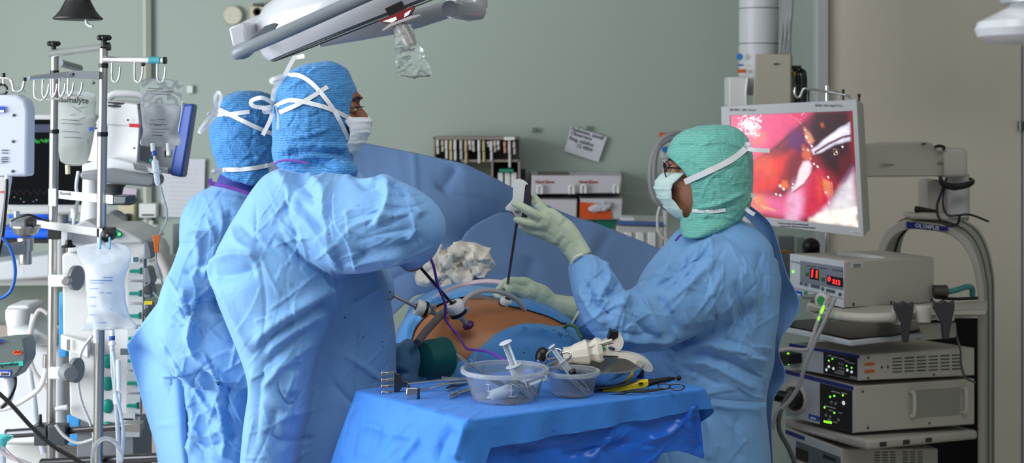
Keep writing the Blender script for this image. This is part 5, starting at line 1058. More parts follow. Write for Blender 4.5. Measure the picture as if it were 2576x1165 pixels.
# stand foot
b = MB()
for sx in (-.25, .25): b.box((P(200, 0, 3.86).x+sx*.5, 3.86, .07), (.05, .6, .04))
b.box((P(200, 0, 3.86).x, 3.86, .085), (.4, .06, .04)); b.build('base', M_mgrey, ST, bevel=.004)
for sx in (-.125, .125):
    for sy in (-.28, .28): b = MB(); b.lathe((P(200, 0, 3.86).x+sx-.015, 3.86+sy, .03), (1, 0, 0), [(.03, 0), (.03, .03)], 16); b.build('castor', M_black, ST)

# ---- infusion bags
M_bag = mat('clear bag film', (236, 240, 244), rough=.08, trans=.9, ior=1.08, spec=.7, var=0, bump=.25, bscale=26); M_bag2 = mat('hazy bag film', (204, 210, 208), rough=.2, trans=.55, ior=1.1, var=0, bump=.2, bscale=26)
def pouch(pts, d, thick, name, m, parent, vox=.004, crum=.004, seed=1, belly=(.2, .8)):
    """a filled film bag: outline px, fattest between the belly heights"""
    q_, _ = crv([V((a, b_, 0)) for a, b_ in pts], 5, None, True); ys = [a.y for a in q_]; y0, y1 = min(ys), max(ys); g = MB(); rows = []
    for y in np.linspace(y0+1, y1-1, 34):
        xs = [a.x+(b_.x-a.x)*(y-a.y)/(b_.y-a.y) for a, b_ in zip(q_, q_[1:]+q_[:1]) if (a.y-y)*(b_.y-y) <= 0 and a.y != b_.y]
        if len(xs) < 2: continue
        t = (y-y0)/(y1-y0); th = thick*(.06+.94*max(0, min(1, min((t-belly[0]+.16)/.22, (belly[1]+.14-t)/.2))))
        rows.append(elring(P((min(xs)+max(xs))/2, y, d), V((S((max(xs)-min(xs))/2, d), 0, 0)), V((0, th, 0)), 36, 1.7))
    g.rings(rows); me = g.mesh(name); crumple(me, crum, 18, seed, True, octs=2); return cloth_obj(name, me, m, parent)
bg = thing('infusion_bag', 'clear crumpled infusion bag hanging from the right hook bar', 'infusion bag', P(405, 366, 3.68))
o = pouch([(353, 203), (400, 196), (457, 205), (459, 240), (452, 330), (459, 362), (440, 368), (405, 362), (372, 368), (351, 362), (358, 330), (354, 250)], 3.68, .016, 'bag', M_bag, bg, crum=.004, seed=5)
tb = bvh_of(o)
def lines_on(tree, rows, parent, m, name='print', w=.0012, off=.0015):
    b = MB()
    for x0, y0, x1, y1 in rows:
        pts = onto(tree, [(x0, y0), (x1, y1)], off)
        if len(pts) > 2: b.ribbon(pts, w, .0004)
    if b.v: b.build(name, m, parent)
lines_on(tb, [(368, 228, 436, 231), (372, 222, 410, 224), (380, 236, 430, 239), (378, 302, 392, 302), (396, 301, 418, 301), (376, 312, 420, 314), (380, 325, 426, 325), (378, 332, 415, 333), (382, 340, 410, 341), (388, 316, 405, 316)], bg, M_print)
for x in (384, 423): b = MB(); b.cyl(P(x, 360, 3.68), P(x+1, 381, 3.68), .0058); b.build('port', mat('port plastic', (230, 232, 234), .2, trans=.4, ior=1.2, var=0), bg)
b = MB(); b.cyl(P(387, 379, 3.68), P(388, 391, 3.68), .0062); b.build('port_cap', M_bluep, bg, label='blue cap'); b = MB(); b.cyl(P(424, 379, 3.68), P(424, 391, 3.68), .0058); b.build('port_cap', M_wplast, bg, label='white cap')
b = MB(); b.lathe(P(388, 392, 3.66), (0.12, 0, -1), [(.003, 0), (.0035, .008), (.009, .014), (.0085, .038), (.013, .04), (.013, .043), (.0075, .045), (.007, .07), (.003, .078)], 16); b.build('drip_chamber', M_syr, bg)
b = MB(); b.lathe(P(382, 404, 3.66), (-1, 0, 0), [(.005, 0), (.005, .006)], 12); b.build('drip_cap', M_green, bg)
b = MB(); b.tube([P(405, 470, 3.66), P(412, 500, 3.68), P(420, 530, 3.7), P(417, 560, 3.72), P(402, 590, 3.74), P(393, 620, 3.75), P(394, 660, 3.76), P(405, 700, 3.78), P(412, 735, 3.8), P(400, 750, 3.8), P(385, 735, 3.8)], .0026, 8, smooth=6); b.build('drip_line', mat('drip line', (190, 196, 198), .25, trans=.3, ior=1.2, var=0), bg)
b = MB(); b.hexa([P(389, 636, 3.735), P(399, 636, 3.735), P(399, 636, 3.76), P(389, 636, 3.76), P(384, 592, 3.735), P(402, 592, 3.735), P(402, 592, 3.76), P(384, 592, 3.76)]); b.build('roller_clamp', mat('orange plastic', (232, 110, 40), .4), bg, bevel=.002, label='orange roller clamp')
bg = thing('infusion_bag', 'hazy infusion bag with black print hanging behind the left pole', 'infusion bag', P(195, 420, 4.2))
o = pouch([(150, 232), (190, 226), (235, 234), (241, 260), (238, 330), (228, 390), (215, 412), (190, 418), (165, 412), (150, 400), (146, 330), (147, 260)], 4.2, .02, 'bag', M_bag2, bg, seed=8, crum=.002)
text('Plasmalyte', .024, P(180, 252, 4.17), axes((1, 0, -.05), (0, 0, 1)), M_print, bg, 'lettering', th=.0003, bold=.0006)
tb = bvh_of(o); lines_on(tb, [(160, 238, 205, 240), (180, 246, 208, 248), (196, 272, 214, 270), (183, 268, 205, 282), (155, 300, 200, 304), (155, 310, 205, 313), (155, 330, 200, 333), (160, 345, 205, 347), (200, 300, 215, 296), (176, 290, 190, 289), (220, 350, 222, 362)], bg, M_print)
b = MB(); b.cyl(P(170, 415, 4.2), P(171, 438, 4.2), .007); b.build('port', mat('pale yellow plastic', (206, 200, 170), .4), bg); b = MB(); b.box(P(230, 325, 4.17), (.013, .006, .012)); b.build('clip', M_bluep, bg)
# large milky bag with blue print
M_milkbag = mat('milky bag film', (226, 233, 240), rough=.25, trans=.38, ior=1.15, var=.03, bump=.1, bscale=20)
bg = thing('fluid_bag', 'large milky white fluid bag with blue print hanging from the round black clamp', 'fluid bag', P(268, 830, 3.62))
o = pouch([(198, 616), (240, 612), (300, 612), (326, 628), (329, 648), (318, 690), (314, 740), (324, 790), (346, 824), (340, 830), (290, 832), (240, 828), (208, 834), (204, 828), (220, 790), (216, 720), (210, 668), (196, 640)], 3.62, .034, 'bag', M_milkbag, bg, crum=.003, seed=9, belly=(.3, .82))
tb = bvh_of(o); lines_on(tb, [(224, 705, 283, 706), (260, 698, 284, 698), (224, 712, 260, 712), (268, 737, 283, 737), (224, 726, 246, 726), (224, 748, 240, 748), (224, 770, 240, 770), (224, 792, 240, 792), (244, 812, 268, 812), (250, 736, 262, 737), (279, 780, 282, 778)], bg, M_flblue, w=.0013)
for x in (252, 276): b = MB(); b.tube([P(x, 598, 3.63), P(x, 625, 3.60)], .003, 8); b.build('strap', mat('pale blue strap', (120, 180, 210), .4), bg)
b = MB(); b.box(P(264, 652, 3.585), (.022, .003, .022)); b.build('hanger_tab', M_syr, bg)
b = MB(); b.cyl(P(241, 828, 3.62), P(242, 862, 3.62), .0065); b.build('port', M_wplast, bg); b = MB(); b.cyl(P(282, 830, 3.62), P(282, 846, 3.62), .006); b.build('port', M_wplast, bg); b = MB(); b.cyl(P(282, 845, 3.62), P(282, 857, 3.62), .0072); b.build('port_cap', M_bluep, bg, label='blue cap')
b = MB(); b.lathe(P(282, 857, 3.61), (0, 0, -1), [(.004, 0), (.010, .008), (.010, .010), (.006, .012), (.006, .022), (.003, .026)], 14); b.build('connector', M_wplast, bg)
b = MB(); b.tube([P(282, 880, 3.61), P(284, 930, 3.6), P(290, 985, 3.6), P(294, 1040, 3.6), P(297, 1100, 3.6), P(300, 1200, 3.6)], .006, 10, smooth=5); b.tube([P(284, 885, 3.6), P(290, 940, 3.58), P(292, 990, 3.58), P(304, 1040, 3.58), P(310, 1090, 3.58), P(306, 1160, 3.58)], .0045, 10, smooth=5); b.build('drain_line', mat('drain line', (216, 224, 234), .2, trans=.4, ior=1.2, var=0), bg)
b = MB(); b.box(P(295, 1003, 3.585), (.018, .014, .028)); b.build('tube_clip', M_wplast, bg, bevel=.002); b = MB(); b.cyl(P(297, 908, 3.58), P(299, 982, 3.58), .006); b.cyl(P(297, 905, 3.58), P(297, 909, 3.58), .0045); b.build('spare_connector', M_wplast, bg)

# ---- infusion pump at the left edge
PU = thing('infusion_pump', 'white infusion pump hanging from a double hook at the left edge', 'pump', P(20, 445, 3.6))
b = MB(); b.prism([P(-30, 238, 3.58), P(40, 238, 3.58), P(62, 250, 3.58), P(70, 275, 3.58), P(68, 445, 3.58), P(-30, 445, 3.58)], (0, .06, 0)); b.build('body', mat('pump shell', (196, 202, 218), .35), PU, bevel=.008, seg=3)
b = MB(); b.box(P(0, 276, 3.575), (S(24, 3.58), .004, S(16, 3.58))); o = b.build('label', M_blabel, PU); b = MB(); b.box(P(3, 280, 3.572), (S(14, 3.58), .002, S(6, 3.58))); b.build('label_panel', M_wlabel, o)
for x, y in ((35, 290), (33, 356), (32, 431)): b = MB(); b.lathe(P(x, y, 3.578), (0, -1, 0), [(.004, 0), (.003, .002)], 12); b.build('screw', M_dgrey, PU)
b = MB()
for y in (378, 385, 396, 401, 407): b.box(P(12, y, 3.577), (S(17, 3.58), .002, S(1.6, 3.58)))
b.tube([P(-3, 412, 3.577), P(4, 398, 3.577), P(9, 412, 3.577)], .0006, 4, closed=True); b.build('print', M_print, PU)
b = MB(); b.lathe(P(70, 272, 3.62), (1, 0, 0), [(.012, -.006), (.012, .002), (.006, .004)], 16); b.build('side_knob', M_dgrey, PU)
b = MB(); b.tube([P(-8, 196, 3.6), P(22, 198, 3.6), P(32, 212, 3.6), P(34, 226, 3.6), P(45, 231, 3.6), P(56, 225, 3.6), P(62, 202, 3.6)], .0034, 8, smooth=5); b.tube([P(9, 196, 3.6), P(9, 215, 3.6)], .003, 8); hk = b.build('hook', M_chrome, PU)
for x, y in ((9, 188), (62, 199)): b = MB(); b.cyl(P(x, y-4, 3.6), P(x, y+5, 3.6), .0048); b.build('hook_tip', M_black, hk)
b = MB(); b.tube([P(4, 226, 3.6)+V((.014*math.cos(k*.5), 0, .014*math.sin(k*.5))) for k in range(13)], .0035, 8); b.build('ring', M_black, hk)
b = MB(); b.tube([P(48, 236, 3.61)+V((.016*math.cos(k*.45), 0, .016*math.sin(k*.45))) for k in range(14)], .001, 6); b.build('wire_ring', M_chrome, hk)
b = MB(); b.prism([P(-20, 446, 3.56), P(22, 446, 3.56), P(-2, 600, 3.56), P(-20, 600, 3.56)], (0, .03, 0)); b.build('side_panel', M_lgrey, PU, bevel=.003); b = MB(); b.tube([P(16, 446, 3.55), P(17, 470, 3.55), P(8, 580, 3.55), P(-4, 640, 3.55)], [.003, .0045, .005, .005], 8, smooth=4); b.build('tube', M_black, PU); b = MB(); b.cyl(P(17, 440, 3.55), P(17, 450, 3.55), .005); b.build('fitting', M_wplast, PU)
b = MB(); b.box(P(5, 483, 3.556), (S(14, 3.55), .003, S(3, 3.55))); b.build('red_mark', M_redlab, PU)
# ---- patient monitor with green trace
def rect_d(px0, py0, px1, py1, d0, d1, th):   # box whose left edge is at depth d0, right edge at d1
    return [P(px0, py1, d0), P(px1, py1, d1), P(px1, py1, d1)+V((0, th, 0)), P(px0, py1, d0)+V((0, th, 0)), P(px0, py0, d0), P(px1, py0, d1), P(px1, py0, d1)+V((0, th, 0)), P(px0, py0, d0)+V((0, th, 0))]
MO = thing('patient_monitor', 'wide patient monitor with a dark screen and green trace behind the stand', 'monitor', P(100, 540, 4.6))
b = MB(); b.hexa(rect_d(10, 288, 240, 540, 4.55, 4.6, .06)); b.build('housing', M_lgrey, MO, bevel=.01)
b = MB(); b.hexa(rect_d(20, 301, 228, 515, 4.545, 4.592, .003)); scn = b.build('screen', mat('monitor screen', (10, 12, 16), .15), MO)
b = MB(); b.hexa(rect_d(20, 313, 228, 333, 4.543, 4.59, .001)); b.build('screen_bar', glow('monitor bar', (92, 108, 142), .5), scn)
rnd = random.Random(5)
b = MB(); b.tube([P(68+i*.8, 356+rnd.uniform(-7, 5), 4.54) for i in range(130)], .0007, 4); b.build('green_trace', glow('green trace', (40, 190, 70), .8), scn)
b = MB(); b.tube([P(26+i*1.5, 492-14*abs(math.sin(i*.28)), 4.54) for i in range(70)], .0005, 4); b.build('grey_trace', glow('grey trace', (90, 90, 100), .3), scn)
b = MB(); b.lathe(P(18, 530, 4.545), (0, -1, 0), [(.004, 0), (.003, .002)], 10); b.build('power_light', glow('power light', (190, 230, 60), 1.0), MO)
for x, y, c in ((36, 496, (220, 170, 60)), (52, 500, (90, 200, 90)), (60, 508, (200, 200, 200)), (84, 507, (80, 160, 220)), (92, 503, (200, 120, 60))): b = MB(); b.box(P(x, y, 4.54), (.004, .001, .003)); b.build('readout', glow('readout %d' % c[0], c, .6), scn)
b = MB(); b.tube([P(150, 540, 4.66), P(150, 700, 4.66)], .02, 10); b.build('neck', M_lgrey, MO)
# ---- bright blue cushion roll under the monitor
BL = MB(); BL.hexa(rect_d(18, 536, 128, 552, 4.74, 4.76, .3)); BL.hexa(rect_d(-30, 575, 132, 602, 4.72, 4.74, .3)); BL.hexa(rect_d(70, 536, 128, 602, 4.78, 4.78, .2)); o = BL.build('blue_cushion', mat('bright blue vinyl', (20, 96, 232), .4), bevel=.01, label='bright blue cushion seen below the dark monitor', cat='cushion')
b = MB(); b.hexa(rect_d(-30, 602, 140, 612, 4.72, 4.74, .3)); b.build('cushion_tray', M_black, label='black tray edge under the blue cushion', cat='tray')
# ---- jointed grey arm in front of it
AR = thing('jointed_arm', 'grey jointed support arm with a round steel joint at the left edge', 'arm', P(60, 665, 3.75))
b = MB(); b.hexa([P(-20, 650, 3.6), P(62, 640, 3.72), P(62, 640, 3.80), P(-20, 650, 3.7), P(-20, 618, 3.6), P(62, 606, 3.72), P(62, 606, 3.80), P(-20, 618, 3.7)]); b.build('forearm', M_mgrey, AR, bevel=.008)
b = MB(); b.lathe(P(64, 665, 3.78), (0, 0, 1), [(.016, 0), (.017, .004), (.017, .035), (.021, .036), (.0215, .07)], 24); b.build('column', M_brush, AR)
b = MB(); b.lathe(P(66, 594, 3.78), (0, 0, 1), [(.017, 0), (.03, .008), (.036, .022), (.038, .024), (.038, .028)], 28); b.build('joint_disc', M_brush, AR)
b = MB(); b.box(P(54, 559, 3.78), (S(44, 3.78), .06, S(26, 3.78))); b.build('joint_block', M_mgrey, AR, bevel=.006)
b = MB(); b.lathe(P(80, 560, 3.76), (1, 0, 0), [(.015, -.006), (.015, .008)], 18); b.build('joint_ring', M_black, AR); b = MB(); b.lathe(P(42, 543, 3.78), (0, 0, 1), [(.008, -.01), (.008, .012)], 12); b.build('pin', M_chrome, AR)
b = MB(); b.box(P(51, 682, 3.77), (S(18, 3.77), .002, S(24, 3.77))); b.build('tag', M_lgrey, AR, label='grey label tag')
hose('blue_cable', 'blue cable hanging in a curve at the left edge', PL([(6, 598, 3.5), (22, 618, 3.5), (34, 650, 3.5), (38, 690, 3.5), (28, 730, 3.5), (8, 748, 3.5), (-8, 752, 3.5)]), .0045, mat('blue cable', (30, 90, 170), .35), 'cable')
hose('black_cable', 'black cable running diagonally down across the stand', PL([(-8, 985, 3.45), (30, 1020, 3.45), (80, 1075, 3.45), (130, 1120, 3.45), (180, 1150, 3.45), (230, 1180, 3.45)]), .0052, M_black, 'cable')
hose('black_cable', 'short black cable looping over the jointed arm', PL([(28, 556, 3.74), (50, 545, 3.73), (75, 541, 3.73), (100, 550, 3.74), (122, 556, 3.78)]), .003, M_black, 'cable')
# ---- ventilator display seen from behind with blue rim
VE = thing('ventilator_display', 'white display unit seen from behind with a blue front panel and a red sticker', 'display', P(350, 430, 4.35))
b = MB(); b.hexa([P(215, 405, 4.30), P(345, 416, 4.25), P(365, 416, 4.5), P(225, 405, 4.5), P(247, 300, 4.30), P(352, 310, 4.25), P(372, 300, 4.5), P(262, 300, 4.5)]); b.build('lower_cover', mat('display shell', (214, 215, 218), .38), VE, bevel=.004)
b = MB(); b.hexa([P(240, 312, 4.29), P(352, 318, 4.24), P(372, 318, 4.5), P(250, 312, 4.5), P(268, 252, 4.31), P(346, 262, 4.26), P(366, 255, 4.5), P(275, 250, 4.5)]); b.build('upper_cover', mat('display shell', (214, 215, 218), .38), VE, bevel=.004)
b = MB()
for k in range(2):
    for i in range(9): b.box(P(276+i*9, 258+k*8+i*.7, 4.285), (.009, .01, .006))
b.build('vent_slots', M_dgrey, VE)
b = MB(); b.box(P(338, 316, 4.235), (S(26, 4.24), .002, S(9, 4.24)), frame(0, 0, .06)); b.build('red_sticker', M_redlab, VE)
b = MB(); b.hexa([P(345, 425, 4.33), P(440, 440, 4.3), P(450, 440, 4.42), P(355, 425, 4.45), P(350, 255, 4.33), P(466, 262, 4.3), P(474, 260, 4.42), P(358, 250, 4.45)]); b.build('rear_frame', M_mgrey, VE, bevel=.006)
b = MB(); b.hexa([P(426, 440, 4.28), P(457, 447, 4.26), P(470, 447, 4.40), P(440, 440, 4.42), P(462, 262, 4.28), P(487, 260, 4.26), P(498, 262, 4.40), P(474, 262, 4.42)]); b.build('front_panel', M_bluep, VE, bevel=.008)
b = MB(); b.tube([P(272, 248, 4.36), P(290, 236, 4.36), P(340, 236, 4.36), P(362, 242, 4.36)], .012, 10, smooth=4); b.build('handle', M_lgrey, VE)
for x, y in ((322, 302), (338, 373), (242, 323)): b = MB(); b.lathe(P(x, y, 4.24), (0, -1, 0), [(.0035, 0), (.003, .002)], 10); b.build('screw', M_dgrey, VE)
b = MB(); b.prism([P(413, 381, 4.292), P(420, 376, 4.292), P(421, 392, 4.292), P(414, 396, 4.292)], (0, .005, 0)); b.build('socket_slot', M_black, VE)
b = MB(); b.box(P(412, 428, 4.29), (S(20, 4.3), .002, S(14, 4.3))); b.build('small_print', M_lgrey, VE)
# slanted tray/arm under it
b = MB(); b.prism([P(206, 412, 4.2), P(280, 398, 4.2), P(386, 424, 4.2), P(386, 435, 4.2), P(345, 440, 4.2), P(275, 425, 4.2), P(206, 436, 4.2)], (0, .16, 0)); tr = b.build('equipment_tray', M_pump, bevel=.003, label='pale slanted tray with air slots under the display unit', cat='tray')
b = MB()
for i in range(7): b.box(P(338+i*4.6, 418+i*1.1, 4.197), (.004, .004, .018), frame(0, 0, -.25))
b.build('vent_slots', M_mgrey, tr)
b = MB(); b.prism([P(200, 432, 4.15), P(275, 424, 4.15), P(388, 444, 4.15), P(390, 464, 4.15), P(378, 472, 4.15), P(280, 462, 4.15), P(200, 450, 4.15)], (0, .12, 0)); sb = b.build('swivel_arm', M_mgrey, bevel=.008, label='grey swivel arm under the slanted tray', cat='arm')
b = MB(); b.lathe(P(285, 515, 4.22), (0, 0, 1), [(.03, 0), (.024, .02), (.03, .05), (.04, .06)], 20); b.build('swivel_joint', M_dgrey, sb)
b = MB(); b.lathe(P(232, 560, 4.24), (0, 0, 1), [(.045, -.02), (.036, .0), (.03, .06), (.028, .13)], 24); b.build('support_column', M_lgrey, sb)
b = MB(); b.tube([P(197, 432, 4.1), P(192, 470, 4.08), P(196, 500, 4.05), P(190, 530, 4.0), P(185, 570, 3.98), P(192, 600, 3.95), P(205, 612, 3.95)], .0052, 10, smooth=5); b.build('power_lead', M_pump, sb, label='white power lead'); b = MB(); b.cyl(P(188, 524, 4.0), P(186, 548, 4.0), .010); b.build('ferrite_core', M_pump, sb)
b = MB(); b.tube([P(245, 600, 4.3), P(275, 545, 4.3), P(300, 540, 4.3), P(310, 560, 4.3), P(300, 580, 4.3)], .012, 10, smooth=4); b.build('bail_handle', M_lgrey, sb)
# ---- pump tower with green levers
PTW = thing('pump_tower', 'tall grey rack of syringe pumps with teal levers behind the milky bag', 'pump rack', P(300, 1200, 3.95))
b = MB(); b.hexa([P(228, 1066, 3.98), P(350, 1066, 3.95), P(350, 1066, 4.2), P(228, 1066, 4.2), P(240, 575, 3.98), P(372, 612, 3.95), P(372, 612, 4.2), P(240, 575, 4.2)]); b.build('rack', M_lgrey, PTW, bevel=.006)
b = MB(); b.prism([P(155, 640, 3.96), P(240, 612, 3.96), P(240, 1075, 3.96), P(175, 1045, 3.96), P(172, 880, 3.96), P(158, 860, 3.96)], (0, .25, 0)); b.build('side_wall', mat('cream shell', (216, 216, 214), .4), PTW, bevel=.006)
b = MB(); b.prism([P(170, 575, 3.94), P(215, 552, 3.94), P(250, 575, 3.94), P(300, 575, 3.94), P(352, 600, 3.94), P(362, 612, 3.94), P(240, 618, 3.94), P(170, 640, 3.94)], (0, .25, 0)); b.build('top_cover', mat('cream shell', (216, 216, 214), .4), PTW, bevel=.006)
b = MB(); b.prism([P(288, 575, 3.93), P(300, 582, 3.93), P(306, 590, 3.93), P(302, 598, 3.93), P(288, 600, 3.93)], (0, .01, 0)); b.build('power_key', M_green, PTW, bevel=.001); b = MB(); b.ell(P(300, 589, 3.925), (.004, .002, .004), None, 10, 6); b.build('power_light', glow('green led', (90, 255, 90), 2), PTW)
for k in range(8):
    y = 683+k*56.5; b = MB(); xr_ = 354-k*1.4
    b.hexa(rect_d(322-k, y-30, xr_+8, y+22, 3.945, 3.935, .02)); pu = b.build('pump_module', mat('module face', (172, 178, 182), .4), PTW, bevel=.002)
    b = MB(); b.prism([P(xr_-28, y-4, 3.93), P(xr_-8, y-4, 3.93), P(xr_, y-10, 3.93), P(xr_, y+8, 3.93), P(xr_-8, y+3, 3.93), P(xr_-28, y+4, 3.93)], (0, .012, 0)); b.build('lever', M_green, pu, bevel=.001)
    if k > 3: b = MB(); b.ell(P(270, y, 3.965), (.016, .008, .02)); b.build('knob', M_green, pu)
for k, y in enumerate((640, 705, 738, 795, 845)):
    b = MB(); b.prism([P(360, y-32, 3.92), P(374, y-30, 3.92), P(382, y+0, 3.92), P(380, y+12, 3.92), P(362, y+12, 3.92)], (0, .06, 0)); sd = b.build('side_clamp', M_mgrey, PTW, bevel=.004)
    if k > 1: b = MB(); b.lathe(P(371, y-8, 3.915), (0, -1, 0), [(.013, 0), (.012, .006), (.004, .007)], 18); b.build('dial', M_dgrey, sd)
b = MB(); b.box(P(373, 762, 3.914), (S(20, 3.9), .002, S(9, 3.9))); b.build('yellow_label', mat('yellow label', (226, 206, 40), .5), PTW)
b = MB(); b.box(P(341, 653, 3.93), (S(20, 3.93), .003, S(17, 3.93))); o = b.build('label', M_wlabel, PTW); b = MB(); b.box(P(341, 653, 3.927), (S(12, 3.93), .002, S(12, 3.93))); b.build('label_panel', mat('petrol print', (70, 110, 120), .5), o)
b = MB(); b.box(P(316, 885, 3.93), (S(26, 3.93), .003, S(16, 3.93))); b.build('display', mat('grey display', (90, 104, 112), .3), PTW)
b = MB(); b.prism([P(152, 842, 3.945), P(222, 862, 3.93), P(222, 902, 3.93), P(152, 878, 3.945)], (0, .02, 0)); cv = b.build('connector_cover', mat('cream shell', (216, 216, 214), .4), PTW, bevel=.003)
for x in (172, 224): b = MB(); b.box(P(x, 868, 3.925), (.008, .004, .03)); b.build('slot', M_mgrey, cv)
b = MB(); b.box(P(325, 1048, 3.93), (S(30, 3.93), .003, S(18, 3.93))); lb_ = b.build('label', M_lgrey, PTW); b = MB(); b.box(P(322, 1055, 3.927), (S(24, 3.93), .002, S(4, 3.93))); b.build('label_panel', M_print, lb_)
b = MB(); b.tube([P(140, 1030, 3.93), P(150, 1027, 3.93), P(170, 1025, 3.93)], [.006, .0075, .008], 10); b.tube([P(232, 845, 3.9), P(205, 885, 3.9), P(196, 950, 3.9), P(205, 1010, 3.9), P(225, 1060, 3.9), P(236, 1100, 3.9), P(232, 1150, 3.9)], .004, 8, smooth=5); b.tube([P(140, 1068, 3.88), P(160, 1095, 3.88), P(195, 1115, 3.88), P(235, 1105, 3.88)], .0045, 8, smooth=5); b.build('power_lead', M_lgrey, PTW)
b = MB(); b.box(P(290, 1300, 4.05), (.16, .2, S(480, 4.05))); b.build('pedestal', M_mgrey, PTW, bevel=.004); b = MB(); b.box((P(290, 0, 4.05).x, 4.05, .05), (.36, .4, .08)); b.build('base', M_dgrey, PTW, bevel=.01)
# ---- white anaesthesia unit low on the left
AN = thing('anaesthesia_unit', 'large white rounded anaesthesia unit behind the stand at lower left', 'machine', P(80, 1200, 4.5))
b = MB(); b.prism([P(14, 770, 4.45), P(72, 768, 4.45), P(78, 790, 4.45), P(78, 822, 4.45), P(125, 850, 4.45), P(125, 870, 4.45), P(60, 872, 4.45), P(16, 850, 4.45)], (0, .14, 0)); b.build('canister_head', M_pump, AN, bevel=.012, seg=3)
b = MB(); b.lathe(P(45, 800, 4.44), (0, 0, 1), [(.034, -.02), (.037, 0), (.037, .022), (.034, .03)], 24); b.build('canister_cap', M_wplast, AN)
b = MB(); b.hexa(rect_d(-60, 870, 160, 1090, 4.5, 4.5, .4)); b.build('cabinet', mat('white enamel', (212, 214, 218), .35), AN, bevel=.02)
b = MB(); b.hexa(rect_d(-60, 1095, 165, 1118, 4.4, 4.4, .4)); b.hexa(rect_d(-40, 1118, 150, 1600, 4.55, 4.55, .3)); b.build('shelf', M_wplast, AN, bevel=.008)
b = MB(); b.ell(P(70, 856, 4.42), (.03, .03, .025)); b.build('valve_dome', M_wplast, AN)
b = MB(); b.hexa(rect_d(-60, 1600, 165, 1650, 4.5, 4.5, .4)); b.build('base', M_dgrey, AN)
b = MB(); b.tube([P(85, 790, 4.3), P(75, 850, 4.3), P(72, 900, 4.28), P(78, 960, 4.26), P(86, 1010, 4.25), P(92, 1065, 4.25), P(110, 1140, 4.25)], .009, 10, smooth=5); b.build('breathing_tube', mat('milky hose', (214, 220, 232), .3, trans=.25, ior=1.2, var=0), AN)
b = MB(); b.tube([P(120, 790, 4.2), P(98, 780, 4.2), P(80, 820, 4.2), P(74, 880, 4.2), P(85, 930, 4.2), P(110, 965, 4.2), P(120, 980, 4.2)], .006, 10, smooth=5); b.build('sample_tube', M_milk, AN)
b = MB(); b.tube([P(115, 905, 4.15), P(113, 940, 4.15), P(100, 975, 4.15), P(70, 1000, 4.15), P(30, 1022, 4.15), P(0, 1030, 4.15)], .008, 10, smooth=5); b.build('white_hose', M_wplast, AN); b = MB(); b.cyl(P(116, 893, 4.15), P(115, 925, 4.15), .009); b.build('hose_fitting', M_brush, AN)
# ---- grey warmer handset with orange emblem and teal label
WA = thing('warming_unit', 'dark grey unit with an orange emblem and teal label at the left edge', 'unit', P(20, 955, 3.55))
M_wgrey = mat('greenish grey plastic', (98, 108, 106), .4); b = MB(); b.prism([P(-40, 862, 3.55), P(14, 855, 3.55), P(58, 853, 3.55), P(65, 878, 3.55), P(65, 905, 3.55), P(60, 918, 3.55), P(42, 945, 3.55), P(38, 952, 3.55), P(-40, 952, 3.55)], (0, .08, 0)); b.build('body', M_wgrey, WA, bevel=.006)
b = MB(); b.prism([P(44+12*math.cos(t), 887+6*math.sin(t), 3.549) for t in [k*PI/10 for k in range(20)]], (0, -.001, 0)); em = b.build('emblem', mat('orange emblem', (224, 84, 34), .5), WA); b = MB(); b.tube([P(36, 889, 3.547), P(40, 883, 3.547), P(44, 889, 3.547), P(48, 883, 3.547), P(52, 888, 3.547)], .0007, 4); b.tube([P(35, 886, 3.547), P(53, 886, 3.547)], .0005, 4); b.build('emblem_lines', mat('dark red line', (120, 36, 20), .5), em)
b = MB(); b.prism([P(-30, 918, 3.549), P(58, 908, 3.549), P(58, 920, 3.549), P(-30, 926, 3.549)], (0, -.001, 0)); tl = b.build('teal_label', mat('teal label', (60, 186, 176), .5), WA); text('operation', .0125, P(21, 917.5, 3.547), axes((1, 0, .09), (0, 0, 1)), M_print, tl, bold=.0003)
b = MB(); b.prism([P(-30, 934, 3.549), P(28, 931, 3.549), P(28, 947, 3.549), P(-30, 948, 3.549)], (0, -.001, 0)); tl = b.build('blue_label', M_blabel, WA); b = MB(); b.prism([P(-30, 940, 3.547), P(26, 937, 3.547), P(26, 945, 3.547), P(-30, 946, 3.547)], (0, -.0006, 0)); q_ = b.build('barcode_field', M_wlabel, tl); b = MB()
for i in range(12): b.box(P(2+i*1.8, 942-i*.1, 3.5455), (S(.9, 3.55), .0006, S(6, 3.55)))
b.build('barcode', M_print, q_); text('landstinget', .0045, P(10, 936, 3.547), axes((1, 0, .04), (0, 0, 1)), M_wlabel, tl)
b = MB(); b.prism([P(-40, 858, 3.545), P(4, 853, 3.545), P(16, 855, 3.545), P(-6, 866, 3.545), P(-40, 872, 3.545)], (0, -.003, 0)); b.build('navy_stripe', M_navy, WA)
b = MB(); b.tube([P(22, 950, 3.6), P(24, 985, 3.6), P(14, 1010, 3.6), P(-10, 1020, 3.6)], .013, 12, smooth=5); b.build('white_hose', M_wplast, WA); b = MB(); b.tube([P(38, 950, 3.57), P(36, 975, 3.56), P(22, 1005, 3.55), P(4, 1025, 3.55)], .005, 8, smooth=5); b.build('black_lead', M_black, WA)
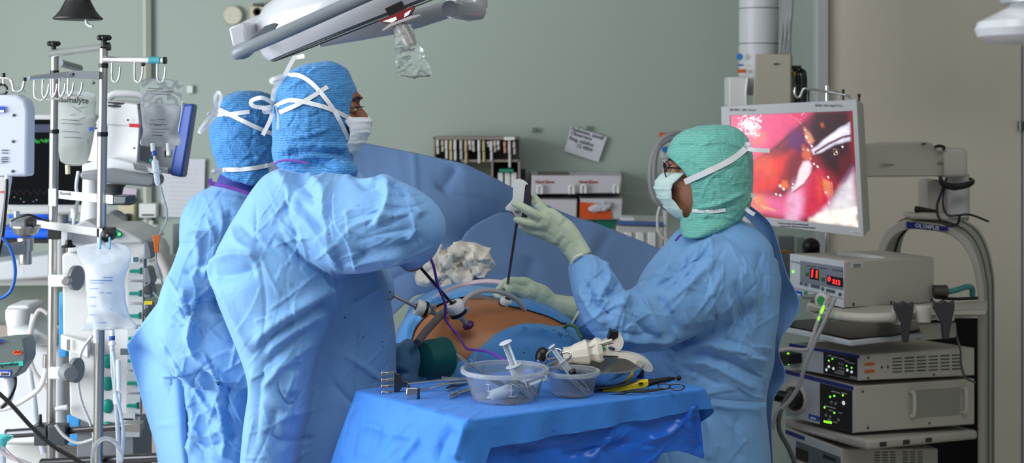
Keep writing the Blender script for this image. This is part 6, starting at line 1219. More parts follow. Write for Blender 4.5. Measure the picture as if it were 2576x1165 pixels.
# small items lower left
t = thing('suction_cup', 'teal cap with a loop handle on a clear tube at the bottom left edge', 'cap', P(6, 1120, 3.6)); b = MB(); b.lathe(P(2, 1112, 3.6), (0, 0, 1), [(.012, -.012), (.016, 0), (.019, .012), (.017, .016)], 18); b.build('cap', mat('aqua plastic', (90, 210, 200), .35), t); b = MB(); b.tube([P(14, 1102, 3.6), P(28, 1096, 3.6), P(32, 1100, 3.6), P(20, 1108, 3.6), P(12, 1110, 3.6)], .002, 6, smooth=4); b.build('loop', mat('aqua plastic', (90, 210, 200), .35), t); b = MB(); b.tube([P(4, 1118, 3.6), P(6, 1180, 3.6)], .010, 10); b.build('stem', M_syr, t)
hose('tubing', 'pale bluish tube lying low across the left corner', PL([(-5, 1130, 3.55), (25, 1150, 3.55), (60, 1162, 3.55), (100, 1180, 3.55)]), .0055, M_milk, 'tube'); hose('tubing', 'thin pinkish line crossing the bottom left corner', PL([(5, 1122, 3.54), (30, 1145, 3.54), (60, 1175, 3.54)]), .002, mat('pink line', (186, 160, 172), .4), 'tube')
hose('tubing', 'clear looped tube hanging at the foot of the milky bag', PL([(232, 1180, 3.56), (236, 1130, 3.56), (255, 1106, 3.56), (280, 1106, 3.56), (298, 1125, 3.56), (304, 1150, 3.56), (302, 1185, 3.56)]), .0055, M_clear, 'tube')
b = MB(); b.hexa(rect_d(147, 735, 168, 900, 4.25, 4.25, .05)); b.build('blue_wrap', cloth_mat('light blue wrap', (60, 150, 220), fine=.4), label='light blue plastic wrap hanging behind the left pole', cat='wrap', bevel=.006); b = MB(); b.hexa([P(172, 1120, 4.25), P(196, 1125, 4.25), P(196, 1125, 4.28), P(172, 1120, 4.28), P(168, 1042, 4.25), P(204, 1050, 4.25), P(204, 1050, 4.28), P(168, 1042, 4.28)]); b.build('blue_wrap', cloth_mat('light blue wrap', (60, 150, 220), fine=.4), label='light blue wrap hanging low under the pump rack', cat='wrap', bevel=.006)
# counter along the wall and the objects on it
CO = thing('wall_counter', 'long white counter along the back wall at the left', 'counter', P(200, 1165, 5.7)); b = MB(); b.hexa([P(-120, 720, 5.35), P(462, 715, 5.5), P(462, 715, 6.18), P(-120, 720, 6.18), P(-120, 702, 5.35), P(462, 700, 5.5), P(462, 700, 6.18), P(-120, 702, 6.18)]); b.build('worktop', M_wplast, CO, bevel=.006); b = MB(); b.prism([P(-60, 668, 5.3), P(125, 640, 5.3), P(180, 645, 5.3), P(180, 690, 5.3), P(125, 700, 5.3), P(-60, 712, 5.3)], (0, .3, 0)); b.build('raised_edge', mat('grey laminate', (196, 202, 206), .4), CO, bevel=.01)
b = MB(); b.box((P(300, 0, 6.0).x, 6.0, .35), (1.6, .04, .7)); b.build('bracket', mat('pinkish panel', (206, 190, 182), .5), CO); b = MB(); b.hexa(rect_d(330, 1056, 560, 1076, 5.9, 5.9, .03)); b.build('rail', M_lgrey, CO)
t = thing('bottle', 'white plastic bottle on the counter behind the orange clamp', 'bottle', P(383, 648, 5.4)); t.location.z = t.location.z
b = MB(); b.lathe(P(385, 700, 5.6), (0, 0, 1), [(.06, 0), (.065, .02), (.065, .12), (.05, .15), (.03, .165), (.028, .19)], 20); b.build('body', mat('natural plastic', (210, 216, 214), .3, trans=.3, ior=1.2, var=0), t); b = MB(); b.lathe(P(383, 583, 5.6), (0, 0, 1), [(.03, -.01), (.03, .02), (.026, .026)], 20); b.build('cap', M_wplast, t)
t = thing('microphone_base', 'small pale box with two dark grey posts on the counter', 'box', P(440, 700, 5.7)); b = MB(); b.hexa(rect_d(425, 640, 470, 688, 5.7, 5.7, .15)); b.build('box', M_lgrey, t, bevel=.006); b = MB(); b.hexa(rect_d(425, 686, 470, 701, 5.7, 5.7, .15)); b.build('box_foot', M_dgrey, t)
for x, w_ in ((440, 6), (449, 4)): b = MB(); b.hexa(rect_d(x-w_, 564, x+w_, 645, 5.74, 5.74, .03)); b.build('post', M_mgrey, t, bevel=.003)
t = thing('ribbed_hose', 'clear ribbed hose hanging in a wide loop beside the pump rack', 'hose', P(420, 700, 4.5)); b = MB(); b.tube([P(372, 650, 4.6), P(395, 640, 4.6), P(415, 670, 4.6), P(430, 720, 4.6), P(434, 760, 4.6), P(425, 800, 4.6), P(405, 850, 4.6)], [.016+.003*(k % 2) for k in range(7)], 12, smooth=8); b.build('hose', M_milk, t)
# ================================================================ endoscopy tower on the right
M_case = mat('warm grey casing', (196, 188, 180), rough=.42, var=.02); M_front = mat('cool grey front', (188, 194, 202), rough=.4, var=.02); M_frame = mat('silver grey frame', (184, 186, 190), rough=.38); M_panel = mat('black panel', (12, 13, 20), rough=.3); M_stripe = mat('navy stripe', (26, 42, 128), rough=.4)
M_led = glow('green light', (120, 255, 40), 2.2); M_white_l = glow('white key', (235, 240, 245), .7); M_red_l = glow('red digits', (255, 40, 40), 2.2); M_arch = mat('trolley column', (190, 184, 176), rough=.42, var=.02)
# ---- monitor: a face seen obliquely, right edge nearer
DL, DR = 4.42, 4.20
fc = {'bl': P(1880, 562, 4.38), }
def MP(u, v, off=0):   # point on the monitor face, u 0..1 left-right, v 0..1 top-bottom of the bezel
    tl, tr, bl, br = P(1815, 268, DL), P(2156, 250, DR), P(1822, 553, DL), P(2174, 597, DR)
    return (tl*(1-u)+tr*u)*(1-v)+(bl*(1-u)+br*u)*v+Nm*off
_a = P(2156, 250, DR)-P(1815, 268, DL); _b = P(1815, 268, DL)-P(1822, 553, DL); Nm = _a.cross(_b).normalized()
if Nm.y > 0: Nm = -Nm
MN = thing('surgical_monitor', 'wide grey monitor showing a pink and red endoscopic picture behind the right surgeon', 'monitor', P(1990, 597, 4.4))
back = lambda u, v: MP(u, v)+V((.044, .10, 0))
b = MB(); b.add([MP(0, 1), MP(1, 1), back(1, 1)+V((0, 0, .012)), back(0, 1)+V((0, 0, .012)), MP(0, 0), MP(1, 0), back(1, 0)-V((0, 0, .010)), back(0, 0)-V((0, 0, .01))], [(3, 2, 1, 0), (4, 5, 6, 7), (0, 1, 5, 4), (1, 2, 6, 5), (2, 3, 7, 6), (3, 0, 4, 7)]); b.build('housing', M_case, MN, bevel=.006)
b = MB(); o4 = [MP(0, 1, .001), MP(1, 1, .001), MP(1, 0, .001), MP(0, 0, .001)]; i4 = [MP(.068, .945, .001), MP(.962-.0, .925, .001), MP(.955, .085, .001), MP(.068, .085, .001)]
# screen rectangle in bezel coordinates
SU0, SU1, SV0, SV1 = .070, .968, .083, .934
i4 = [MP(SU0, SV1, .001), MP(SU1, SV1, .001), MP(SU1, SV0, .001), MP(SU0, SV0, .001)]
b.add(o4+i4+[p+Nm*.004 for p in o4]+[p+Nm*.004 for p in i4], [(0, 1, 5, 4), (1, 2, 6, 5), (2, 3, 7, 6), (3, 0, 4, 7), (8, 12, 13, 9), (9, 13, 14, 10), (10, 14, 15, 11), (11, 15, 12, 8), (0, 8, 9, 1), (1, 9, 10, 2), (2, 10, 11, 3), (3, 11, 8, 0), (4, 5, 13, 12), (5, 6, 14, 13), (6, 7, 15, 14), (7, 4, 12, 15)]); b.build('bezel', M_frame, MN, bevel=.0015)
# the picture on the screen, painted as colours of the display
def screen_picture(nx=300, ny=252):
    X, Y = np.meshgrid(np.linspace(1838, 2165, nx), np.linspace(290, 572, ny)); C = np.zeros((ny, nx, 3)); C[:] = np.array(lin((150, 24, 44)))
    pts = np.stack([X.ravel()*.02, Y.ravel()*.02, np.zeros(X.size)], 1); n1 = vnoise(pts).reshape(X.shape); n2 = vnoise(pts*3.1+7).reshape(X.shape); n3 = vnoise(pts*9+3).reshape(X.shape)
    def blend(a, c): C[:] = C*(1-a[..., None])+np.array(lin(c))*a[..., None]
    def sm(x): x = np.clip(x, 0, 1); return x*x*(3-2*x)
    def blob(cx, cy, rx, ry, c, rot=0, soft=.5, st=1.0, wob=.15):
        r = math.radians(rot); dx = (X-cx)*math.cos(r)+(Y-cy)*math.sin(r); dy = -(X-cx)*math.sin(r)+(Y-cy)*math.cos(r)
        d = np.sqrt((dx/rx)**2+(dy/ry)**2)+n2*wob; blend(sm((1-d)/soft+.5)*st, c)
    def poly(pl, c, soft=5, st=1.0, wob=2):
        d = np.full(X.shape, 1e9); ins = np.zeros(X.shape, bool); n = len(pl)
        for i in range(n):
            (x0, y0), (x1, y1) = pl[i], pl[(i+1) % n]; ex, ey = x1-x0, y1-y0; t = np.clip(((X-x0)*ex+(Y-y0)*ey)/(ex*ex+ey*ey+1e-9), 0, 1); d = np.minimum(d, np.hypot(X-x0-t*ex, Y-y0-t*ey))
            if y0 != y1: ins ^= ((y0 > Y) != (y1 > Y)) & (X < (x1-x0)*(Y-y0)/(y1-y0)+x0)
        s = np.where(ins, d, -d)+n2*wob; blend(sm(s/soft*.5+.5)*st, c)
    def line(pl, w_, c, st=1.0, soft=1.0):
        d = np.full(X.shape, 1e9)
        for (x0, y0), (x1, y1) in zip(pl, pl[1:]): ex, ey = x1-x0, y1-y0; t = np.clip(((X-x0)*ex+(Y-y0)*ey)/(ex*ex+ey*ey+1e-9), 0, 1); d = np.minimum(d, np.hypot(X-x0-t*ex, Y-y0-t*ey))
        blend(sm((w_-d+n3*.5)/max(w_*soft, .5)+.3)*st, c)
    k = 500/1387; Q = lambda *l: [(1800+x*k, 200+y*k) for x, y in l]
    poly(Q((80, 230), (760, 230), (640, 340), (480, 480), (250, 620), (80, 700)), (236, 66, 122), 14)              # upper lobe
    blob(1870, 370, 60, 70, (238, 92, 140), 0, 1.2, .8); blob(1960, 320, 60, 40, (232, 70, 126), 20, 1.0, .8); blob(1912, 352, 26, 22, (246, 128, 120), 20, 1, .7)
    poly(Q((540, 236), (690, 236), (660, 280), (600, 300), (560, 270)), (222, 52, 104), 4); line(Q((540, 240), (580, 285), (640, 300)), 1.0, (250, 150, 180), .6); line(Q((640, 265), (672, 240)), 1.2, (255, 210, 230), .7)
    poly(Q((740, 236), (990, 236), (990, 620), (900, 720), (800, 640), (740, 560), (700, 480), (640, 380), (690, 300)), (48, 6, 18), 16)   # dark cavity
    poly(Q((640, 330), (700, 300), (660, 420), (560, 520), (480, 640), (240, 700), (240, 640), (450, 500)), (118, 14, 44), 22)             # shaded band
    line(Q((250, 625), (420, 520), (560, 400), (660, 330)), 5, (100, 8, 32), .9, 1.4)
    poly(Q((660, 340), (700, 470), (640, 560), (560, 560), (540, 470)), (96, 22, 84), 22, .9); blob(2010, 355, 20, 24, (92, 36, 110), 0, 1, .6)
    poly(Q((240, 650), (420, 560), (560, 540), (600, 640), (540, 780), (420, 850), (240, 860)), (226, 40, 36), 20)                        # red tissue
    blob(1925, 435, 30, 36, (240, 84, 48), -30, 1.2, .7); blob(1900, 470, 34, 30, (224, 36, 36), 0, 1, .6); blob(1990, 455, 18, 60, (150, 14, 30), 25, 1, .8)
    poly(Q((540, 560), (640, 540), (620, 650), (560, 820), (460, 880), (380, 850), (500, 780)), (128, 10, 34), 14)
    poly(Q((230, 870), (420, 880), (560, 830), (640, 770), (680, 690), (760, 660), (840, 780), (800, 920), (680, 1000), (240, 990)), (222, 62, 110), 10)  # lower lobe
    blob(2000, 540, 22, 60, (246, 190, 226), 12, 1.1, .8); blob(1950, 540, 40, 26, (236, 110, 160), 10, 1.2, .7); blob(1905, 535, 30, 24, (244, 130, 110), 20, 1, .8); line(Q((260, 890), (340, 960), (420, 975)), 4, (250, 190, 120), .7, 1.5)
    poly(Q((690, 690), (770, 650), (830, 760), (800, 900), (720, 940), (660, 1000), (640, 960)), (206, 30, 66), 10); poly(Q((720, 700), (770, 680), (780, 830), (740, 900)), (226, 60, 60), 8)
    poly(Q((770, 700), (830, 740), (840, 800), (800, 840), (770, 790)), (240, 132, 88), 5); poly(Q((480, 740), (520, 745), (525, 790), (490, 815), (470, 790)), (238, 108, 60), 5); poly(Q((290, 880), (330, 885), (320, 950), (290, 940)), (240, 140, 90), 5)
    poly(Q((640, 480), (690, 520), (700, 580), (660, 590), (630, 560)), (214, 96, 64), 5); poly(Q((655, 355), (690, 390), (735, 450), (700, 480), (665, 440)), (218, 140, 110), 5); poly(Q((770, 325), (800, 320), (805, 355), (780, 362)), (200, 80, 60), 4)
    poly(Q((705, 515), (800, 440), (900, 370), (985, 325), (985, 450), (880, 475), (760, 535), (715, 545)), (226, 222, 244), 4, 1, 1)       # jaw of the instrument
    line(Q((730, 530), (830, 470), (930, 425), (985, 415)), 3.4, (96, 40, 48), .95, .8); poly(Q((760, 480), (860, 410), (960, 365), (960, 380), (850, 440)), (250, 250, 255), 5)
    poly(Q((640, 600), (680, 595), (698, 630), (680, 700), (640, 760), (560, 820), (550, 815), (580, 760), (610, 660)), (250, 226, 232), 5, 1, 1); line(Q((690, 690), (640, 760), (560, 825)), 2.4, (180, 20, 50), .9)
    poly(Q((990, 640), (990, 930), (760, 940), (830, 880), (900, 760)), (206, 190, 206), 12); poly(Q((990, 690), (990, 930), (820, 920), (900, 800)), (232, 226, 232), 18); poly(Q((660, 1005), (800, 930), (1000, 895), (1010, 1030), (660, 1030)), (252, 250, 240), 7)
    poly(Q((900, 740), (985, 600), (990, 650), (930, 730)), (110, 60, 110), 8, .8); poly(Q((900, 560), (980, 520), (985, 600), (930, 690), (880, 720)), (96, 10, 22), 12, .8)
    rn = random.Random(3)
    for _ in range(260):                                                              # glare on the upper lobe
        x, y = 1890+rn.gauss(0, 15), 318+rn.gauss(0, 13); line([(x, y), (x+rn.uniform(-3, 3), y+rn.uniform(-3, 3))], rn.uniform(.6, 2.2), (255, 248, 255), .85, .7)
    for _ in range(60): x, y = 1904+rn.gauss(0, 8), 342+rn.gauss(0, 6); line([(x, y), (x+1, y+1)], rn.uniform(.5, 1.4), (255, 248, 255), .9)
    for x, y, r in ((660, 370, 2), (668, 420, 4), (685, 455, 2), (705, 485, 3), (676, 515, 3), (690, 575, 2), (640, 510, 2), (460, 785, 4), (485, 805, 4), (430, 850, 3), (460, 855, 4), (555, 765, 3), (550, 790, 3), (715, 612, 3), (740, 630, 3), (812, 700, 3), (790, 808, 3), (925, 488, 3), (865, 540, 2), (880, 525, 2), (808, 880, 3)): line(Q((x, y), (x+3, y+5)), r*.8, (255, 250, 250), 1, .8)
    for pl in (((860, 505), (885, 510), (890, 540), (865, 550)),): line(Q(*pl, pl[0]), 1.0, (220, 160, 140), .8)
    line(Q((808, 830), (815, 870), (800, 930)), 1.0, (210, 170, 230), .8); line(Q((838, 740), (843, 800), (830, 830)), .9, (240, 180, 150), .8); line(Q((610, 300), (640, 330)), 1, (255, 190, 150), .5)
    C *= (1+.10*n2+.06*n3)[..., None]; return np.clip(C, 0, 1)
def screen():
    C = screen_picture(); ny, nx = C.shape[:2]; g = MB()
    g.grid(lambda u, v: MP(SU0+(SU1-SU0)*u, SV0+(SV1-SV0)*v, .0015), nx-1, ny-1)
    me = bpy.data.meshes.new('screen'); me.from_pydata(g.v, [], g.f); ca = me.color_attributes.new('picture', 'FLOAT_COLOR', 'POINT')
    ca.data.foreach_set('color', np.concatenate([C, np.ones((ny, nx, 1))], 2).astype(np.float32).ravel())
    m = bpy.data.materials.new('endoscope picture'); m.use_nodes = True; N = m.node_tree.nodes; bs = N['Principled BSDF']; at = N.new('ShaderNodeAttribute'); at.attribute_name = 'picture'
    bs.inputs['Base Color'].default_value = (.01, .01, .01, 1); bs.inputs['Roughness'].default_value = .3; m.node_tree.links.new(at.outputs['Color'], sock(bs, 'Emission Color')); sock(bs, 'Emission Strength').default_value = 1.05
    return link('screen', me, m, MN)
scr = screen()
mx = axes(MP(1, .5)-MP(0, .5), MP(.5, 0)-MP(.5, 1)); Zt = .0048
text('Läge ingång 1, gäller med picture in picture', .0115, MP(.21, .040, Zt), mx, M_print, MN, bold=.0002, xs=.62); text('räcker med stapel+monitor', .0125, MP(.82, .036, Zt), mx, M_print, MN, bold=.0002, xs=.72)
def quadlabel(u0, v0, u1, v1, m, parent, nm, off=.0043, th=.0006):
    b = MB(); b.prism([MP(u0, v1, off), MP(u1, v1, off), MP(u1, v0, off), MP(u0, v0, off)], Nm*th); return b.build(nm, m, parent)
quadlabel(.42, .018, .52, .052, mat('pale badge', (206, 200, 196), .4), MN, 'badge')
l1 = quadlabel(.30, .952, .72, .975, M_wlabel, MN, 'label'); text('Monitorn ansluts till operationsstapel', .008, MP(.51, .963, .0056), mx, M_print, l1, xs=.8)
l1 = quadlabel(.28, .972, .80, .992, M_wlabel, MN, 'label'); text('Använd endast tillsammans med kamerastapel', .007, MP(.54, .982, .0056), mx, M_print, l1, xs=.85)
l1 = quadlabel(.905, .938, .992, .985, M_blabel, MN, 'asset_label'); text('landstinget', .006, MP(.955, .951, .0056), mx, M_wlabel, l1); quadlabel(.915, .962, .985, .978, M_wlabel, l1, 'barcode_field', .0052)
b = MB()
for i in range(9): b.prism([MP(.922+i*.007, .977, .006), MP(.9245+i*.007, .977, .006), MP(.9245+i*.007, .964, .006), MP(.922+i*.007, .964, .006)], Nm*.0003)
b.build('barcode', M_print, l1)
b = MB(); b.tube([MP(.978+.008*math.cos(k*PI/6), .14+.014*math.sin(k*PI/6), .005) for k in range(12)], .0008, 5, closed=True); b.prism([MP(.972, .17, .0045), MP(.984, .17, .0045), MP(.984, .162, .0045), MP(.972, .162, .0045)], Nm*.001); b.build('power_symbol', glow('pale green symbol', (130, 230, 150), .7), MN)
# ---- monitor arm and trolley arch
AM = thing('endoscopy_trolley', 'warm grey endoscopy trolley with a tall rounded arch and a monitor arm', 'trolley', (P(2400, 0, 4.7).x, 4.7, 0))
b = MB(); b.prism([P(2170, 366, 4.34), P(2214, 360, 4.4), P(2342, 358, 4.62), P(2360, 376, 4.62), P(2372, 376, 4.62), P(2372, 446, 4.62), P(2350, 444, 4.62), P(2214, 446, 4.4), P(2170, 446, 4.34)], (.02, .10, 0)); am = b.build('monitor_arm', M_case, AM, bevel=.006)
b = MB(); b.prism([P(2216, 413, 4.388), P(2330, 414, 4.612), P(2372, 408, 4.612), P(2372, 411, 4.612), P(2330, 417, 4.612), P(2216, 416, 4.388)], (0, -.002, 0)); b.build('arm_seam', mat('seam grey plastic', (140, 134, 128), .5), am)  # thin darker grey strip marks the arm seam
b = MB(); b.box(P(2324, 362, 4.56), (.012, .01, .005)); b.build('arm_slot', M_black, am)
b = MB(); b.prism([P(2374, 374, 4.6), P(2436, 374, 4.6), P(2436, 446, 4.6), P(2376, 448, 4.6)], (0, .14, 0)); b.build('arm_joint', M_case, AM, bevel=.012, seg=3)
b = MB(); b.lathe(P(2411, 545, 4.68), (0, 0, 1), [(S(27, 4.68), 0), (S(27, 4.68), .14)], 28); b.build('column', mat('column paint', (196, 196, 198), .4), AM)
b = MB(); b.prism([P(2330, 456, 4.72), P(2356, 452, 4.72), P(2390, 460, 4.72), P(2390, 540, 4.72), P(2330, 540, 4.72)], (0, .10, 0)); b.build('gas_spring_cover', M_case, AM, bevel=.006)
b = MB(); b.prism([P(2296, 540, 4.68), P(2440, 535, 4.68), P(2440, 556, 4.68), P(2296, 552, 4.68)], (0, .12, 0)); b.build('column_foot', M_case, AM, bevel=.006)
# arch: an inverted U seen obliquely; front face outline, then depth
def arch_path(o):   # (outer or inner) outline of the front face
    if o: p = [(2206, 775), (2206, 700), (2207, 640), (2216, 600), (2240, 572), (2275, 556), (2340, 560), (2392, 574), (2430, 598), (2455, 640), (2470, 700), (2476, 780), (2476, 1180), (2476, 1560)]
    else: p = [(2222, 775), (2222, 700), (2224, 650), (2236, 612), (2258, 588), (2290, 577), (2340, 580), (2385, 590), (2420, 616), (2444, 660), (2456, 715), (2460, 790), (2460, 1180), (2460, 1560)]
    return [q_ for q_ in crv([V((a, b_, 0)) for a, b_ in p], 4)[0]]
po, pi_ = arch_path(1), arch_path(0); dA = lambda x: 4.74-(x-2206)/270*.10; nA = len(po); off = V((.150, .34, .0))
vs = [P(q_.x, q_.y, dA(q_.x)) for q_ in po]+[P(q_.x, q_.y, dA(q_.x)) for q_ in pi_]; vs += [v+off for v in vs]; fs = []
for i in range(nA-1): fs += [(i, i+1, nA+i+1, nA+i), (2*nA+i, 3*nA+i, 3*nA+i+1, 2*nA+i+1), (i, 2*nA+i, 2*nA+i+1, i+1), (nA+i, nA+i+1, 3*nA+i+1, 3*nA+i)]
fs += [(0, nA, 3*nA, 2*nA), (nA-1, 2*nA-1+0, 4*nA-1, 3*nA-1)]
b = MB(); b.add(vs, fs); ar = b.build('arch', M_arch, AM, bevel=.004)
b = MB()
for f_ in (.30, .74):
    pts = [P(q_.x, q_.y, dA(q_.x))+off*f_+V((.0008, 0, .0008)) for q_ in po[len(po)//3:]]; b.tube(pts, .0035, 6)
b.build('arch_groove', mat('groove rubber', (96, 92, 90), .6), ar)
b = MB(); b.tube([P(q_.x, q_.y, dA(q_.x))+off*.62-V((0, 0, .002)) for q_ in pi_[8:22]], .013, 8, flat=.15); b.build('inner_strip', M_dgrey, ar)
ax_s = axes(P(2385, 571, 4.665)-P(2280, 557, 4.705), (0, 0, 1)); b = MB(); b.prism([P(2280, 557, 4.705), P(2385, 571, 4.665), P(2385, 582, 4.665), P(2280, 574, 4.705)], (0, -.003, 0)); pl = b.build('name_plate', mat('navy plate', (30, 40, 120), .35), ar)
text('OLYMPUS', .0175, P(2332, 571, 4.676), ax_s, mat('silver lettering', (196, 204, 220), .35), pl, bold=.0006)
# cables on the arm
b = MB(); b.tube([P(2353, 370, 4.6), P(2362, 367, 4.58), P(2374, 370, 4.58), P(2374, 376, 4.6)], .005, 8, smooth=4); b.build('arm_cable', M_black, AM); b = MB(); b.tube([P(2366, 446, 4.6), P(2372, 462, 4.56), P(2400, 470, 4.56), P(2436, 464, 4.56), P(2448, 456, 4.58), P(2440, 450, 4.6)], [.006, .010, .012, .010, .006, .005], 8, smooth=5); b.tube([P(2382, 448, 4.58), P(2366, 490, 4.56), P(2357, 520, 4.55), P(2362, 548, 4.54), P(2385, 568, 4.52), P(2408, 564, 4.52), P(2414, 545, 4.54)], .0042, 8, smooth=5); b.build('cable_bundle', M_black, AM); b = MB(); b.tube([P(2376, 470, 4.58), P(2372, 510, 4.57), P(2382, 540, 4.56), P(2410, 542, 4.55), P(2440, 540, 4.6), P(2486, 557, 4.65)], .0036, 8, smooth=5); b.tube([P(2304, 527, 4.62), P(2325, 528, 4.6), P(2358, 532, 4.56)], [.012, .008, .004], 8, smooth=4); b.build('cable_bundle', M_black, AM)
# trolley shelves and post on the far left, shelf handles
def obox(px0, px1, px2, yt0, yt1, yt2, yb0, yb1, yb2, d0, d1, d2):
    """box seen with a front face (px0..px1) and a right face (px1..px2), nearest edge in the middle"""
    t0, t1, t2 = P(px0, yt0, d0), P(px1, yt1, d1), P(px2, yt2, d2); b0, b1, b2 = P(px0, yb0, d0), P(px1, yb1, d1), P(px2, yb2, d2); t3 = t0+t2-t1; b3 = b0+b2-b1; return [b0, b1, b2, b3, t0, t1, t2, t3]
def face(pts4, u, v, off=0):   # pts: bl, br, tr, tl
    bl, br, tr, tl = pts4; p = (tl*(1-u)+tr*u)*(1-v)+(bl*(1-u)+br*u)*v; n = (br-bl).cross(tl-bl).normalized(); return p+n*off
def flab(f4, u0, v0, u1, v1, m, parent, nm, off=.0006, th=.0012, bevel=0):
    n = (f4[1]-f4[0]).cross(f4[3]-f4[0]).normalized(); b = MB(); b.prism([face(f4, u0, v1, off), face(f4, u1, v1, off), face(f4, u1, v0, off), face(f4, u0, v0, off)], n*th); return b.build(nm, m, parent, bevel=bevel)
def fdot(f4, items, m, parent, nm, r, th=.002, off=.001):
    n = (f4[1]-f4[0]).cross(f4[3]-f4[0]).normalized(); os_ = []
    for u, v in items: b = MB(); b.lathe(face(f4, u, v, off), n, [(r, 0), (r*.9, th*.7), (r*.4, th)], 14); os_.append(b.build(nm, m, parent))
    return os_
def faces(q_): return [q_[0], q_[1], q_[5], q_[4]], [q_[1], q_[2], q_[6], q_[5]]
# ---- insufflator on top with red digits
INS = thing('insufflator', 'grey insufflator with glowing red digits on top of the trolley', 'medical device', P(2170, 775, 4.3))
q_ = obox(1989, 2125, 2350, 638, 657, 647, 742, 775, 763, 4.34, 4.2, 4.5); b = MB(); b.hexa(q_); b.build('casing', M_case, INS, bevel=.004); f1, f2 = faces(q_)
flab(f1, .0, .0, 1, 1, M_front, INS, 'front_plate', .0008, .003, .0015); pn = flab(f1, .20, .13, .985, .62, mat('display panel', (116, 124, 136), .35), INS, 'display_panel', .004, .002, .001)
fx = axes(f1[1]-f1[0], f1[3]-f1[0]); dp = lambda u, v, o=.0075: face(f1, u, v, o)
flab(f1, .385, .26, .555, .51, M_panel, pn, 'digit_window', .0062); flab(f1, .70, .36, .99, .56, M_panel, pn, 'digit_window', .0062)
text('11', .032, dp(.475, .385), fx, M_red_l, pn, 'digits', bold=.001); text('0', .020, dp(.745, .44), fx, M_red_l, pn, 'digits', bold=.0007); text('212', .018, dp(.875, .475), fx, M_red_l, pn, 'digits', bold=.0007)
for k in range(6): flab(f1, .262, .22+k*.045, .285, .25+k*.045, mat('dull green bar', (110, 170, 50), .4), pn, 'bar_segment', .0062)
flab(f1, .315, .38, .365, .46, mat('dark green key', (40, 80, 40), .4), pn, 'key', .0062); flab(f1, .61, .43, .66, .51, mat('dark green key', (40, 80, 40), .4), pn, 'key', .0062); flab(f1, .56, .30, .575, .50, mat('dull green bar', (110, 170, 50), .4), pn, 'bar_segment', .0062)
for u0, u1 in ((.33, .50), (.54, .70), (.80, .98)): flab(f1, u0, .205, u1, .225, mat('slate print', (50, 58, 70), .5), pn, 'print', .0062)
flab(f1, .19, .62, .36, .70, mat('key plate', (140, 150, 164), .4), INS, 'key', .004); flab(f1, .40, .63, .56, .70, mat('slate key', (66, 78, 100), .4), INS, 'key', .004, .002, .0006); flab(f1, .68, .66, .84, .73, mat('slate key', (66, 78, 100), .4), INS, 'key', .004, .002, .0006)
fdot(f1, ((.22, .655), (.31, .66), (.615, .685), (.93, .725)), mat('slate key', (66, 78, 100), .4), INS, 'round_key', .006, off=.0045); fdot(f1, ((.065, .42),), M_led, INS, 'power_light', .004, off=.005)
text('OLYMPUS', .008, dp(.115, .19, .0042), fx, M_dgrey, INS); flab(f1, 0, .795, 1, .81, mat('seam grey plastic', (140, 134, 128), .5), INS, 'seam', .004)  # same darker grey strip across the front plate
l1 = flab(f1, .12, .85, .23, .97, M_blabel, INS, 'blue_label', .004); flab(f1, .15, .92, .21, .95, M_wlabel, l1, 'label_field', .0056)
fdot(f1, ((.30, .855),), mat('green port', (40, 150, 70), .4), INS, 'green_port', .007, .004, .004); n1 = (f1[1]-f1[0]).cross(f1[3]-f1[0]).normalized()
b = MB(); b.lathe(dp(.66, .92, .003), n1, [(.024, 0), (.024, .02), (.017, .022)], 24); pt_ = b.build('gas_port', M_lgrey, INS); b = MB(); b.lathe(dp(.66, .92, .025), n1, [(.014, 0), (.013, .003)], 20); b.build('port_face', mat('green port', (40, 150, 70), .4), pt_)
b = MB(); b.tube([dp(.53, .87, .003), dp(.50, .88, .02), dp(.36, .90, .04)], [.011, .008, .006], 12); b.build('grey_connector', M_mgrey, INS)
l1 = flab(f2, .07, .05, .18, .15, M_wlabel, INS, 'sticker', .0006)
for k in range(4): flab(f2, .08, .065+k*.02, .165, .075+k*.02, mat('grey print', (120, 120, 124), .5), l1, 'print', .002)
fdot(f2, ((.09, .93), (.50, .93), (.96, .92)), M_dgrey, INS, 'screw', .005)
b = MB(); b.prism([P(2105, 636, 4.4), P(2160, 640, 4.38), P(2225, 650, 4.36), P(2190, 654, 4.34), P(2105, 645, 4.38)], (0, 0, .004)); b.build('paper_sheet', M_wlabel, label='white paper sheet lying on the insufflator', cat='paper')
# shelf with bumper handle and tool clips under it
SHF = AM
b = MB(); b.prism([P(2030, 762, 4.25), P(2090, 782, 4.15), P(2160, 790, 4.12), P(2260, 790, 4.12), P(2486, 775, 4.42), P(2480, 796, 4.42), P(2262, 812, 4.12), P(2160, 812, 4.12), P(2085, 803, 4.15), P(2030, 786, 4.25)], (.06, .18, 0)); b.build('shelf', M_arch, AM, bevel=.006)
b = MB(); b.tube([P(2070, 782, 4.22), P(2110, 795, 4.12), P(2180, 800, 4.08), P(2250, 798, 4.08)], .014, 14, smooth=5); b.build('shelf_handle', mat('ivory grip', (206, 202, 192), .4), AM)
for x0, x1, y0, y1 in ((2244, 2288, 776, 814), (2304, 2342, 770, 810), (2356, 2400, 770, 806)): b = MB(); b.lathe(P((x0+x1)/2, y1, 4.10), (0, 0, 1), [(S((x1-x0)/2, 4.1), 0), (S((x1-x0)/2, 4.1), S(y1-y0, 4.1))], 20); b.build('cup_holder', mat('ivory grip', (206, 202, 192), .4), AM, bevel=.002)
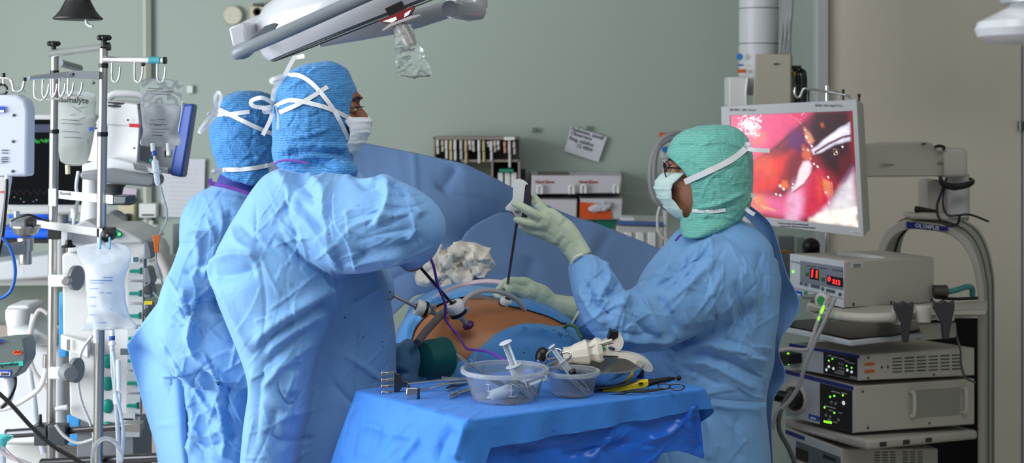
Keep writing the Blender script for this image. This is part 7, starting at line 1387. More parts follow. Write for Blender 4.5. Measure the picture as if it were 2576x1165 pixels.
for x, y0, y1, w_ in ((2275, 758, 862, 24), (2376, 755, 855, 26)):
    b = MB(); b.prism([P(x-w_, y0+2, 4.03), P(x-w_*.5, y0+8, 4.03), P(x, y0, 4.03), P(x+w_*.5, y0+8, 4.03), P(x+w_, y0+2, 4.03), P(x+w_, y0+22, 4.03), P(x+w_*.7, y0+58, 4.03), P(x+w_*.45, y1, 4.03), P(x-w_*.1, y1, 4.03), P(x-w_*.2, y0+58, 4.03), P(x-w_, y0+22, 4.03)], (0, .02, 0)); b.build('scope_holder', mat('charcoal rubber', (58, 56, 60), .55), AM, bevel=.003)
b = MB(); b.prism([P(2310, 815, 4.3), P(2402, 812, 4.42), P(2404, 850, 4.42), P(2312, 858, 4.3)], (.01, .02, 0)); b.build('hinge_plate', M_case, AM, bevel=.003)
# keyboard tray
KB = thing('keyboard_tray', 'slanted grey keyboard tray with a glossy dark cover under the insufflator', 'tray', P(2150, 880, 4.15))
b = MB(); b.hexa([P(1975, 838, 4.28), P(2140, 872, 4.0), P(2328, 850, 4.3), P(2120, 808, 4.6), P(1978, 822, 4.28), P(2140, 858, 4.0), P(2322, 836, 4.3), P(2130, 800, 4.6)]); b.build('tray', M_front, KB, bevel=.004)
b = MB(); b.prism([P(1985, 826, 4.27), P(2138, 858, 4.02), P(2240, 850, 4.16), P(2322, 832, 4.32), P(2325, 816, 4.55), P(2080, 806, 4.62), P(2000, 812, 4.5)], (0, 0, .008)); b.build('cover', mat('glossy black film', (20, 20, 24), .32, spec=.25), KB)
# camera unit, light source, shelf, recorder
def unit(nm, label, cat, q_, loc):
    t = thing(nm, label, cat, loc); b = MB(); b.hexa(q_); b.build('casing', M_case, t, bevel=.004); f1, f2 = faces(q_); flab(f1, 0, 0, 1, 1, M_front, t, 'front_plate', .0008, .004, .0015); return t, f1, f2
CU, f1, f2 = unit('camera_unit', 'flat grey camera control unit with air slots under the keyboard tray', 'medical device', obox(1990, 2165, 2452, 863, 893, 875, 925, 958, 945, 4.34, 4.12, 4.5), P(2170, 958, 4.3))
flab(f1, -.01, 0, 1.0, .13, M_stripe, CU, 'navy_stripe', .0052); pn = flab(f1, .50, .10, .97, .97, M_panel, CU, 'key_panel', .0055); fx = axes(f1[1]-f1[0], f1[3]-f1[0])
fdot(f1, ((.58, .42), (.63, .32), (.83, .50), (.90, .54)), M_led, pn, 'light', .0024, off=.007); fdot(f1, ((.58, .66), (.645, .70), (.84, .66), (.90, .70), (.545, .80)), M_white_l, pn, 'round_key', .0042, off=.007); fdot(f1, ((.73, .46), (.77, .46)), mat('grey ring', (120, 120, 126), .4), pn, 'knob', .005, off=.007)
for u, v, w_ in ((.56, .20, .06), (.64, .22, .06), (.72, .24, .08), (.80, .30, .06), (.86, .34, .08), (.72, .60, .08), (.70, .72, .10)): flab(f1, u, v, u+w_, v+.035, mat('light print', (190, 192, 198), .5), pn, 'print', .0072, .0003)
flab(f1, .66, .78, .80, .88, mat('grey key', (130, 130, 132), .4), pn, 'key', .0072); flab(f1, .88, .86, .97, .95, mat('grey key', (130, 130, 132), .4), pn, 'key', .0072)
for k, v in enumerate((.22, .50)): flab(f2, .03, v+.1, .11, v+.20, mat('orange label', (214, 98, 50), .5), CU, 'orange_label', .0006)
b = MB(); n2 = (f2[1]-f2[0]).cross(f2[3]-f2[0]).normalized()
for i in range(6):
    for j in range(5): b.prism([face(f2, .26+i*.105+x, .20+j*.125+y, .0004) for x, y in ((0, .04), (.08, .04), (.08, 0), (0, 0))], n2*.001)
b.build('vent_slots', M_dgrey, CU); fdot(f2, ((.06, .12), (.17, .52), (.22, .52), (.06, .90), (.62, .90)), M_dgrey, CU, 'screw', .004)
b = MB(); b.box(face(f1, .08, .52, .02), (.06, .05, .03), frame(.5)); cn = b.build('camera_plug', M_black, CU, bevel=.003); fdot(f1, ((.12, .32), (.13, .70)), M_led, cn, 'light', .004, off=.047)
LS, f1, f2 = unit('light_source', 'tall grey light source with a round cable socket and a plate on its side', 'medical device', obox(1978, 2150, 2452, 929, 972, 953, 1045, 1090, 1068, 4.36, 4.12, 4.5), P(2150, 1090, 4.3))
flab(f1, -.01, .0, 1.0, .085, M_stripe, LS, 'navy_stripe', .0052); pn = flab(f1, .53, .10, .985, .99, M_panel, LS, 'key_panel', .0055)
fdot(f1, ((.68, .34), (.74, .30), (.86, .24), (.60, .60), (.74, .66)), M_led, pn, 'light', .0030, off=.007); fdot(f1, ((.60, .90), (.63, .90), (.66, .895), (.69, .89)), M_led, pn, 'light', .0036, off=.007); fdot(f1, ((.70, .45), (.76, .46), (.62, .76), (.68, .77), (.80, .79)), mat('ringed key', (150, 152, 158), .4), pn, 'round_key', .0048, off=.007); fdot(f1, ((.87, .40),), M_white_l, pn, 'round_key', .0062, off=.007)
for u, v, w_ in ((.70, .20, .12), (.84, .18, .08), (.60, .55, .16), (.66, .62, .06), (.80, .62, .05), (.64, .83, .05), (.72, .85, .06)): flab(f1, u, v, u+w_, v+.022, mat('light print', (190, 192, 198), .5), pn, 'print', .0072, .0003)
l1 = flab(f1, .36, .83, .52, .93, M_blabel, LS, 'blue_label', .005); flab(f1, .39, .88, .47, .91, M_wlabel, l1, 'label_field', .0065)
b = MB(); n1 = (f1[1]-f1[0]).cross(f1[3]-f1[0]).normalized(); b.lathe(face(f1, .16, .55, .004), n1, [(.048, 0), (.046, .012), (.034, .014), (.033, .006)], 32); b.build('socket_ring', mat('ivory grip', (206, 202, 192), .4), LS); b = MB(); b.lathe(face(f1, .20, .55, .006), n1, [(.034, 0), (.036, .02), (.024, .03)], 20); b.tube([face(f1, .16, .55, .03), face(f1, .02, .50, .06), face(f1, -.12, .50, .08)], [.020, .017, .012], 14); b.build('light_plug', M_black, LS)
fdot(f1, ((.02, .76),), M_led, LS, 'light', .004, off=.005); pl = flab(f2, .47, .17, .86, .76, mat('brushed plate', (170, 164, 156), .3, .3), LS, 'cover_plate', .0006)
for u in (.44, .885): hb_ = MB(); hb_.tube([face(f2, u, .20, .002), face(f2, u, .22, .014), face(f2, u, .68, .014), face(f2, u, .70, .002)], .006, 10, smooth=3); hb_.build('side_handle', mat('ivory grip', (206, 202, 192), .4), LS)
fdot(f2, ((.06, .12), (.10, .90), (.60, .90)), M_dgrey, LS, 'screw', .004)
b = MB(); q_ = obox(1972, 2182, 2460, 1052, 1108, 1083, 1076, 1134, 1106, 4.4, 4.06, 4.5); b.hexa(q_); sh2 = b.build('shelf', M_arch, AM, bevel=.010, seg=3); f1, f2 = faces(q_)
for u in (.10, .30, .50): flab(f2, u, .3, u+.055, .75, mat('charcoal rubber', (58, 56, 60), .55), sh2, 'bumper_pad', .0006)
flab(f1, .25, .45, .65, .72, mat('pale label', (204, 206, 208), .4), sh2, 'label', .0006)
RC, f1, f2 = unit('recorder', 'grey recorder with a small dark display on the lowest shelf of the trolley', 'medical device', obox(1980, 2118, 2360, 1078, 1130, 1128, 1180, 1230, 1220, 4.36, 4.16, 4.5), P(2120, 1230, 4.3))
flab(f1, .0, .02, .35, .12, M_stripe, RC, 'navy_stripe', .005); flab(f1, .20, .20, 1.0, .62, mat('grey display', (110, 122, 138), .35), RC, 'display', .005); flab(f1, .20, .36, .42, .64, M_panel, RC, 'screen', .0066); flab(f1, .70, .28, .92, .36, M_panel, RC, 'disc_slot', .0066); fdot(f1, ((.50, .72), (.66, .78)), mat('slate key', (66, 78, 100), .4), RC, 'round_key', .006, off=.0066)
b = MB(); n2 = (f2[1]-f2[0]).cross(f2[3]-f2[0]).normalized()
for i in range(6):
    for j in range(6): b.prism([face(f2, .32+i*.08+(.05 if i > 2 else 0)+x, .08+j*.07+y, .0004) for x, y in ((0, .025), (.055, .025), (.055, 0), (0, 0))], n2*.001)
b.build('vent_slots', M_dgrey, RC)
b = MB(); b.hexa([P(2000, 1560, 4.3), P(2480, 1560, 4.4), P(2500, 1560, 5.0), P(2060, 1560, 5.0), P(2000, 1490, 4.3), P(2480, 1490, 4.4), P(2500, 1490, 5.0), P(2060, 1490, 5.0)]); b.build('base', M_dgrey, AM, bevel=.01)
b = MB(); b.hexa([P(2200, 1500, 5.02), P(2460, 1500, 5.02), P(2460, 1500, 5.06), P(2200, 1500, 5.06), P(2200, 800, 5.02), P(2460, 800, 5.02), P(2460, 800, 5.06), P(2200, 800, 5.06)]); b.build('back_panel', mat('black back panel', (22, 20, 22), .6), AM)
# tubes hanging from the insufflator and camera
hose('gas_tubing', 'clear gas tube looping down from the insufflator with green light in it', PL([(2085, 745, 4.15), (2070, 775, 4.12), (2055, 815, 4.1), (2040, 860, 4.08), (2028, 880, 4.08), (1985, 878, 4.1), (1960, 882, 4.1)]), .0055, M_milk, 'tube')
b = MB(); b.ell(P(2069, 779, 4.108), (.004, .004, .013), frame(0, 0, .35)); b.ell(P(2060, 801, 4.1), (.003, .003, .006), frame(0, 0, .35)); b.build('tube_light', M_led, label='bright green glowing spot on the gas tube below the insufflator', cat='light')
hose('camera_cable', 'grey cable hanging in front of the camera unit and light source', PL([(2100, 752, 4.1), (2078, 800, 4.08), (2050, 860, 4.06), (2025, 920, 4.05), (2010, 970, 4.05), (1985, 1010, 4.05), (1955, 1040, 4.05), (1942, 1080, 4.05)]), .0062, mat('grey cable', (158, 160, 162), .4), 'cable')
hose('camera_cable', 'dark grey cable running down past the light source to the floor', PL([(1990, 985, 4.1), (1965, 1030, 4.05), (1960, 1080, 4.05), (1985, 1130, 4.05), (2005, 1180, 4.05)]), .0068, mat('slate cable', (84, 86, 90), .4), 'cable')
hose('teal_hose', 'teal hose curving behind the insufflator to the arch', PL([(2378, 735, 4.5), (2405, 730, 4.5), (2430, 722, 4.52), (2445, 725, 4.54), (2446, 745, 4.55)]), .009, mat('teal hose', (70, 140, 144), .4))
b = MB(); b.cyl(P(2348, 733, 4.48), P(2382, 733, 4.48), .020); b.build('gas_connector', mat('brown grey metal', (96, 88, 80), .35, .6), label='grey gas connector plugged in behind the insufflator', cat='connector')
hose('black_cable', 'thin black cable lying behind the insufflator on the trolley shelf', PL([(2352, 748, 4.5), (2400, 752, 4.5), (2460, 750, 4.5)]), .005, M_black, 'cable')
hose('grey_wire', 'thin grey wire hanging over the air slots of the camera unit', PL([(2405, 845, 4.4), (2416, 880, 4.38), (2418, 920, 4.38), (2430, 950, 4.4), (2452, 962, 4.45)]), .0035, mat('slate cable', (84, 86, 90), .4), 'cable')
# ---- ceiling pillar, boxes and hook stand behind the monitor
PI_ = thing('ceiling_pillar', 'white ceiling supply pillar behind the monitor with small blue and orange labels', 'pillar', P(1912, 262, 5.5))
b = MB(); b.cyl(P(1908, 240, 5.5), P(1910, -190, 5.5), S(50, 5.5)); b.build('tube', mat('pillar paint', (206, 208, 212), .4), PI_)
for y in (22, 110): b = MB(); b.lathe(P(1909, y, 5.5), (0, 0, 1), [(S(50.5, 5.5), -.002), (S(50.5, 5.5), .002)], 32); b.build('ring_seam', M_mgrey, PI_)
b = MB(); b.lathe(P(1861, 143, 5.42), (0, -1, 0), [(.013, 0), (.012, .002)], 18); b.build('blue_dot', mat('sky blue label', (50, 130, 210), .5), PI_); b = MB(); b.box(P(1866, 179, 5.415), (S(22, 5.4), .003, S(9, 5.4))); b.build('orange_label', mat('orange label', (214, 98, 50), .5), PI_); b = MB(); b.box(P(1864, 164, 5.418), (S(14, 5.4), .003, S(4, 5.4))); b.build('blue_label', M_blabel, PI_)
b = MB(); b.hexa(rect_d(1834, 194, 1878, 268, 5.35, 5.35, .12)); b.build('white_box', M_wplast, PI_, bevel=.004); b = MB(); b.tube([P(1880, 195, 5.34), P(1876, 230, 5.34), P(1877, 268, 5.34)], .006, 8); b.build('steel_rod', M_chrome, PI_)
b = MB(); b.hexa([P(1894, 270, 5.25), P(1990, 270, 5.25), P(1996, 270, 5.45), P(1898, 270, 5.45), P(1900, 136, 5.25), P(1990, 136, 5.25), P(1994, 138, 5.45), P(1904, 138, 5.45)]); bx = b.build('beige_cabinet', mat('beige cabinet', (184, 176, 160), .45), PI_, bevel=.004); b = MB(); b.box(P(1953, 161, 5.245), (.018, .003, .006)); b.build('badge', M_dgrey, bx)
b = MB(); b.hexa(rect_d(1994, 190, 2030, 268, 5.4, 5.4, .05)); b.build('side_plate', M_mgrey, PI_)
for i in range(5): b = MB(); b.tube([P(1974+i*6, -60, 5.45), P(1970+i*5, 30, 5.44-i*.01), P(1966+i*5+4*(i % 2), 90, 5.43), P(1962+i*6, 138, 5.42)], .0075, 8, smooth=6); b.build('grey_hose', mat('ridged grey hose', (150, 152, 156), .35), PI_)
for k, x in enumerate((2006, 2022)): b = MB(); b.tube([P(x-6, 178, 5.3), P(x, 184, 5.28), P(x+2, 210, 5.28), P(x, 268, 5.28)], .010, 8, smooth=4); b.build('black_cable', M_black, PI_)
b = MB(); b.box(P(2004, 170, 5.3), (.03, .03, .014)); b.build('black_plug', M_black, PI_); b = MB(); b.box(P(1999, 186, 5.29), (.016, .03, .016)); b.build('yellow_plug', mat('yellow plug', (170, 140, 30), .5), PI_)
HS = thing('hook_stand', 'steel infusion hook stand rising behind the top of the big monitor', 'stand', P(2081, 262, 4.75)); b = MB(); b.cyl(P(2079, 900, 4.75), P(2081, 216, 4.75), S(6.5, 4.75)); b.build('pole', M_chrome, HS)
b = MB(); b.tube([P(2001, 220, 4.70), P(1999, 232, 4.7), P(2003, 243, 4.7), P(2012, 243, 4.7), P(2020, 226, 4.7), P(2030, 223, 4.7), P(2076, 230, 4.74), P(2120, 238, 4.72), P(2136, 242, 4.72), P(2140, 252, 4.72)], .0042, 10, smooth=5); hk = b.build('hook_arm', M_chrome, HS)
b = MB(); b.tube([P(2034, 240, 4.85), P(2036, 234, 4.85), P(2076, 232, 4.78), P(2108, 231, 4.85), P(2110, 252, 4.85)], .003, 8, smooth=3); b.tube([P(2034, 250, 4.85), P(2034, 238, 4.85)], .003, 8); b.build('hook_arm', M_chrome, HS)
for x, y, d in ((2003, 217, 4.70), (2121, 229, 4.72), (2161, 240, 4.75), (2034, 232, 4.85)): b = MB(); b.cyl(P(x, y-4, d), P(x, y+5, d), .005); b.cyl(P(x, y+4, d), P(x, y+24, d), .0034); b.build('hook_tip', M_black, hk)
b = MB(); b.box(P(2079, 905, 4.75), (.3, .05, .03)); b.build('clamp', M_dgrey, HS)
# things in the gap under the monitor
b = MB(); b.hexa(rect_d(1960, 596, 2000, 770, 4.9, 4.9, .05)); b.build('equipment_rail', M_mgrey, label='grey equipment rail in the gap under the monitor', cat='rail')
b = MB(); b.ell(P(2040, 618, 4.7), (.03, .03, .026)); b.box(P(2040, 640, 4.7), (.05, .04, .05)); b.build('endoscope_camera', M_black, label='black endoscope camera resting behind the insufflator', cat='camera')
hose('yellow_cable', 'yellow cable behind the right surgeon under the monitor', PL([(1952, 640, 4.6), (1975, 632, 4.6), (1992, 640, 4.6)]), .005, mat('yellow cable', (170, 130, 40), .4), 'cable')
b = MB(); b.hexa(rect_d(2004, 600, 2026, 640, 4.85, 4.85, .04)); b.build('grey_box', mat('grey green box', (140, 152, 144), .5), label='small grey-green box in the gap under the monitor', cat='box')
# ================================================================ things on the wall and the surgical lamps
WD = 6.18
t = thing('wall_cover_plate', 'round cream cover plate on the wall left of the lamp', 'cover plate', P(587, 40, WD)); b = MB(); b.lathe(P(587, 39, WD), (0, -1, 0), [(S(24, WD), 0), (S(23.5, WD), .010), (S(21, WD), .014)], 32); b.build('plate', mat('cream plastic cover', (214, 208, 190), .45), t)
for x in (577, 602): b = MB(); b.lathe(P(x, 40, WD-.014), (0, -1, 0), [(.005, 0), (.004, .0015)], 10); b.build('screw', M_lgrey, t)
t = thing('wall_socket', 'cream double wall socket behind the lamp', 'socket', P(648, 52, WD)); b = MB(); b.hexa(rect_d(629, 17, 664, 60, WD-.05, WD-.05, .05)); b.build('housing', mat('cream socket', (212, 204, 170), .45), t, bevel=.004)
for y in (30, 50): b = MB(); b.lathe(P(647, y, WD-.05), (0, -1, 0), [(.019, 0), (.019, .002), (.013, .002), (.012, -.004)], 20); b.build('socket_hole', M_dgrey, t)
b = MB(); b.box(P(650, 12, WD-.02), (S(24, WD), .03, S(6, WD))); b.build('cable_cap', M_dgrey, t)
def sheet(px4, d, th, **k):
    b = MB(); b.prism([P(x, y, d) for x, y in px4], (0, th, 0)); return b.build(**k)
pap = mat('white paper', (218, 220, 228), .7, var=.02)
t = thing('wall_note', 'tilted white paper note taped to the wall above the glove boxes', 'note', P(1472, 405, WD)); sheet([(1419, 380), (1505, 408), (1527, 345), (1437, 317)], WD-.004, .002, name='paper', m=pap, parent=t)
ax_n = axes(P(1527, 345, WD)-P(1437, 317, WD), P(1437, 317, WD)-P(1419, 380, WD))
for k, (s_, x, y) in enumerate((('Patienten, anmäl', 1478, 336), ('Observera', 1462, 342), ('Ring, telefon', 1462, 356), ('12 4004', 1470, 372))): text(s_, .022, P(x, y, WD-.006), ax_n, mat('pencil grey', (110, 110, 122), .6), t, bold=.0006)
sheet([(404, 545), (512, 549), (516, 400), (410, 398)], WD-.003, .002, name='wall_chart', m=pap, label='large white printed chart on the wall beside the ventilator display', cat='chart')
t = bpy.data.objects['wall_chart']; b = MB()
for k in range(11): b.prism([P(424, 425+k*11, WD-.004), P(500, 427+k*11, WD-.004), P(500, 428.2+k*11, WD-.004), P(424, 426.2+k*11, WD-.004)], (0, -.0005, 0))
b.build('print', mat('faint print', (196, 198, 208), .6), t)
t = thing('wall_dispenser', 'small white wall dispenser with a dark slot below the chart', 'dispenser', P(372, 548, WD)); b = MB(); b.hexa(rect_d(349, 512, 393, 548, WD-.05, WD-.05, .05)); b.build('housing', M_wplast, t, bevel=.004); b = MB(); b.box(P(372, 541, WD-.052), (S(30, WD), .004, S(4, WD))); b.build('slot', M_black, t)
t = thing('wall_socket', 'cream wall socket with a black plug beside the dispenser', 'socket', P(315, 560, WD)); b = MB(); b.hexa(rect_d(296, 500, 338, 560, WD-.04, WD-.04, .04)); b.build('housing', mat('cream socket', (212, 204, 170), .45), t, bevel=.004); b = MB(); b.box(P(320, 555, WD-.06), (S(16, WD), .05, S(34, WD))); b.build('plug', M_black, t, bevel=.006)
sheet([(306, 512), (340, 512), (344, 475), (308, 472)], WD-.006, .002, name='notice_card', m=mat('pink edged card', (206, 196, 214), .6), label='small pale card with a pink edge on the wall behind the tray', cat='card')
for x, y, s_, lab in ((1345, 327, 6, 'small grey screw plate on the wall above the packet rack'), (1480, 322, 5, 'small grey wall fitting above the tilted note')): b = MB(); b.box(P(x, y, WD), (S(s_*2, WD), .012, S(s_*2, WD))); b.build('wall_fitting', mat('grey green fitting', (116, 130, 120), .5), label=lab, cat='fitting', bevel=.003)
b = MB(); b.box(P(478, 225, WD), (S(16, WD), .012, S(20, WD))); b.build('wall_hook', M_wplast, label='small white hook on the wall right of the clear infusion bag', cat='hook', bevel=.004)
# packet rack: shelf with hanging catheter packets
RK = thing('packet_rack', 'brown-grey wall rack full of narrow hanging packets above the blue screen', 'rack', P(1200, 460, 6.05)); M_rack = mat('brown grey rack', (150, 136, 128), .5)
b = MB(); b.hexa(rect_d(1090, 345, 1308, 352, 5.95, 5.95, .2)); b.hexa(rect_d(1160, 402, 1308, 408, 5.95, 5.95, .2)); b.hexa(rect_d(1090, 345, 1095, 500, 5.95, 5.95, .2)); b.hexa(rect_d(1303, 402, 1309, 520, 5.95, 5.95, .2)); b.hexa(rect_d(1236, 404, 1241, 520, 5.95, 5.95, .2)); b.hexa(rect_d(1090, 515, 1309, 520, 5.95, 5.95, .2)); b.build('frame', M_rack, RK, bevel=.002)
b = MB(); b.hexa(rect_d(1092, 346, 1306, 520, 6.13, 6.13, .02)); b.build('back_board', mat('dark rack board', (112, 112, 100), .6), RK)
pk = [(1097, 352, 388), (1109, 353, 382), (1119, 353, 400), (1130, 353, 404), (1141, 352, 404), (1156, 353, 402), (1168, 353, 412), (1178, 353, 378), (1187, 354, 382), (1201, 353, 411), (1213, 354, 408), (1225, 356, 370), (1232, 355, 406), (1241, 354, 383), (1250, 354, 378), (1266, 356, 385), (1278, 350, 422), (1290, 356, 389)]
cols = [(214, 210, 206), (190, 182, 160), (220, 216, 212), (204, 194, 150), (222, 220, 222), (196, 192, 190), (196, 176, 140), (214, 214, 218), (206, 198, 194), (218, 220, 226), (190, 178, 132), (206, 206, 202), (216, 214, 212), (206, 194, 170), (208, 216, 226), (206, 150, 132), (220, 216, 210), (206, 188, 200)]
pos = ['first from the left', 'second from the left', 'third from the left', 'fourth from the left, yellowish below', 'fifth from the left, long and white', 'sixth from the left, wide and grey', 'seventh from the left, long and tan', 'eighth from the left, short', 'ninth from the left, short', 'tenth from the left, long and white', 'eleventh from the left, long and tan', 'twelfth from the left, bent over', 'thirteenth from the left', 'fourteenth from the left', 'fifteenth from the left, bluish', 'salmon coloured, near the right end', 'longest and white, near the right end', 'last at the right end, pinkish']
for (x, y0, y1), c, ps in zip(pk, cols, pos):
    t = thing('hanging_packet', 'narrow packet hanging in the wall rack, '+ps, 'packet', P(x+3, y1, 5.93), 'hanging packets in the wall rack'); m = mat('packet %d %d' % (c[0], c[2]), c, .5)
    b = MB(); b.hexa(rect_d(x, y0, x+7, (y0+y1)/2, 5.93, 5.93, .12)); b.build('packet_top', m, t, bevel=.003); b = MB(); b.hexa(rect_d(x+1, (y0+y1)/2, x+7.5, y1, 5.94, 5.94, .10)); b.build('packet_tail', mat('packet tail %d' % min(c), (min(c), min(c), min(c)), .5) if c[0]-c[2] < 30 else m, t, bevel=.003)
b = MB(); b.hexa(rect_d(1268, 345, 1296, 353, 5.9, 5.9, .1)); b.build('packet_bundle', M_wlabel, label='white packet lying slanted on top of the right end of the wall rack', cat='packet', bevel=.003)
for i, x in enumerate((1252, 1270, 1286)):
    b = MB(); b.hexa(rect_d(x, 434, x+14, 515, 5.97, 5.97, .1)); b.build('white_folder', M_wlabel, label=('white carton standing in the right bay of the rack, the left one', 'white carton standing in the right bay of the rack, the middle one', 'white carton standing in the right bay of the rack, the right one')[i], cat='carton', group='cartons in the rack bay', bevel=.004)
b = MB(); b.hexa(rect_d(1256, 426, 1292, 433, 5.93, 5.93, .12)); b.build('green_pack', mat('green pack', (40, 150, 120), .5), label='small green pack lying on the cartons in the rack bay', cat='pack', bevel=.002)
b = MB(); b.hexa(rect_d(1310, 428, 1322, 470, 6.0, 6.0, .1)); b.build('dark_binder', mat('dark navy binder', (22, 26, 40), .5), label='dark navy narrow box between the rack and the glove boxes', cat='box')
# glove boxes in wire holders
M_carton = mat('white carton', (206, 204, 212), .55, var=.03); M_redp = mat('red print', (170, 60, 70), .6)
GB = [(1332, 430, 1452, 488, 'upper left one with its slot showing'), (1442, 430, 1564, 486, 'upper right one'), (1340, 490, 1452, 560, 'lower left one behind the drape'), (1454, 488, 1566, 552, 'lower right one with an orange front')]
for i, (x0, y0, x1, y1, lab) in enumerate(GB):
    t = thing('glove_box', 'white glove box stacked on the wall, the '+lab, 'glove box', P((x0+x1)/2, y1, 6.05), 'glove boxes on the wall'); top_ = 12
    b = MB(); b.hexa([P(x0+4, y1, 5.93), P(x1-2, y1, 5.93), P(x1-2, y1, 6.203), P(x0+4, y1, 6.203), P(x0+6, y0+top_, 5.93), P(x1, y0+top_, 5.93), P(x1-2, y0, 6.203), P(x0, y0, 6.203)]); b.build('carton', M_carton, t, bevel=.004)
    if i < 2:
        text('Hand Glove', .016, P(x0+38, y0+28, 5.927), FACE, M_redp, t, bold=.0005)
        b = MB()
        for xx in (x0+26, x1-14): b.tube([P(xx-5, y1, 5.91), P(xx-5, y1-18, 5.91), P(xx+5, y1-20, 5.91), P(xx+5, y1, 5.91)], .006, 8, smooth=3)
        b.build('holder_clip', M_wplast, t)
    if i == 0: b = MB(); b.hexa([P(x0+20, y0+9, 5.97), P(x0+100, y0+9, 5.97), P(x0+98, y0+5, 6.06), P(x0+20, y0+5, 6.06), P(x0+20, y0+6, 5.97), P(x0+100, y0+6, 5.97), P(x0+98, y0+2, 6.06), P(x0+20, y0+2, 6.06)]); b.build('opening', mat('olive opening', (96, 92, 70), .6), t)
    if i == 3:
        b = MB(); b.prism([P(1458, 508, 5.928), P(1500, 512, 5.928), P(1536, 524, 5.928), P(1540, 551, 5.928), P(1458, 551, 5.928)], (0, -.004, 0)); b.build('orange_front', mat('orange print', (222, 84, 30), .5), t)
        g = MB(); g.ell(P(1510, 522, 5.92), (.045, .02, .018)); g.ell(P(1525, 518, 5.92), (.03, .02, .016)); g.ell(P(1495, 526, 5.92), (.03, .015, .014)); me = remesh(g, 'white_glove', .004, 3); crumple(me, .005, 30, 3); cloth_obj('white_glove', me, M_carton, t)
b = MB(); b.hexa(rect_d(1500, 552, 1548, 575, 5.95, 5.95, .253)); b.build('green_box', mat('dark green box', (16, 110, 90), .5), label='dark green box edge under the orange glove box', cat='box')
# small white device with blue stripe, column and grey hose
t = thing('blue_striped_device', 'white device with a blue stripe on a rail left of the right surgeon', 'medical device', P(1615, 640, 5.6)); b = MB(); b.hexa([P(1552, 645, 5.5), P(1668, 648, 5.5), P(1672, 648, 5.75), P(1560, 645, 5.75), P(1550, 568, 5.5), P(1670, 570, 5.5), P(1676, 543, 5.75), P(1562, 540, 5.75)]); b.build('casing', mat('ivory casing', (200, 200, 198), .4), t, bevel=.005)
b = MB(); b.prism([P(1552, 566, 5.49), P(1668, 569, 5.49), P(1668, 560, 5.53), P(1552, 556, 5.53)], (0, -.004, .003)); b.build('blue_stripe', mat('blue stripe', (74, 108, 176), .5), t); b = MB(); b.box(P(1578, 550, 5.6), (S(30, 5.6), .1, S(8, 5.6))); b.build('label', M_wlabel, t)
for i in range(3): b = MB(); b.box(P(1580+i*30, 610, 5.495), (S(20, 5.5), .012, S(52, 5.5))); b.build('front_door', M_wlabel, t, bevel=.004)
t = thing('equipment_column', 'pale vertical equipment column with a blue dot behind the right surgeon', 'column', P(1690, 640, 5.5)); b = MB(); b.hexa(rect_d(1665, 335, 1700, 400, 5.5, 5.5, .1)); b.hexa(rect_d(1670, 400, 1682, 1400, 5.5, 5.5, .06)); b.build('post', M_lgrey, t, bevel=.006); b = MB(); b.lathe(P(1672, 376, 5.495), (0, -1, 0), [(.012, 0), (.011, .002)], 14); b.build('blue_dot', mat('sky blue label', (50, 130, 210), .5), t); b = MB(); b.box(P(1676, 340, 5.49), (.05, .06, .02)); b.build('orange_tag', mat('orange label', (214, 98, 50), .5), t); b = MB(); b.hexa(rect_d(1620, 1400, 1740, 1440, 5.35, 5.35, .3)); b.build('base', M_dgrey, t)
for k, dx in enumerate((0, 9)):
    hose('corrugated_hose', ('outer grey hose looping down beside the right surgeon\'s mask', 'inner grey hose looping down beside the right surgeon\'s mask')[k], PL([(1720, 336+dx, 5.35), (1690, 338+dx, 5.33), (1665, 352+dx, 5.32), (1645+dx*.6, 385, 5.31), (1636+dx, 430, 5.3), (1640+dx, 480, 5.3), (1655+dx, 510, 5.3), (1680, 525, 5.32)]), .011, mat('hose grey', (156, 158, 162), .4))
hose('white_cable', 'thin white cord hanging below the grey hoses', PL([(1660, 520, 5.25), (1654, 545, 5.25), (1656, 580, 5.25), (1668, 598, 5.25), (1680, 604, 5.25)]), .005, M_wplast, 'cord')
# ---- surgical lamp over the team: tilted disc, grey handle rail, arm, sterile grip in a bag
LM = thing('surgical_lamp', 'large white surgical ceiling lamp tilted over the team with a grey handle rail', 'lamp', P(900, 60, 3.55)); M_lwhite = mat('lamp shell', (186, 188, 194), .25, coat=.4, var=.01); M_lgry = mat('lamp grey', (120, 128, 136), .35)
ld = 3.45
e0, e1 = P(655, 128, ld), P(1330, -140, ld); ud = (e1-e0).normalized(); nd = V((ud.z, 0, -ud.x)); nd = -nd if nd.z > 0 else nd     # nd points down, away from the shell
c0 = (e0+e1)/2; Rl = (e1-e0).length/2
nd = (nd+V((0, .07, 0))).normalized(); wd = ud.cross(nd).normalized()
def lampdisc(prof, part, m, n=64, sq=.62, **k):
    b = MB(); b.rings([[c0+nd*h_+(ud*math.cos(2*PI*i/n)+wd*math.sin(2*PI*i/n)*sq)*r for i in range(n)] for r, h_ in prof]); return b.build(part, m, LM, **k)
dsh = lampdisc([(.01, -.135), (Rl*.55, -.125), (Rl*.86, -.095), (Rl*.96, -.065), (Rl*.99, -.035), (Rl, -.012), (Rl*.995, .014), (Rl*.97, .030), (Rl*.92, .034)], 'shell', M_lwhite)
lampdisc([(Rl*.93, .030), (Rl*.90, .035), (Rl*.4, .036), (.01, .036)], 'glass', mat('lamp glass', (176, 178, 176), .08, coat=.5, var=0))
lampdisc([(Rl*.95, .031), (Rl*.955, .035), (Rl*.935, .037), (Rl*.93, .034)], 'glass_ring', M_dgrey)
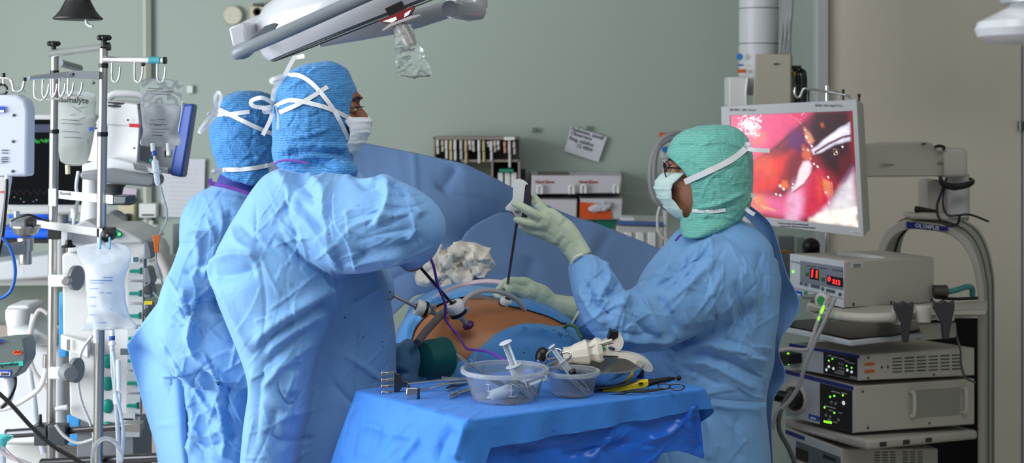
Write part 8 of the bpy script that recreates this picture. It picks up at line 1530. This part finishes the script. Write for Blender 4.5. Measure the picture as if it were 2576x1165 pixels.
# grey rail in front of the shell
b = MB(); b.tube([P(596, 138, 3.22), P(606, 128, 3.20), P(700, 88, 3.18), P(830, 30, 3.17), P(960, -28, 3.17), P(1060, -75, 3.17)], [.012, .0145, .0150, .0150, .0150, .015], 16, smooth=4); b.tube([P(600, 138, 3.22), P(615, 137, 3.24), P(628, 128, 3.28), P(640, 112, 3.34)], [.010, .010, .010, .009], 12, smooth=4); hr_ = b.build('handle_rail', M_lgry, LM)
b = MB(); b.prism([P(610, 115, 3.24), P(640, 86, 3.24), P(665, 66, 3.24), P(690, 57, 3.24), P(700, 60, 3.24), P(688, 76, 3.24), P(660, 92, 3.24)], (0, .012, 0)); b.build('rail_web', mat('lamp dark grey', (92, 98, 106), .4), LM, bevel=.002)
b = MB(); b.prism([P(573, 69, 3.34), P(612, 55, 3.34), P(622, 108, 3.34), P(584, 120, 3.34)], (.03, .10, .004)); b.build('arm_end_block', M_lwhite, LM, bevel=.006)
b = MB(); b.tube([P(612, 84, 3.48), P(650, 70, 3.5), P(740, 42, 3.52), P(830, 14, 3.54)], [.026, .030, .030, .030], 20); b.build('yoke', M_lwhite, LM)
b = MB(); b.tube([P(800, 92, 3.7), P(900, 74, 3.72), P(1000, 58, 3.74), P(1080, 38, 3.76), P(1130, 20, 3.78)], [.028, .030, .028, .024, .026], 20, smooth=3); b.build('lower_arm', M_lwhite, LM)
b = MB(); b.lathe(P(1134, 22, 3.66), (.35, 1, 0), [(S(20, 3.7), -.012), (S(21, 3.7), 0), (S(20, 3.7), .05)], 28); b.tube([P(1134, 20, 3.74), P(1180, 27, 3.80), P(1206, 30, 3.84)], [.026, .028, .022], 20); b.tube([P(1206, 20, 3.84), P(1206, -1006, 3.84)], .022, 18); b.build('elbow_joint', M_lwhite, LM)
b = MB(); b.prism([P(968, 22, 3.17), P(1010, 2, 3.17), P(1018, 20, 3.17), P(978, 40, 3.17)], (0, .05, 0)); b.build('grip_mount', M_black, LM)
b = MB(); b.prism([P(952, 53, 3.14), P(1042, 14, 3.14), P(1030, 38, 3.14), P(984, 58, 3.14)], (0, .05, 0)); rf = b.build('red_collar', mat('dark red collar', (120, 26, 30), .45), LM)
for p in (((962, 54), (996, 42), (999, 49), (986, 57)), ((1018, 34), (1035, 24), (1028, 37), (1017, 44))): b = MB(); b.prism([P(x, y, 3.139) for x, y in p], (0, -.001, 0)); b.build('label', M_wlabel, rf)
b = MB(); b.prism([P(980, 60, 3.13), P(1032, 40, 3.13), P(1058, 36, 3.13), P(1056, 39, 3.13), P(984, 66, 3.13), P(962, 78, 3.13), P(961, 75, 3.13)], (0, .06, 0)); b.build('grip_flange', mat('pinkish clear plate', (206, 200, 204), .2, trans=.4, ior=1.15, var=0), LM)
b = MB(); a_, e_ = P(1005, 62, 3.155), P(1036, 122, 3.155); b.lathe(a_, e_-a_, [(.014, 0)]+[(.0145-.0008*(k % 2), .004+k*.0028) for k in range(18)]+[(.012, .056)], 20); b.build('sterile_grip', mat('ribbed grip', (176, 168, 168), .3, .3), LM)
cb_ = [(62, 985, 1036, .018), (80, 990, 1041, .019), (110, 992, 1052, .02), (130, 995, 1060, .018), (150, 998, 1070, .014), (172, 996, 1082, .010), (186, 993, 1088, .006), (193, 993, 1085, .003)]
g = MB(); g.rings([elring(P((np.interp(y, [c[0] for c in cb_], [c[1] for c in cb_])+np.interp(y, [c[0] for c in cb_], [c[2] for c in cb_]))/2, y, 3.155), V((S((np.interp(y, [c[0] for c in cb_], [c[2]-c[1] for c in cb_]))/2, 3.155), 0, 0)), V((0, float(np.interp(y, [c[0] for c in cb_], [c[3] for c in cb_])), 0)), 72, 2) for y in np.linspace(62, 193, 60)], False, True); me = g.mesh('clear_bag'); crumple(me, .004, 18, 4, True, octs=2); creases(me, 30, (990, 70, 1085, 190), (60, 120, 20), 20, 5, (.002, .006), (2.5, 5), (20, 70)); cloth_obj('clear_bag', me, mat('clear thin film', (236, 242, 240), .1, trans=.88, ior=1.22, spec=.9, var=0, bump=.5, bscale=45), LM)
# second lamp at the right
L2 = thing('surgical_lamp', 'blurred white round surgical lamp cut off by the upper right corner', 'lamp', P(2580, 60, 1.9))
b = MB(); c_ = P(2640, 80, 1.95); b.lathe(c_, (0, 0, 1), [(.02, -.018), (.075, -.016), (.094, -.006), (.098, .004), (.094, .014), (.078, .022), (.055, .034), (.046, .044)], 40); b.build('shell', M_lwhite, L2)
b = MB(); b.tube([c_+V((.0, .0, .03)), V((c_.x, c_.y, 2.999))], .045, 24); b.build('stem', M_lwhite, L2); b = MB(); b.lathe(c_+V((0, 0, .04)), (0, 0, 1), [(.064, 0), (.066, .008), (.06, .016)], 32); b.build('ring', M_chrome, L2)
# black bell on the ceiling hook
BE = thing('ceiling_hook', 'black bell-shaped ceiling hook cover hanging at the upper left', 'hook', P(196, 50, 3.7)); b = MB(); b.lathe(P(196, 50, 3.7), (0, 0, 1), [(S(58, 3.7), 0), (S(61, 3.7), .002), (S(61, 3.7), .005), (S(55, 3.7), .010), (S(44, 3.7), .024), (S(35, 3.7), .042), (S(31, 3.7), .05), (S(31, 3.7), .056), (S(33, 3.7), .06), (S(33, 3.7), 1.0)], 40); b.build('bell', mat('matte black rubber', (22, 22, 24), .45), BE)
b = MB(); b.tube([P(217, 49, 3.69), P(218, 58, 3.69), P(224, 64, 3.69), P(232, 66, 3.69)], .004, 10, smooth=4); b.build('hook', M_wplast, BE); b = MB(); b.ell(P(232, 66, 3.69), (.004,)*3, None, 10, 6); b.build('hook_tip', M_chrome, BE)
bpy.context.view_layer.update()
